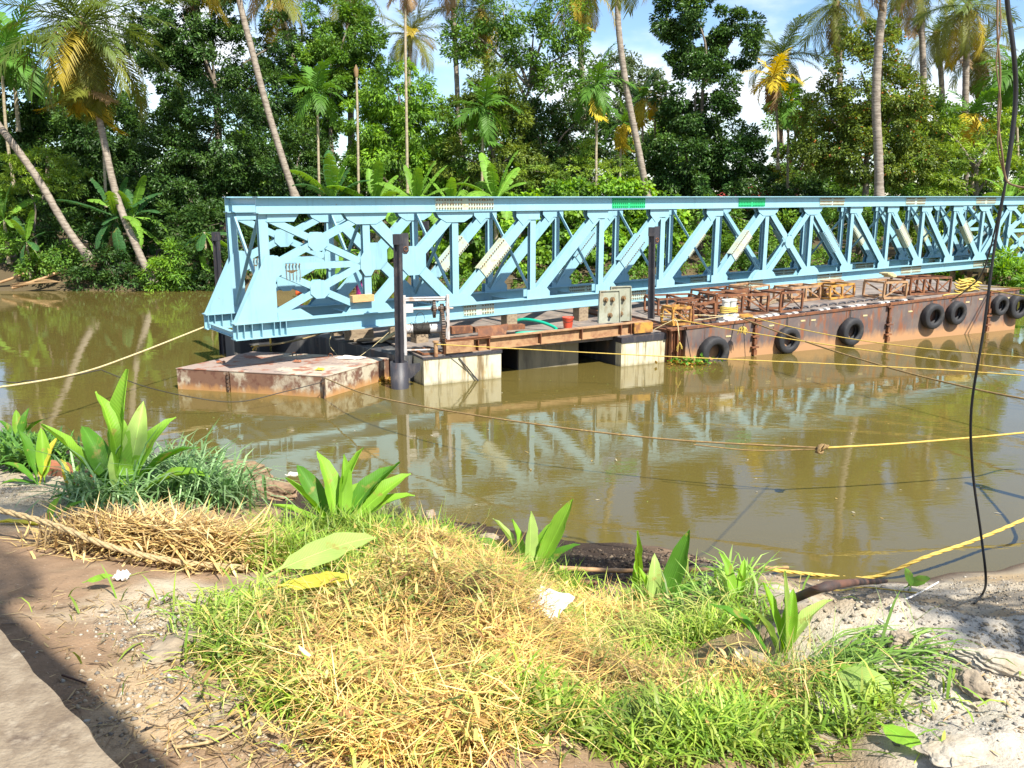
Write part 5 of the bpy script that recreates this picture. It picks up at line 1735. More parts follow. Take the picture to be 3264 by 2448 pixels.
TREES = [
    # label, colours, seed, blobs, options
    ('dense dark tree filling the upper left corner behind the coconut palm', DARK, 1, [(-33.2, 60, 10.9, 2.5, 3.96), (-31.44, 60, 6.23, 3.61, 3.61), (-27.96, 60, 9.09, 2.73, 3.57), (-34.4, 60, 4.57, 2.56, 2.56)], dict(dens=190, leaf=(0.26, 0.13))),
    ('big dark glossy tree left of the leaning coconut trunk', DARK, 2, [(-17.3, 53, 8.42, 3.53, 3.15), (-20.0, 53, 7.17, 2.61, 3.17), (-15.59, 53, 6.08, 3.0, 2.06), (-18.66, 53, 5.16, 3.76, 1.69), (-22.32, 54, 4.61, 2.3, 2.3)], dict(m='leaf_gloss', dens=230, leaf=(0.21, 0.105), limbs=4)),
    ('tall dark tree behind the big glossy one, reaching the top edge', DARK, 3, [(-21.09, 59, 15.42, 2.22, 2.62), (-19.31, 59, 13.71, 2.43, 2.43), (-21.85, 59, 12.36, 1.83, 2.45), (-17.91, 59, 16.36, 1.41, 1.81), (-16.69, 60, 11.49, 2.5, 2.29), (-23.84, 60, 15.21, 1.85, 2.67), (-15.34, 61, 14.2, 1.89, 2.51)], dict(m='leaf_gloss', dens=210, leaf=(0.23, 0.115))),
    ('tall dark green tree under the coconut crown left of the blue sky gap', MID, 4, [(-10.9, 61, 15.19, 2.3, 2.51), (-12.25, 61, 13.01, 2.31, 2.31), (-9.94, 61, 12.81, 1.47, 1.9), (-13.4, 61, 11.0, 1.91, 2.54), (-13.17, 62, 15.95, 1.48, 2.33)], dict(dens=230, leaf=(0.24, 0.11))),
    ('rounded bright green mango tree behind the two thin poles', BRIGHT, 5, [(-6.62, 52, 10.62, 2.34, 1.98), (-8.22, 52, 8.53, 2.0, 2.0), (-4.85, 52, 8.88, 1.91, 2.18), (-7.0, 52, 6.77, 2.93, 1.83), (-8.86, 52, 6.06, 1.65, 1.29), (-4.44, 52, 6.41, 1.47, 1.47)], dict(dens=250, leaf=(0.26, 0.085), droop=0.7, clump=0.5)),
    ('olive green tree behind the palm with dead hanging fronds', OLIVE, 6, [(-1.21, 52, 10.79, 1.35, 1.98), (-2.76, 52, 9.41, 1.36, 1.45), (-0.4, 52, 8.88, 1.54, 1.64), (-2.91, 51, 6.73, 1.98, 1.26), (0.14, 51, 6.73, 1.98, 1.26)], dict(dens=230, leaf=(0.22, 0.09), droop=0.5, clump=0.42)),
    ('tall loose grey green tree in the upper middle with bare pale stems', MID, 7, [(-2.77, 57, 14.51, 1.56, 1.76), (-0.62, 57, 15.79, 1.94, 1.55), (1.33, 57, 14.15, 1.95, 1.95), (3.07, 57, 15.61, 1.55, 2.14), (0.16, 57, 12.29, 1.77, 1.77), (2.53, 57, 11.17, 1.78, 2.17), (3.89, 57, 13.04, 0.98, 2.16)], dict(dens=110, leaf=(0.23, 0.11), clump=0.5, limbs=7)),
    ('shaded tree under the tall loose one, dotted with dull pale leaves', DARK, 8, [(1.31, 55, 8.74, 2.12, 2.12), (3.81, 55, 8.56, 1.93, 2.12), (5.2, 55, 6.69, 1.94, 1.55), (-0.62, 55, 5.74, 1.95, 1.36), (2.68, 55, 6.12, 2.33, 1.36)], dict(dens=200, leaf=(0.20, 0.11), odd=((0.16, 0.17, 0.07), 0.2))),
    ('tall very dark tree right of the middle coconut trunk', DARK, 9, [(10.75, 53, 14.01, 1.9, 2.36), (9.35, 53, 15.03, 1.08, 1.26), (13.03, 53, 13.67, 1.36, 1.63), (10.82, 53, 10.37, 2.39, 2.76), (10.22, 53, 7.17, 2.43, 2.24), (13.02, 53, 7.17, 2.05, 1.87), (11.79, 53, 5.53, 2.82, 1.13)], dict(m='leaf_gloss', dens=300, leaf=(0.23, 0.115))),
    ('broad olive tree sprinkled with orange leaves on the right', OLIVE, 10, [(19.94, 52, 11.13, 2.52, 2.52), (22.44, 52, 9.41, 2.36, 2.72), (18.34, 52, 8.53, 2.18, 2.55), (20.65, 52, 7.12, 2.75, 1.83), (20.25, 52, 13.67, 1.6, 1.25), (23.61, 52, 6.77, 1.65, 1.47)], dict(dens=210, leaf=(0.20, 0.11), odd=((0.55, 0.20, 0.05), 0.02), clump=0.45)),
    ('lime green feathery tree at the right edge of the far bank', LIME, 11, [(26.54, 52, 6.77, 2.02, 1.47), (25.87, 54, 8.49, 1.51, 1.32), (29.48, 54, 8.31, 1.51, 1.7), (29.2, 52, 6.06, 1.65, 1.29), (25.08, 51, 5.51, 1.45, 0.9)], dict(dens=170, leaf=(0.28, 0.07), clump=0.4, flat=0.4)),
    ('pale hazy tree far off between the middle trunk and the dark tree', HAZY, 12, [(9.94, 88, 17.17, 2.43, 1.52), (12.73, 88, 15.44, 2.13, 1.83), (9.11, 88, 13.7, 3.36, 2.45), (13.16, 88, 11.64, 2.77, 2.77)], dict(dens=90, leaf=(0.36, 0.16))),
    ('dark undergrowth tree behind the left end of the bridge', DARK, 13, [(-13.5, 57, 6.95, 2.21, 2.21), (-12.6, 56, 4.4, 2.79, 1.79), (-15.25, 56, 3.42, 2.4, 1.8)], dict(dens=170, leaf=(0.26, 0.13))),
    ('dark tree low behind the green splice plates', DARK, 14, [(18.73, 58, 4.59, 2.06, 1.65), (15.27, 57, 2.79, 2.45, 1.43), (17.3, 57, 2.99, 2.24, 1.43)], dict(dens=170, leaf=(0.26, 0.13))),
    ('mid green tree in the gap between dark tree and olive tree', MID, 15, [(20.27, 66, 9.51, 1.85, 1.85), (21.59, 66, 7.27, 2.33, 1.86), (19.76, 68, 12.37, 1.18, 1.41), (22.2, 68, 11.25, 1.89, 1.66)], dict(dens=140, leaf=(0.26, 0.11))),
    ('leafy mid green tree behind the right coconut palms', MID, 16, [(29.69, 64, 9.8, 2.01, 2.01), (33.62, 66, 9.96, 2.54, 1.84), (35.54, 64, 11.3, 1.78, 2.67)], dict(dens=150, leaf=(0.28, 0.12))),
]
for lb_, co_, sd_, bl_, op_ in TREES:
    tree(bl_, lb_, co_, sd_, **op_)

# a darker row further back closes the gaps between the trunks
BACK = [((-38.89, 74, 10.07, 5.18, 4.92), 'left end of the dark back row of trees'), ((-31.26, 74, 8.57, 4.94, 5.2), 'back row tree behind the big glossy tree'), ((-19.28, 75, 8.87, 5.0, 5.0), 'back row tree behind the areca palm with fan crown'),
        ((-8.92, 76, 6.59, 5.37, 4.03), 'back row tree behind the mango tree'), ((-1.91, 75, 7.08, 4.5, 5.56), 'back row tree behind the olive tree'), ((5.86, 76, 6.59, 4.84, 5.11), 'back row tree behind the yellow areca palms'),
        ((13.74, 75, 6.57, 5.04, 5.3), 'back row tree behind the tall very dark tree'), ((22.92, 76, 4.49, 5.41, 3.24), 'back row tree behind the red roof'), ((30.88, 75, 7.6, 5.29, 5.55), 'back row tree behind the broad olive tree'), ((40.79, 76, 6.59, 5.37, 4.57), 'back row tree behind the lime green tree')]
for i_, (b_, lb_) in enumerate(BACK):
    x_, y_, z_, rx_, rz_ = b_
    tree([b_, (x_ - rx_ * 0.5, y_ + 1, z_ - rz_ * 0.9, rx_ * 0.8, rz_ * 0.8), (x_ + rx_ * 0.6, y_ + 1, z_ - rz_ * 0.9, rx_ * 0.8, rz_ * 0.8)], lb_, DARK if i_ % 2 else MID, 40 + i_, dens=75, leaf=(0.40, 0.20), clump=0.9, r=0.3, group='back row of trees', limbs=2)

SHRUBS = [
    ('hedge smothered by a heart leaved creeper behind the middle of the bridge', BRIGHT, 60, [(0.31, 48.5, 3.28, 2.26, 1.91), (2.9, 48.5, 4.3, 2.07, 1.38), (5.66, 48.5, 4.47, 2.24, 1.38), (4.62, 48, 2.28, 2.76, 1.9), (7.79, 48.5, 2.94, 2.09, 2.26), (-2.28, 48, 1.93, 2.25, 1.56), (1.85, 47.5, 1.46, 2.4, 1.37)], dict(dens=150, leaf=(0.24, 0.22), droop=0.9, upward=0.1, clump=0.5)),
    ('feathery light green shrub above the creeper hedge', LIME, 61, [(1.2, 50, 6.01, 1.59, 0.88), (3.5, 50, 6.36, 1.59, 0.79), (5.8, 50, 6.01, 1.59, 0.97), (4.54, 50, 7.21, 0.88, 0.79)], dict(dens=230, leaf=(0.20, 0.05), clump=0.35, flat=0.35)),
    ('bright bush at the water right of the left coconut trunk', BRIGHT, 62, [(-18.11, 46.2, 1.72, 1.0, 0.83), (-17.8, 45.8, 0.59, 1.16, 0.66), (-18.78, 45.8, 0.76, 0.83, 0.75)], dict(dens=230, leaf=(0.26, 0.07), droop=0.5, clump=0.35)),
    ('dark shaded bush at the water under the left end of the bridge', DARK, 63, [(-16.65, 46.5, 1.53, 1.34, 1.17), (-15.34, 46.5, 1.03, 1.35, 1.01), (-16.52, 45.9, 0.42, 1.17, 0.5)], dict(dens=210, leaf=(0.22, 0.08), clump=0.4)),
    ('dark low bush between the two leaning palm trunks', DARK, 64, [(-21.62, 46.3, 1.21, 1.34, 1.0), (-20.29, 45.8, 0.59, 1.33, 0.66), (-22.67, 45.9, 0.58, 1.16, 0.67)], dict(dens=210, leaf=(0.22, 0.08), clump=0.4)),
    ('mid green bush on the left bank above the fallen stems', MID, 65, [(-25.14, 46.0, 1.24, 1.0, 0.67), (-24.07, 46.6, 1.69, 1.01, 0.84), (-26.58, 47, 2.16, 1.18, 1.01)], dict(dens=220, leaf=(0.20, 0.09), clump=0.35)),
    ('pale yellow green fern like shrub at the left edge', LIME, 66, [(-26.7, 48, 5.8, 1.53, 0.68), (-24.7, 48, 5.47, 1.02, 0.6), (-26.1, 49, 6.83, 1.55, 0.6), (-27.44, 48, 3.97, 1.03, 1.03), (-24.25, 49, 6.33, 1.04, 0.52)], dict(dens=200, leaf=(0.30, 0.06), clump=0.4, flat=0.3)),
    ('bushes on the far bank behind the barge, left of the brown crate frame', MID, 67, [(14.03, 47, 1.66, 1.86, 1.02), (16.77, 47, 1.32, 1.87, 0.85), (11.96, 47.5, 1.63, 1.54, 1.2)], dict(dens=190, leaf=(0.22, 0.09), clump=0.4)),
    ('dark bush behind the brown crate frame at the right of the barge', DARK, 68, [(18.99, 46.5, 0.86, 1.35, 0.67), (21.15, 46, 0.57, 1.5, 0.75), (20.32, 47, 1.49, 1.53, 0.85)], dict(dens=190, leaf=(0.24, 0.10), clump=0.4)),
    ('bright bush behind the yellow rope heap', BRIGHT, 69, [(22.39, 45.5, 0.78, 0.99, 0.66), (22.83, 44, 0.28, 0.8, 0.4), (21.4, 44, 0.28, 0.96, 0.4)], dict(dens=200, leaf=(0.26, 0.09), clump=0.35)),
    ('bright leafy bush at the right edge beyond the barge end', BRIGHT, 70, [(24.66, 43, 1.01, 0.86, 0.7), (24.93, 42, 0.49, 0.76, 0.61), (25.38, 44, 1.71, 0.95, 0.56)], dict(dens=200, leaf=(0.34, 0.10), clump=0.35)),
    ('dark thicket seen through the truss behind the banana plants', DARK, 71, [(-11.8, 52, 2.43, 2.8, 1.49), (-7.14, 52, 2.06, 2.8, 1.5), (-4.32, 52, 3.16, 2.42, 1.49), (-14.91, 51, 1.75, 2.02, 1.47)], dict(dens=140, leaf=(0.26, 0.12), clump=0.5)),
    ('green thicket seen through the truss under the dark tree', MID, 72, [(11.58, 50, 3.58, 2.14, 1.43), (15.91, 50, 2.88, 2.33, 1.25), (19.83, 50, 3.23, 2.68, 1.43)], dict(dens=150, leaf=(0.24, 0.10), clump=0.5)),
    ('green thicket seen through the right end of the truss', LIME, 73, [(24.71, 52, 3.16, 2.42, 1.49), (28.48, 52, 2.79, 2.42, 1.49), (29.6, 52, 4.26, 1.48, 1.11)], dict(dens=150, leaf=(0.26, 0.09), clump=0.5)),
    ('hanging bamboo like leaves behind the lower left truss panel', BRIGHT, 74, [(-10.46, 46.4, 0.7, 1.34, 0.76), (-7.93, 46.4, 0.7, 1.85, 0.84), (-5.57, 46.3, 0.71, 1.34, 0.67)], dict(dens=230, leaf=(0.34, 0.06), droop=1.6, clump=0.45)),
    ('low scrub behind the pontoon deck under the creeper hedge', MID, 75, [(-2.2, 46, 0.41, 2.0, 0.58), (1.97, 46, 0.41, 2.17, 0.58), (6.14, 46, 0.57, 2.17, 0.67), (9.47, 46, 0.74, 1.67, 0.67)], dict(dens=180, leaf=(0.2, 0.09), clump=0.35)),
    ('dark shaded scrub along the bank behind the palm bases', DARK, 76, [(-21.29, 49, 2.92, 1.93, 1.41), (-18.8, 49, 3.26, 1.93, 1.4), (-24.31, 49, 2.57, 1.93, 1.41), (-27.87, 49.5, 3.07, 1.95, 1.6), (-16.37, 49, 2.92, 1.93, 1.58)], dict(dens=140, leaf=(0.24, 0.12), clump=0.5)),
]
for lb_, co_, sd_, bl_, op_ in SHRUBS:
    tree(bl_, lb_, co_, sd_, name='shrub', cat='shrub', group='shrubs on the far bank', r=0.07, limbs=3, **op_)


# ---------------- palms
_FR = {}


def frond_mesh(kind, bend, m):
    key = (kind, bend, m)
    if key in _FR:
        return _FR[key]
    rr = random.Random(hash((kind, bend)) % 1000 if False else int(bend * 100) + len(kind))
    L, n, ll, lw = (3.9, 40, 0.92, 0.055) if kind == 'coconut' else (1.9, 17, 0.62, 0.085)
    mb = MB()
    pts, ang = [V(0, 0, 0)], 0.0
    seg = 16
    for i in range(seg):
        ang -= bend / seg * (0.5 + i / seg)
        pts.append(pts[-1] + V(math.cos(ang), 0, math.sin(ang)) * (L / seg))
    mb.tube(pts, [0.035 * (1 - 0.85 * i / seg) for i in range(seg + 1)], 4, False)
    for k in range(n):
        t = 0.10 + 0.90 * k / (n - 1)
        i = min(int(t * seg), seg - 1)
        fr = t * seg - i
        p = pts[i].lerp(pts[i + 1], fr)
        tg = (pts[i + 1] - pts[i]).normalized()
        upv = V(-tg.z, 0, tg.x)
        l = ll * (0.45 + 0.75 * math.sin(math.pi * (0.18 + 0.72 * t))) * rr.uniform(0.85, 1.1)
        for q in (-1, 1):
            d = (V(0, q, 0) * (0.95 - 0.35 * t) + tg * (0.45 + 0.5 * t) + upv * rr.uniform(-0.05, 0.28)).normalized()
            m1 = p + d * l * 0.5
            d2 = (d + V(0, 0, -0.75) + V(rr.uniform(-.1, .1), rr.uniform(-.1, .1), 0)).normalized()
            tip = m1 + d2 * l * 0.55
            wv = d.cross(upv).normalized() * lw * 0.5
            if wv.length < 1e-4:
                wv = tg * lw * 0.5
            mb.add([p - wv * 0.7, p + wv * 0.7, m1 + wv, m1 - wv, tip], [(0, 1, 2, 3), (3, 2, 4)])
    me = mb.mesh('frond')
    me.materials.append(M[m])
    _FR[key] = me
    return me


def palm(trunk, r0, r1, n, label, kind='coconut', mats=('frond_green', 'frond_olive', 'frond_yellow'), seed=0, scale=1.0, el=(68, -50), group=None, ring=True, head=True, skip=None):
    """trunk: world points from base to crown; fronds spread by the golden angle from upright young to hanging old"""
    rr = random.Random(seed)
    base = V(trunk[0])
    root = thing('coconut_palm' if kind == 'coconut' else 'areca_palm', tuple(base), label, 'palm', group or ('coconut palms' if kind == 'coconut' else 'areca palms'))
    tp = spline(trunk, 14)
    k = len(tp)
    rad = []
    for i in range(k):
        t = i / (k - 1)
        a = r0 * (1 - t) + r1 * t
        a *= 1 + 0.5 * max(0, 0.08 - t) / 0.08
        if ring:
            a *= 1.0 + (0.05 if i % 2 else -0.02)
        rad.append(a)
    MB().tube(tp, rad, 9).build('trunk', M['palm_bark' if kind == 'coconut' else 'areca_bark'], root)
    c = tp[-1]
    if head and n:
        mb = MB()
        if kind == 'coconut':
            mb.tube([c - V(0, 0, 0.3), c + V(0, 0, 0.1), c + V(0, 0, 0.5)], [r1 * 1.1, r1 * 1.7, 0.05], 8)
            mb.build('crown_base', M['frond_dry'], root)
        else:
            mb.tube([c - V(0, 0, 0.75), c - V(0, 0, 0.4), c, c + V(0, 0, 0.15)], [r1, r1 * 1.5, r1 * 1.1, 0.02], 8)
            mb.build('crownshaft', M['areca_leaf'], root)
    for i in range(n):
        t = i / max(1, n - 1)
        az = i * 2.39996 + rr.uniform(-.25, .25)
        e = el[0] + (el[1] - el[0]) * (t ** 0.85) + rr.uniform(-7, 7)
        bend = (0.7, 1.0, 1.35)[min(2, int(t * 3))]
        if len(mats) == 1:
            mt = mats[0]
        else:
            mt = mats[0] if t < 0.45 else (mats[1] if rr.random() < (0.85 - 0.4 * (t > 0.75)) else mats[2])
            if t > 0.9 and len(mats) > 3 and rr.random() < 0.5:
                mt = mats[3]
        me = frond_mesh(kind, bend, mt)
        mw = Matrix.Translation(c - base + V(0, 0, 0.12)) @ Matrix.Rotation(az, 4, 'Z') @ Matrix.Rotation(-math.radians(e), 4, 'Y') @ Matrix.Rotation(rr.uniform(-.35, .35), 4, 'X') @ Matrix.Scale(scale * rr.uniform(0.85, 1.1), 4)
        obj('frond', me, root, mw=mw)
    return root


CM = ('frond_green', 'frond_olive', 'frond_yellow', 'frond_dry')
palm([(-18.95, 45.8, 0.34), (-19.74, 46, 2.06), (-20.84, 46.5, 4.97), (-21.58, 47, 8.97), (-21.92, 47, 11.76), (-21.98, 47, 13.36)], 0.20, 0.15, 46, 'leaning coconut palm with hanging yellow fronds at the upper left', mats=CM, seed=3, el=(62, -88), scale=1.32)
palm([(-22.28, 46, 1.57), (-23.35, 46, 3.2), (-24.61, 46, 5.77), (-26.24, 46, 8.35), (-28.14, 46, 10.86), (-29.65, 46, 13.54)], 0.20, 0.16, 20, 'coconut palm trunk leaning out of the left picture edge', mats=CM, seed=4)
palm([(-11.85, 48.5, 4.64), (-12.43, 48.5, 6.64), (-13.19, 48.5, 9.59), (-13.84, 48.5, 12.61), (-14.31, 48.5, 14.94), (-14.72, 48.5, 17.82)], 0.19, 0.15, 18, 'tall bare coconut trunk leaning over the left end of the bridge', mats=CM, seed=5)
palm([(-19.77, 60, 6.23), (-19.63, 60, 11.1), (-20.02, 60, 12.88), (-20.37, 60, 15.02), (-20.78, 60, 20.14)], 0.24, 0.2, 16, 'coconut palm half hidden among the dark trees at the left', mats=CM, seed=6)
palm([(-14.12, 62, 7.55), (-14.71, 62, 12.94), (-15.38, 62, 16.15), (-15.68, 62, 18.22)], 0.26, 0.2, 18, 'coconut palm with crown at the top edge right of the bare leaning trunk', mats=CM, seed=7, el=(70, -65))
palm([(-11.53, 64, 7.64), (-11.39, 64, 14.04), (-11.41, 64, 18.95)], 0.24, 0.18, 22, 'coconut palm whose fronds droop over the tall dark tree at the top', mats=CM, seed=8, el=(70, -60))
palm([(-7.95, 68, 7.81), (-7.75, 68, 13.49), (-7.49, 68, 16.48)], 0.2, 0.16, 22, 'yellowish coconut palm rising above the mango tree', mats=('frond_olive', 'frond_olive', 'frond_yellow'), seed=9, el=(72, -35), scale=0.85)
palm([(-3.41, 58, 7.38), (-3.54, 58, 12.61), (-3.72, 58, 16.9), (-3.78, 58, 19.09)], 0.17, 0.14, 16, 'slim coconut trunk crossing the blue sky gap', mats=CM, seed=10)
palm([(-1.31, 60, 7.88), (-1.65, 60, 13.07), (-1.89, 60, 15.41), (-1.98, 60, 16.65)], 0.2, 0.17, 24, 'coconut palm with hanging fronds right of the blue sky gap', mats=CM, seed=11, el=(75, -72), scale=0.9)
palm([(4.94, 62, 9.65), (4.62, 62, 15.76), (4.46, 62, 18.9)], 0.2, 0.17, 24, 'coconut palm with pale drooping fronds beside the middle sky gap', mats=('frond_olive', 'frond_yellow', 'frond_olive', 'frond_dry'), seed=12, el=(70, -78))
palm([(7.47, 48.5, 4.64), (6.96, 48.5, 6.97), (6.19, 48.5, 10.23), (5.69, 48.5, 13.08), (5.53, 48.5, 14.94), (5.4, 48.5, 17.96)], 0.19, 0.14, 18, 'grey coconut trunk rising in front of the middle sky gap', mats=CM, seed=13)
palm([(19.59, 47, 4.32), (19.32, 47, 6.91), (18.95, 47, 9.6), (18.83, 47, 12.37), (18.88, 47, 14.92), (18.83, 47, 17.56)], 0.24, 0.19, 18, 'thick straight coconut trunk in front of the broad olive tree', mats=CM, seed=14)
palm([(24.2, 66, 9.51), (23.7, 66, 14.32), (23.15, 66, 18.25)], 0.22, 0.18, 22, 'coconut palm with dark fronds at the top edge left of the thick trunk', mats=CM, seed=15, el=(60, -75))
palm([(30.39, 66, 8.84), (29.76, 66, 14.32), (29.02, 66, 19.39)], 0.24, 0.2, 20, 'coconut palm trunk at the top edge right of the thick trunk', mats=CM, seed=16, el=(70, -60))
palm([(30.43, 60, 7.88), (30.04, 60, 11.89), (29.77, 60, 15.02), (29.63, 60, 16.84)], 0.22, 0.18, 22, 'coconut palm with clear pale trunk near the upper right corner', mats=CM, seed=17, el=(60, -60), scale=0.95)
palm([(38.5, 74, 8.07), (38.18, 74, 13.03), (37.92, 74, 16.42)], 0.24, 0.2, 26, 'dense coconut palm behind the pale trunk at the upper right', mats=('frond_olive', 'frond_olive', 'frond_dry'), seed=18, el=(70, -75), scale=1.05)
palm([(37.78, 78, 8.77), (36.87, 78, 14.76), (36.09, 78, 18.31)], 0.24, 0.2, 20, 'far coconut palm between the two right trunks', mats=('frond_green', 'frond_olive', 'frond_olive'), seed=19, el=(72, -45))
palm([(21.11, 70, 8.37), (20.71, 70, 12.59), (20.66, 70, 15.12)], 0.2, 0.17, 22, 'feathery coconut palm in the right sky gap beside the dark tree', mats=('frond_green', 'frond_olive', 'frond_olive'), seed=20, el=(72, -30), scale=0.95)
palm([(-31.9, 58, 8.95), (-31.82, 58, 11.27), (-31.72, 58, 13.74)], 0.13, 0.11, 14, 'half hidden palm with broad green fronds in the upper left corner', 'areca', ('areca_leaf',), seed=21, scale=1.9, el=(75, -30))

AM = ('areca_leaf', 'areca_leaf', 'areca_yellow')
palm([(-10.93, 50, 3.58), (-10.86, 50, 7.04), (-10.75, 50, 10.4)], 0.075, 0.065, 13, 'areca palm with bright fan crown left of the mango tree', 'areca', ('areca_leaf',), seed=30, el=(82, -25), scale=1.0)
palm([(-8.52, 49, 4.63), (-8.43, 49, 8.32), (-8.38, 49, 11.49)], 0.075, 0.06, 0, 'dead areca pole with a pointed brown tip', 'areca', seed=31)
palm([(-5.8, 49, 4.29), (-5.75, 49, 8.65), (-5.71, 49, 12.69), (-5.64, 49, 15.35)], 0.085, 0.06, 9, 'very tall thin areca pole reaching the top edge', 'areca', ('frond_dry', 'frond_dry', 'frond_dry'), seed=32, el=(60, -80), scale=0.6)
palm([(-1.69, 49.5, 4.63), (-1.64, 49.5, 7.02), (-1.5, 49.5, 9.52)], 0.08, 0.075, 16, 'areca palm with dead brown fronds hanging under its crown', 'areca', ('areca_leaf', 'areca_leaf', 'areca_leaf', 'frond_dry'), seed=33, el=(82, -88), scale=1.1)
palm([(4.67, 49, 4.63), (4.62, 49, 7.83), (4.63, 49, 10.69)], 0.075, 0.065, 15, 'areca palm with yellow lower fronds left of the grey middle trunk', 'areca', AM, seed=34, el=(84, -80), scale=1.05)
palm([(6.33, 52, 4.98), (6.33, 52, 7.12), (6.41, 52, 8.88)], 0.075, 0.065, 10, 'short areca palm with hanging yellow fronds behind the grey trunk', 'areca', ('areca_leaf', 'areca_yellow', 'areca_yellow'), seed=35, el=(75, -85), scale=0.85)
palm([(8.09, 55, 6.12), (8.01, 55, 8.74), (7.91, 55, 10.58)], 0.075, 0.065, 10, 'pale yellow areca palm just right of the grey middle trunk', 'areca', ('areca_leaf', 'areca_yellow', 'areca_yellow'), seed=36, el=(70, -80), scale=0.95)
palm([(9.02, 56, 6.53), (8.93, 56, 8.81), (8.9, 56, 10.87)], 0.07, 0.06, 8, 'areca palm with orange drooping fronds beside the dark tree', 'areca', ('areca_yellow',), seed=37, el=(60, -60), scale=0.8)
palm([(17.06, 57, 6.56), (16.85, 57, 9.27), (16.4, 57, 12.1)], 0.09, 0.075, 14, 'yellow and brown areca palm right of the tall very dark tree', 'areca', ('areca_yellow', 'areca_yellow', 'frond_dry'), seed=38, el=(80, -75), scale=1.1)
palm([(17.75, 57, 5.38), (17.59, 57, 8.31), (17.49, 57, 10.6)], 0.08, 0.07, 10, 'green areca palm below the yellow and brown one', 'areca', ('areca_leaf',), seed=39, el=(70, -50), scale=1.0)
palm([(29.15, 56, 5.37), (28.89, 56, 7.68), (28.62, 56, 9.75)], 0.09, 0.08, 15, 'golden areca palm at the right below the coconut crowns', 'areca', ('areca_leaf', 'areca_yellow', 'areca_yellow'), seed=40, el=(75, -60), scale=1.15)
palm([(31.84, 56, 6.91), (31.37, 56, 9.94), (30.97, 56, 12.34)], 0.08, 0.07, 14, 'dark areca palm at the right edge behind the hanging cable', 'areca', ('areca_leaf',), seed=41, el=(80, -60), scale=1.4)
palm([(-22.59, 49, 4.29), (-22.42, 49, 7.0), (-22.21, 49, 10.29)], 0.08, 0.07, 0, 'thin bare pole behind the left coconut trunk', 'areca', seed=42)
palm([(-30.95, 55, 5.37), (-31.02, 55, 8.74), (-30.8, 55, 12.75)], 0.10, 0.08, 10, 'thin pale palm pole at the left edge', 'areca', ('areca_leaf',), seed=43, el=(70, -40), scale=1.3)
for sx_, lb in ((1575, 'bare pale tree stem behind the olive tree'), (1690, 'tall bare pale stem in the upper middle'), (1760, 'second tall bare stem in the upper middle')):
    pass
# pointed dead tip on the pole
MB().tube([(-8.39, 49, 11.17), (-8.4, 49, 11.54), (-8.39, 49, 11.81)], [0.10, 0.14, 0.01], 7).build('dead_spear', M['frond_dry'], [o for o in bpy.data.objects if o.get('label', '').startswith('dead areca pole')][0])


# ---------------- bananas
_BL = {}


def banana_leaf(m, bend, seed):
    key = (m, bend, seed)
    if key in _BL:
        return _BL[key]
    rr = random.Random(seed)
    mb = MB()
    L, Wd, n = 2.3, 0.29, 18
    pts, ang = [V(0, 0, 0)], 0.0
    for i in range(n):
        ang -= bend / n * (0.3 + 1.4 * i / n)
        pts.append(pts[-1] + V(math.cos(ang), 0, math.sin(ang)) * (L / n))
    mb.tube(pts, [0.03 * (1 - 0.9 * i / n) for i in range(n + 1)], 4, False)
    for q in (-1, 1):
        gap = rr.random
        for i in range(2, n):
            t0, t1 = i / n, (i + 1) / n
            w0 = Wd * math.sin(math.pi * min(1, (t0 - 0.08) * 1.02)) ** 0.55 if t0 < 0.98 else 0.03
            w1 = Wd * max(0.0, math.sin(math.pi * min(1.0, (t1 - 0.08) * 1.02))) ** 0.55 if t1 < 0.98 else 0.03
            dr = 0.30 + rr.uniform(0, 0.25)
            tear = rr.uniform(0.55, 0.95) if rr.random() < 0.45 else 1.0
            tg = (pts[i + 1] - pts[i]).normalized()
            upv = V(-tg.z, 0, tg.x)
            o0 = V(0, q, 0) * w0 + tg * w0 * 0.25 - upv * w0 * dr * 0.5
            o1 = V(0, q, 0) * w1 * tear + tg * w1 * 0.25 * tear - upv * w1 * dr * 0.5
            p0, p1 = pts[i], pts[i].lerp(pts[i + 1], 0.90 if tear < 1 else 1.0)
            m0, m1 = p0 + o0 * 0.5 + upv * w0 * 0.16, p1 + o1 * 0.5 + upv * w1 * 0.16
            fs_ = [(0, 1, 2, 3), (3, 2, 4, 5)]
            mb.add([p0, p1, m1, m0, p1 + o1, p0 + o0], fs_ if q < 0 else [f[::-1] for f in fs_], True)
    me = mb.mesh('leaf')
    me.materials.append(M[m])
    _BL[key] = me
    return me


def banana(base, h, n, label, seed, mats=('banana',), scale=1.0, el=(80, -10), dry=0):
    rr = random.Random(seed)
    b = V(base)
    root = thing('banana_plant', tuple(b), label, 'banana plant', 'banana plants on the far bank')
    MB().tube([b, b + V(0.03, 0, h * 0.5), b + V(0, 0, h)], [0.13 * scale, 0.11 * scale, 0.06 * scale], 8).build('stem', M['areca_bark'], root)
    for i in range(n):
        t = i / max(1, n - 1)
        e = el[0] + (el[1] - el[0]) * t + rr.uniform(-8, 8)
        me = banana_leaf(mats[i % len(mats)] if i < n - dry else 'banana_dry', (0.5, 0.9, 1.4)[min(2, int(t * 3))], rr.randint(0, 2))
        mw = Matrix.Translation(V(0, 0, h - 0.05)) @ Matrix.Rotation(i * 2.39996 + rr.uniform(-.3, .3), 4, 'Z') @ Matrix.Rotation(-math.radians(e), 4, 'Y') @ Matrix.Rotation(rr.uniform(-.5, .5), 4, 'X') @ Matrix.Scale(scale * rr.uniform(0.85, 1.15), 4)
        obj('leaf', me, root, mw=mw)
    return root


def onbank(p):
    return (p[0], p[1], gz(p[0], p[1]))


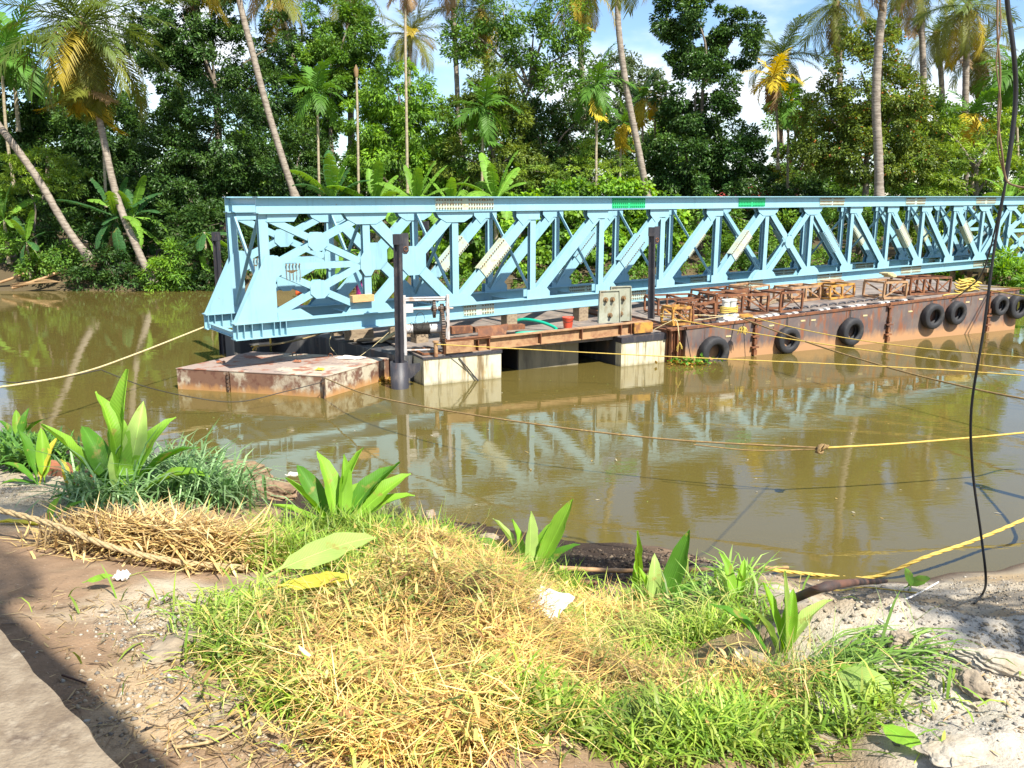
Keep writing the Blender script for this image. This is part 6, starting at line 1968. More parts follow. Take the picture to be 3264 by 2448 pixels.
for p_, top_, n_, lb, sd_, ms_, sc_, el_, dr_ in (
        ((-9.62, 47.5, 3.65), (-9.58, 47.5, 4.64), 8, 'banana clump with one tall upright leaf left of the dead pole', 1, ('banana', 'banana_dark'), 1.15, (85, 0), 0),
        ((-7.33, 47.5, 3.65), (-7.31, 47.5, 4.39), 7, 'banana plant between the two thin poles above the bridge', 2, ('banana',), 1.1, (80, 0), 0),
        ((-5.1, 47.3, 3.65), (-5.0, 47.3, 4.48), 8, 'banana plant with broad leaves right of the tall thin pole', 3, ('banana',), 1.1, (80, -10), 0),
        ((-3.26, 47.5, 3.65), (-3.25, 47.5, 4.31), 6, 'low banana plant above the white splice plate', 4, ('banana',), 0.95, (75, -10), 0),
        ((-0.88, 47.3, 3.65), (-0.79, 47.3, 4.64), 7, 'banana plant with two wide upright leaves above the bridge', 5, ('banana',), 1.15, (75, 10), 0),
        ((-21.18, 47, 1.16), (-21.77, 47, 3.82), 10, 'large shaded banana plant between the two leaning palm trunks', 6, ('banana_dark', 'banana_dark', 'banana'), 1.15, (75, -85), 2),
        ((-20.51, 47.6, 1.11), (-20.09, 47.6, 3.81), 8, 'banana plant just right of the curved coconut trunk', 7, ('banana', 'banana_dark'), 0.95, (80, -30), 0),
        ((-16.28, 46.3, 1.04), (-16.05, 46.3, 3.03), 7, 'banana plant with long hanging leaves behind the left black post', 8, ('banana_dark', 'banana'), 1.0, (10, -88), 1),
        ((-25.85, 46.5, 1.03), (-26.01, 46.5, 2.52), 6, 'small banana plant on the left bank', 9, ('banana', 'banana_dark'), 0.75, (80, -60), 1),
        ((27.63, 49, 4.29), (27.59, 49, 4.63), 5, 'banana plant behind the hanging cable at the right edge', 10, ('banana',), 0.9, (85, 30), 0),
        ((-27.2, 47, 2.66), (-27.16, 47, 3.66), 6, 'banana plant cut by the left picture edge', 11, ('banana',), 0.9, (85, -40), 0),
        ((-8.93, 46.5, 1.36), (-9.07, 46.5, 2.19), 8, 'banana plant seen through the first truss panels', 12, ('banana',), 1.0, (70, -70), 2),
        ((-5.74, 46.5, 1.36), (-5.71, 46.5, 2.69), 8, 'banana plant seen behind the big octagonal plates', 13, ('banana',), 1.0, (80, -50), 1)):
    b_ = onbank(p_)
    banana(b_, max(0.8, top_[2] - b_[2]), n_ + 4, lb, sd_, ms_, sc_ * 1.02, el_, dr_)

# fallen stems at the left waterline
for k_, (pts_, r_, lb) in enumerate((([(-27.0, 45.6, 0.44), (-26.29, 45.7, 0.68), (-25.67, 46, 0.99)], 0.07, 'pale fallen stem lying on the left bank at the picture edge'),
                                     ([(-26.15, 45.2, 0.19), (-24.84, 45.3, 0.59), (-23.99, 45.8, 0.95)], 0.08, 'second pale fallen stem reaching down to the water on the left'))):
    MB().tube(spline(pts_, 5), r_, 8).build('driftwood_log', M['bamboo'], None, pts_[1], label=lb, cat='log', group='fallen stems on the left bank')
_b = V((-24.91, 45.2, 0.24))
mb_ = MB()
for j_ in range(10):
    q_ = RND.uniform(-0.6, 0.6)
    mb_.tube(spline([_b + V(1.2, 0.2, 0.25), _b + V(0.3, 0.1 * q_, 0.3 + 0.2 * q_), _b + V(-0.9 + RND.uniform(-.4, .4), 0.2 * q_, 0.02 + 0.15 * RND.random())], 4), 0.02, 5)
mb_.build('dead_branch', M['frond_dry'], None, tuple(_b), label='dry dead frond lying in the water at the left bank', cat='branch')


# ---------------- the house in the trees
def house():
    x0, y0 = (15.32, 60, 4.57)[0], 60.0
    z0 = gz(x0, y0)
    r = thing('house', (x0 + 1.6, y0, z0), 'small house with red roof half hidden in the trees behind the bridge', 'house')
    M['wall_pink'] = mat('pale_pink_wall', (0.55, 0.42, 0.42), 0.8, [((0.40, 0.30, 0.28), 2, (0.5, 0.7), (1, 1, 1), 0.6)])
    M['roof_red'] = mat('red_roof_sheet', (0.55, 0.07, 0.045), 0.5)
    wz = 3.8
    MB().box((x0 + 1.6, y0 + 2.5, (z0 + wz) / 2), (2.2, 2.5, (wz - z0) / 2)).build('wall', M['wall_pink'], r)
    mb = MB()
    xc = x0 + 1.1
    for dz in (0.0, -0.12):
        q = [(xc - 3.2, y0 - 0.9, 3.9 + dz), (xc, y0 - 0.9, 5.55 + dz), (xc + 3.2, y0 - 0.9, 3.9 + dz), (xc - 3.2, y0 + 5.9, 3.9 + dz), (xc, y0 + 5.9, 5.55 + dz), (xc + 3.2, y0 + 5.9, 3.9 + dz)]
        mb.add(q, [(0, 1, 4, 3), (1, 2, 5, 4)])
    mb.add([(xc - 3.0, y0 - 0.7, 3.85), (xc + 3.0, y0 - 0.7, 3.85), (xc, y0 - 0.7, 5.40)], [(0, 1, 2)])
    mb.build('roof', M['roof_red'], r)
    for wx in (0.7, 3.3):
        f = MB().box((x0 + wx, y0 - 0.03, z0 + 1.9), (0.6, 0.04, 0.6)).build('window', M['white_steel'], r)
        MB().box((x0 + wx, y0 - 0.075, z0 + 1.9), (0.52, 0.01, 0.52)).build('pane', M['cable'], f)
    MB().box((x0 + 2.2, y0 - 0.03, z0 + 1.05), (0.5, 0.04, 1.05)).build('door', M['wood'], r)


house()

# ------------------------------------------------------------------ the near bank
def hz(x, y):
    return gz(x, y)


# concrete slab corner at the lower left
def slab():
    a, b = V(-2.42, 3.66, 3.0), V(-1.10, 2.36, 3.0)
    d = (a - b).normalized()
    n = V(-d.y, d.x, 0)
    if n.x > 0:
        n = -n
    mb = MB()
    rr = random.Random(3)
    N = 60
    top, low = [], []
    for i in range(N + 1):
        p = b - d * 0.9 + d * (4.2 * i / N)
        w = 0.010 * math.sin(i * 0.9) * math.sin(i * 0.37) + rr.uniform(-0.003, 0.003)
        top.append(p - n * w)
        low.append(p - n * (w + 0.01) - UPZ * 0.03)
    bot = [p - n * 0.005 - UPZ * 0.75 for p in low]
    back = [p + n * 3.0 for p in top]
    vs_ = top + low + bot + back
    m = N + 1
    fs_ = []
    for i in range(N):
        fs_ += [(i, i + 1, m + i + 1, m + i), (m + i, m + i + 1, 2 * m + i + 1, 2 * m + i), (3 * m + i, 3 * m + i + 1, i + 1, i)]
    mb.add(vs_, fs_)
    mb.build('concrete_slab', M['concrete'], None, (-2.5, 2.6, 2.4), label='stained concrete slab corner at the lower left of the picture', cat='slab')


slab()


# ---------------- blades: grass and straw as masses nobody could count
def blades(base, az, el, L, Wd, bend, col):
    """three-segment blades: 7 points each"""
    n = len(base)
    h = np.stack([np.cos(az), np.sin(az), np.zeros(n)], 1)
    s = np.stack([-np.sin(az), np.cos(az), np.zeros(n)], 1)
    up = np.array([[0, 0, 1.0]])
    P_ = [base]
    e = el.copy()
    for k in range(3):
        P_.append(P_[-1] + (h * np.cos(e)[:, None] + up * np.sin(e)[:, None]) * (L / 3)[:, None])
        e = e - bend / 2
    w = Wd[:, None] * 0.5
    v = np.stack([P_[0] - s * w * 0.7, P_[0] + s * w * 0.7, P_[1] - s * w, P_[1] + s * w, P_[2] - s * w * 0.8, P_[2] + s * w * 0.8, P_[3]], 1).reshape(-1, 3)
    i = np.arange(n)[:, None] * 7
    f = np.concatenate([i + np.array([[0, 1, 3]]), i + np.array([[0, 3, 2]]), i + np.array([[2, 3, 5]]), i + np.array([[2, 5, 4]]), i + np.array([[4, 5, 6]])], 1).reshape(-1, 3)
    return v, f, np.repeat(col, 7, axis=0)


def scatter(n, regions, rng):
    """regions: (x, y, rx, ry, weight) ellipses; returns points on the bank"""
    w = np.array([r[4] for r in regions], float)
    j = rng.choice(len(regions), n, p=w / w.sum())
    R = np.array(regions)[j]
    t, q = rng.uniform(0, 2 * np.pi, n), np.where(rng.random(n) < 0.6, rng.uniform(0, 1, n) ** 0.6, np.abs(rng.normal(0, 0.75, n)))
    x, y = R[:, 0] + R[:, 2] * q * np.cos(t), R[:, 1] + R[:, 3] * q * np.sin(t)
    return np.stack([x, y, height(x, y)], 1)


def grass(name, n, regions, L, Wd, el, bend, cols, label, m, seed, lift=0.0, azs=None, cat='grass'):
    rng = np.random.default_rng(seed)
    p = scatter(n, regions, rng)
    # blades lie over one another: the heap has depth
    p[:, 2] += rng.uniform(-0.01, 1, n) ** 2 * lift
    cols = np.array(cols)
    c = cols[rng.integers(0, len(cols), n)] * rng.uniform(0.7, 1.3, n)[:, None]
    c = c * np.clip(1.0 + 1.5 * fbm(p[:, 0] * 3.1 + seed, p[:, 1] * 3.1, 3), 0.45, 1.5)[:, None]
    if lift > 0.12:
        p[:, 2] += 0.22 * fbm(p[:, 0] * 3.7 + 5, p[:, 1] * 3.7, 3)
    az = rng.uniform(0, 2 * np.pi, n) if azs is None else rng.normal(azs[0], azs[1], n)
    v, f, cc = blades(p, az, rng.uniform(el[0], el[1], n), rng.uniform(L[0], L[1], n), rng.uniform(Wd[0], Wd[1], n), rng.uniform(bend[0], bend[1], n), c)
    o = p.mean(0)
    me = np_mesh(name, v - o, f, M[m], cc)
    return obj(name, me, None, tuple(o), label=label, cat=cat, kind='stuff')


GC = ((0.24, 0.38, 0.04), (0.32, 0.45, 0.06), (0.16, 0.29, 0.03), (0.38, 0.46, 0.08))
SCOL = ((0.66, 0.44, 0.14), (0.74, 0.55, 0.23), (0.54, 0.34, 0.105), (0.40, 0.23, 0.08), (0.67, 0.51, 0.13))
YG = ((0.40, 0.42, 0.10), (0.52, 0.46, 0.14), (0.28, 0.36, 0.07))
g3 = lambda u: u
HEAP = [(-0.611, 6.751, 0.55, 0.30, 1.6), (-0.362, 5.031, 0.85, 0.75, 4), (-0.539, 4.011, 0.60, 0.40, 2.4), (0.215, 4.546, 0.75, 0.42, 2.2),
        (0.735, 6.921, 0.6, 0.3, 1.2), (1.186, 4.371, 0.55, 0.30, 0.8), (-1.154, 4.566, 0.45, 0.40, 0.8), (-0.414, 3.576, 0.5, 0.25, 1.0)]
grass('dry_straw', 27000, HEAP, (0.06, 0.40), (0.0025, 0.008), (-0.35, 0.40), (-0.8, 1.0), SCOL, 'heap of dry golden cut grass in the foreground', 'straw', 100, 0.24)
grass('yellowing_grass', 9000, HEAP + [(-1.384, 4.746, 0.5, 0.5, 1.5), (1.053, 6.326, 0.8, 0.4, 2)], (0.08, 0.30), (0.004, 0.012), (-0.1, 0.8), (0.2, 1.2), YG, 'yellowing cut grass mixed into the foreground heap', 'straw', 101, 0.22)
grass('straw_bits', 7000, HEAP, (0.04, 0.13), (0.012, 0.026), (-0.4, 0.6), (-0.6, 1.2), SCOL + YG, 'short broken leaf bits strewn over the dry heap', 'straw', 108, 0.26)
GREEN = [(1.195, 4.081, 0.75, 0.34, 3.0), (0.58, 3.846, 0.75, 0.28, 2.2), (1.46, 6.141, 0.5, 0.32, 1.0), (-1.254, 5.011, 0.75, 0.5, 2.4),
         (-1.37, 6.616, 0.75, 0.45, 1.8), (-0.086, 6.826, 0.6, 0.25, 0.8), (-1.437, 4.601, 0.4, 0.4, 1.0), (-0.928, 3.936, 0.35, 0.25, 0.8), (0.249, 5.326, 0.9, 0.5, 1.0)]
grass('green_grass', 17000, GREEN, (0.07, 0.30), (0.006, 0.017), (0.1, 1.35), (0.3, 1.5), GC, 'fresh green grass round and in front of the dry heap', 'grass', 102, 0.10)
grass('clump_grass', 5200, [(-1.541, 7.201, 0.75, 0.30, 3), (-0.782, 7.131, 0.55, 0.28, 2), (0.224, 8.422, 0.60, 0.22, 2.2), (1.381, 7.817, 0.40, 0.2, 1.4), (-1.825, 6.391, 0.5, 0.25, 1.5)], (0.12, 0.42), (0.006, 0.016), (0.5, 1.45), (0.3, 1.4), GC, 'green grass growing up between the broad leaf clumps', 'grass', 110, 0.05)
grass('tall_grass', 260, [(1.643, 6.731, 0.42, 0.28, 2), (1.993, 7.266, 0.2, 0.15, 1)], (0.25, 0.55), (0.012, 0.026), (0.4, 1.4), (0.6, 1.8), ((0.24, 0.42, 0.06), (0.34, 0.50, 0.12)), 'tall arching green grass clump near the right shore', 'grass', 103)
grass('bent_grass', 300, [(1.818, 4.581, 0.30, 0.14, 1), (1.902, 4.341, 0.35, 0.12, 1)], (0.35, 0.62), (0.010, 0.02), (0.15, 0.7), (0.5, 1.3), ((0.30, 0.46, 0.11), (0.20, 0.36, 0.06)), 'long flattened grass bent to the right over the white rubble', 'grass', 104, 0.1, (-0.1, 0.5))
grass('reed_grass', 1100, [(-3.583, 8.742, 0.60, 0.35, 3), (-3.133, 8.232, 0.45, 0.25, 2), (-3.952, 7.912, 0.4, 0.25, 1)], (0.4, 0.95), (0.014, 0.03), (0.5, 1.45), (0.7, 1.9), ((0.20, 0.33, 0.13), (0.28, 0.42, 0.20), (0.12, 0.23, 0.07)), 'grey green reed grass arching over the bank at the left', 'grass', 105)
grass('seed_grass', 900, [(-2.316, 12.473, 0.8, 0.4, 2), (0.27, 10.182, 0.5, 0.2, 1), (1.473, 4.446, 0.6, 0.3, 1.2)], (0.22, 0.5), (0.003, 0.006), (0.8, 1.5), (0.1, 0.8), ((0.30, 0.40, 0.10), (0.22, 0.33, 0.08)), 'thin flowering grass stalks standing over the bank edge', 'grass', 106)
grass('left_weeds', 2600, [(-9.535, 16.019, 0.75, 0.4, 3), (-5.401, 9.387, 0.4, 0.2, 1)], (0.12, 0.42), (0.02, 0.05), (0.5, 1.5), (0.4, 1.5), ((0.05, 0.14, 0.03), (0.10, 0.24, 0.04), (0.16, 0.32, 0.05)), 'leafy weeds at the left picture edge above the clay edging', 'grass', 107, 0.15, cat='weeds')


grass('dry_litter', 1500, [(-1.987, 4.186, 0.7, 0.6, 2), (-1.222, 3.591, 0.8, 0.3, 2.5), (-2.697, 4.941, 0.7, 0.5, 1.5), (-1.999, 5.156, 0.5, 0.4, 1.5), (2.068, 4.026, 0.9, 0.6, 0.5)], (0.02, 0.16), (0.003, 0.010), (-0.1, 0.12), (-0.2, 0.3), ((0.45, 0.32, 0.15), (0.30, 0.20, 0.10), (0.20, 0.13, 0.07), (0.55, 0.42, 0.2)), 'dry stalks and leaf litter scattered over the bare ground', 'straw', 109, 0.015, cat='litter')


def straw_bundle():
    rng = np.random.default_rng(9)
    c = V((-2.669, 6.401, 2.113))
    n = 4200
    x = rng.normal(0, 0.42, n)
    y = rng.normal(0, 0.15, n)
    z = np.maximum(0.0, 0.28 * np.sqrt(np.maximum(0, 1 - (x / 0.95) ** 2)) * np.sqrt(np.maximum(0, 1 - (y / 0.4) ** 2)) * rng.uniform(0.2, 1, n))
    p = np.stack([c.x + x, c.y + y, height(c.x + x, c.y + y) + z], 1)
    az = rng.normal(0.1, 0.85, n) + np.pi * (rng.random(n) < 0.5)
    cols = np.array(((0.68, 0.50, 0.19), (0.76, 0.60, 0.28), (0.56, 0.39, 0.14), (0.42, 0.28, 0.11)))[rng.integers(0, 4, n)] * rng.uniform(0.7, 1.25, n)[:, None]
    v, f, cc = blades(p, az, rng.uniform(-0.5, 0.45, n), rng.uniform(0.08, 0.46, n), rng.uniform(0.006, 0.024, n), rng.uniform(-0.8, 1.0, n), cols)
    # cut ends and roots standing at the left end
    m = 900
    xr = c.x - 0.62 + rng.normal(0, 0.16, m)
    yr = c.y + 0.02 + rng.normal(0, 0.13, m)
    p2 = np.stack([xr, yr, height(xr, yr) + rng.uniform(0.02, 0.30, m)], 1)
    v2, f2, c2 = blades(p2, rng.uniform(0, 6.28, m), rng.uniform(-1.5, -0.9, m), rng.uniform(0.15, 0.4, m), rng.uniform(0.006, 0.015, m), rng.uniform(-0.5, 0.5, m), np.array(((0.36, 0.25, 0.11), (0.26, 0.17, 0.08)))[rng.integers(0, 2, m)] * rng.uniform(0.7, 1.2, m)[:, None])
    V_ = np.concatenate([v, v2])
    F_ = np.concatenate([f, f2 + len(v)])
    o = np.array(tuple(c))
    me = np_mesh('straw_bundle', V_ - o, F_, M['straw'], np.concatenate([cc, c2]))
    obj('straw_bundle', me, None, tuple(c), label='bundle of dry pulled straw lying under the tan rope at the left', cat='straw bundle', kind='stuff')


straw_bundle()


# ---------------- pebbles and rubble
def pebbles(name, n, regions, size, cols, label, seed):
    rng = np.random.default_rng(seed)
    p = scatter(n, regions, rng)
    base = np.array([[1, 0, 0], [0.3, 0.95, 0], [-0.8, 0.58, 0], [-0.8, -0.6, 0], [0.31, -0.95, 0], [0.1, 0.1, 0.8], [0, 0, -0.5]])
    fs_ = np.array([[0, 1, 5], [1, 2, 5], [2, 3, 5], [3, 4, 5], [4, 0, 5], [1, 0, 6], [2, 1, 6], [3, 2, 6], [4, 3, 6], [0, 4, 6]])
    k = len(base)
    s = size[0] + (size[1] - size[0]) * rng.random(n) ** 4
    a = rng.uniform(0, 6.28, n)
    jit = 1 + rng.uniform(-0.35, 0.35, (n, k, 3))
    q = base[None] * jit
    q = q * np.stack([s * rng.uniform(0.7, 1.3, n), s * rng.uniform(0.6, 1.0, n), s * rng.uniform(0.5, 1.0, n)], 1)[:, None, :]
    ca, sa = np.cos(a)[:, None], np.sin(a)[:, None]
    x, y = q[..., 0] * ca - q[..., 1] * sa, q[..., 0] * sa + q[..., 1] * ca
    v = np.stack([x, y, q[..., 2]], 2) + p[:, None, :]
    f = (np.arange(n)[:, None, None] * k + fs_[None]).reshape(-1, 3)
    c = np.array(cols)[rng.integers(0, len(cols), n)] * rng.uniform(0.75, 1.2, n)[:, None]
    o = p.mean(0)
    m = M.get('pebble') or mat('pebble', (0.4, 0.4, 0.4), 0.9, attr='tone', spec=0.25)
    M['pebble'] = m
    me = np_mesh(name, v.reshape(-1, 3) - o, f, m, np.repeat(c, k, axis=0))
    obj(name, me, None, tuple(o), label=label, cat='gravel', kind='stuff')


GRAV = ((0.37, 0.305, 0.215), (0.42, 0.385, 0.32), (0.26, 0.22, 0.165), (0.33, 0.255, 0.165), (0.18, 0.165, 0.145))
pebbles('gravel', 30000, [(3.3, 5.0, 1.6, 1.0, 3), (2.6, 4.2, 1.0, 0.7, 2.5), (4.3, 6.6, 1.6, 1.3, 2.5), (3.6, 8.4, 1.7, 1.4, 2.2), (5.6, 9.0, 1.6, 1.3, 2)], (0.003, 0.024), GRAV, 'pale gravel and rubble covering the right shore', 50)
pebbles('gravel', 9000, [(-4.975, 8.277, 0.9, 0.8, 2), (-2.105, 4.961, 0.45, 0.5, 2), (-1.834, 4.016, 0.6, 0.5, 0.7), (-1.089, 3.646, 0.8, 0.3, 0.5)], (0.003, 0.022), GRAV, 'small stones strewn over the trodden earth at the left', 51)


pebbles('mud_clods', 5000, [(1.671, 10.257, 1.3, 1.1, 3), (-1.6, 12.498, 1.2, 1.0, 2), (-4.15, 13.878, 0.9, 0.8, 2)], (0.006, 0.05), ((0.07, 0.05, 0.035), (0.11, 0.08, 0.055), (0.05, 0.035, 0.025), (0.17, 0.13, 0.09)), 'dark earth clods on the muddy strip above the water', 52)


def rock(p, s, label, m='rock', seed=0, sq=(1, 1, 0.7)):
    rr = np.random.default_rng(seed)
    import bmesh
    bm = bmesh.new()
    bmesh.ops.create_icosphere(bm, subdivisions=4, radius=1.0)
    offs = rr.normal(size=(7, 3))
    for v in bm.verts:
        d = v.co.normalized()
        k = 1.0
        for o in offs:
            o_ = V(o).normalized()
            k = min(k, 0.72 / max(0.25, d.dot(o_))) if d.dot(o_) > 0.62 else k
        n = 0.10 * math.sin(5 * d.x + seed) * math.sin(6 * d.y + 2 * seed) + 0.05 * math.sin(13 * d.z + 9 * d.x) + 0.035 * math.sin(23 * d.x + 5 * d.z) * math.sin(21 * d.y + seed) + 0.02 * math.sin(41 * d.z + 11 * d.y) * math.sin(37 * d.x)
        v.co = d * (k + n)
        v.co.x *= s * sq[0]
        v.co.y *= s * sq[1]
        v.co.z *= s * sq[2]
    me = bpy.data.meshes.new('rock')
    bm.to_mesh(me)
    bm.free()
    me.materials.append(M[m])
    o = obj('rock', me, None, p, (0, 0, rr.uniform(0, 6)), label=label, cat='rock', group='rocks on the near bank')
    return o


for k_, (p_, s_, lb, m_, sq_) in enumerate((
        ((-1.4, 3.851, 2.415), 0.085, 'flat pale stone on the brown mud, larger of two', 'rock', (1, 0.6, 0.4)),
        ((-1.442, 3.766, 2.416), 0.05, 'smaller pale stone beside the flat one on the mud', 'rock', (1, 0.8, 0.5)),
        ((-4.819, 14.668, 0.008), 0.42, 'brown earth clod on the bank edge right of the reeds', 'mudrock', (1.3, 0.7, 0.6)),
        ((-3.973, 13.438, 0.096), 0.42, 'brown earth clod sloping down beside the first one', 'mudrock', (1.4, 0.7, 0.5)),
        ((-2.359, 14.023, 0.0), 0.12, 'tan boulder behind the big leaf clump', 'rock', (1, 0.8, 0.8)),
        ((-1.294, 12.833, 0.0), 0.13, 'tan stone on the bank edge right of the big leaf clump', 'rock', (1.3, 0.8, 0.6)),
        ((-0.327, 11.707, 0.046), 0.12, 'tan stone beside the middle leaf clump', 'rock', (1.2, 0.8, 0.6)),
        ((-1.943, 4.476, 2.35), 0.20, 'flat grey slab of stone at the edge of the grass', 'rock', (1.2, 0.7, 0.3)),
        ((2.236, 4.536, 2.385), 0.09, 'dark grey rubble lump on the right shore', 'rock', (1.2, 0.8, 0.6)),
        ((2.388, 4.036, 2.415), 0.10, 'shaded rubble lump lower on the right shore', 'rock', (1.3, 0.8, 0.55)),
        ((1.565, 5.086, 1.924), 0.13, 'grey stone hidden in the grass near the pale leaf clump', 'rock', (1.2, 0.8, 0.6)),
        ((1.555, 3.841, 2.202), 0.10, 'white stone under the large fallen leaf', 'rock', (1.2, 0.9, 0.6)),
        ((1.844, 4.021, 2.241), 0.22, 'wide flat pale slab of rubble at the lower right', 'pale_slab', (1.3, 0.7, 0.25)),
        ((2.046, 3.49, 2.415), 0.17, 'flat pale slab of rubble nearest the lower right corner', 'pale_slab', (1.3, 0.8, 0.22)),
        ((2.169, 4.296, 2.348), 0.16, 'pale flat slab among the gravel right of the leaf clump', 'pale_slab', (1.5, 0.6, 0.28)),
        ((2.598, 4.166, 2.481), 0.17, 'pale flat slab in the tree shade at the right edge', 'pale_slab', (1.4, 0.7, 0.3)),
        ((-0.02, 4.076, 2.41), 0.05, 'small white stone in the straw', 'rock', (1, 0.8, 0.7)))):
    rock((p_[0], p_[1], hz(p_[0], p_[1]) + s_ * sq_[2] * (0.0 if m_ == 'pale_slab' else 0.25)), s_, lb, m_, k_, sq_)


# ---------------- turmeric-like plants: every leaf its own part
_TL = {}


def blade_leaf(m, bend, fold, seed=0):
    key = (m, bend, fold, seed)
    if key in _TL:
        return _TL[key]
    rr = random.Random(seed)
    mb = MB()
    n, L, Wd = 12, 1.0, 0.125
    stalk = 0.16
    pts, ang = [V(0, 0, 0)], 0.0
    for i in range(n):
        ang -= bend / n * (0.2 + 1.6 * i / n)
        pts.append(pts[-1] + V(math.cos(ang), 0, math.sin(ang)) * (L / n))
    mb.tube(pts, [0.014 * (1 - 0.93 * i / n) for i in range(n + 1)], 5, False)
    rows = []
    for i in range(n + 1):
        t = i / n
        u = max(0.0, (t - stalk) / (1 - stalk))
        w = Wd * (math.sin(math.pi * u ** 0.8) ** 0.75 if 0 < u < 1 else 0.0) + 0.002
        tg = (pts[min(i + 1, n)] - pts[max(i - 1, 0)]).normalized()
        upv = V(-tg.z, 0, tg.x)
        wv = 0.016 * math.sin(9 * t + seed) + 0.010 * math.sin(27 * t + 2 * seed)
        row = []
        for q in (-1, -0.5, 0, 0.5, 1):
            row.append(pts[i] + V(0, q * w * math.cos(fold), 0) + upv * (abs(q) * w * math.sin(fold) + wv * abs(q)) + upv * 0.004)
        rows.append(row)
    vs_ = [p for r in rows for p in r]
    fs_ = [(i * 5 + j, (i + 1) * 5 + j, (i + 1) * 5 + j + 1, i * 5 + j + 1) for i in range(1, n) for j in range(4)]
    mb.add(vs_, fs_, True)
    me = mb.mesh('leaf')
    me.materials.append(M[m])
    _TL[key] = me
    return me


def clump(p, leaves, label, name='leaf_plant', cat='plant', spread=0.05, zoff=0.0):
    """leaves: (azimuth deg, elevation deg, length m, material, bend, fold, roll)"""
    x, y = p[0], p[1]
    z = hz(x, y) + zoff
    root = thing(name, (x, y, z), label, cat, 'broad leaved plants on the near bank')
    rr = random.Random(int(abs(x * 100)))
    for i, (az, e, L, m, bend, fold, roll) in enumerate(leaves):
        me = blade_leaf(m, round(bend + (0.0, 0.22, 0.4)[i % 3], 2), fold, i % 3)
        mw = Matrix.Translation(V(rr.uniform(-spread, spread), rr.uniform(-spread, spread), -0.02)) @ Matrix.Rotation(math.radians(az), 4, 'Z') @ Matrix.Rotation(-math.radians(e), 4, 'Y') @ Matrix.Rotation(roll, 4, 'X') @ Matrix.Scale(L, 4)
        obj('leaf', me, root, mw=mw)
    return root


T, TD, TP, TY = 'turmeric', 'turmeric_dark', 'turmeric_pale', 'turmeric_yellow'
clump((-3.781, 7.937, 1.999), [(172, 52, 1.05, T, 0.25, 0.5, 0.3), (150, 58, 0.95, TD, 0.3, 0.4, -0.4), (120, 78, 1.15, T, 0.1, 0.6, 0.6), (80, 80, 1.30, T, 0.15, 0.5, -0.5), (40, 62, 1.0, T, 0.35, 0.4, 0.3),
                            (20, 50, 0.95, TD, 0.4, 0.4, -0.2), (60, 72, 1.0, TP, 0.2, 0.5, 0.8), (185, 22, 0.72, TD, 0.5, 0.3, 0.2), (0, 40, 0.9, T, 0.6, 0.35, 0.1), (255, 80, 0.55, TP, 0.1, 0.5, 1.4), (200, 10, 0.6, TY, 0.4, 0.3, 0.0), (100, 50, 0.9, TD, 0.5, 0.3, 0.2)],
      'large clump of broad green leaves at the left on the bank edge')
clump((-1.599, 7.491, 1.856), [(165, 48, 0.72, T, 0.15, 0.6, 0.5), (150, 56, 0.78, TD, 0.2, 0.3, -0.5), (118, 70, 0.85, T, 0.15, 0.5, 0.3), (80, 76, 0.75, T, 0.1, 0.7, 0.9), (50, 72, 0.85, T, 0.1, 0.6, -0.6), (35, 52, 0.88, TD, 0.15, 0.4, 0.2),
                             (28, 46, 0.88, TD, 0.12, 0.35, -0.3), (22, 42, 0.90, T, 0.15, 0.35, 0.4), (178, 20, 0.50, TY, 0.4, 0.4, 0.1), (10, 25, 0.55, TD, 0.5, 0.4, 0.0), (355, 12, 0.55, TP, 0.3, 0.3, 0.3), (60, 60, 0.6, T, 0.4, 0.4, 0.2), (172, 34, 0.70, T, 0.5, 0.3, 0.2), (15, 36, 0.82, T, 0.4, 0.3, 0.1), (140, 40, 0.6, TP, 0.5, 0.3, 0.3), (300, 60, 0.45, T, 0.9, 0.3, 0.2), (240, 60, 0.45, TD, 0.9, 0.3, 0.2)],
      'wide fan shaped clump of pointed green leaves in the middle of the bank')
clump((0.197, 8.682, 0.83), [(22, 60, 1.0, T, -0.05, 0.5, 0.5), (150, 62, 0.80, TP, 0.1, 0.4, 0.4), (165, 48, 0.75, TD, 0.3, 0.3, -0.3), (75, 78, 0.78, TP, 0.1, 0.4, 0.9), (40, 70, 0.7, T, 0.1, 0.4, -0.4), (185, 40, 0.6, TY, 0.3, 0.4, 0.0), (120, 70, 0.7, T, 0.2, 0.4, 0.6), (10, 45, 0.7, TD, 0.3, 0.3, 0.1)],
      'leaf clump with one long leaf pointing up right, right of the straw heap')
clump((1.291, 8.142, 0.893), [(120, 86, 0.72, T, 0.05, 0.15, 1.35), (80, 70, 0.4, T, 0.2, 0.5, 0.2)], 'single upright broad leaf standing on the bank')
clump((1.284, 7.166, 1.192), [(38, 64, 0.85, TD, -0.05, 0.5, 0.3), (20, 40, 0.6, TD, 0.3, 0.3, 0.1), (60, 75, 0.6, TP, 0.1, 0.4, 0.6), (140, 70, 0.5, T, 0.2, 0.4, 0.3)], 'plant with one dark narrow leaf leaning right of the single upright leaf')
clump((1.841, 6.641, 1.547), [(95, 84, 0.50, T, 0.9, 0.7, 0.4), (60, 70, 0.42, T, 0.3, 0.8, 0.2), (120, 72, 0.36, TP, 0.3, 0.8, 0.1)], 'narrow leaf bent over at its tip in the tall grass')
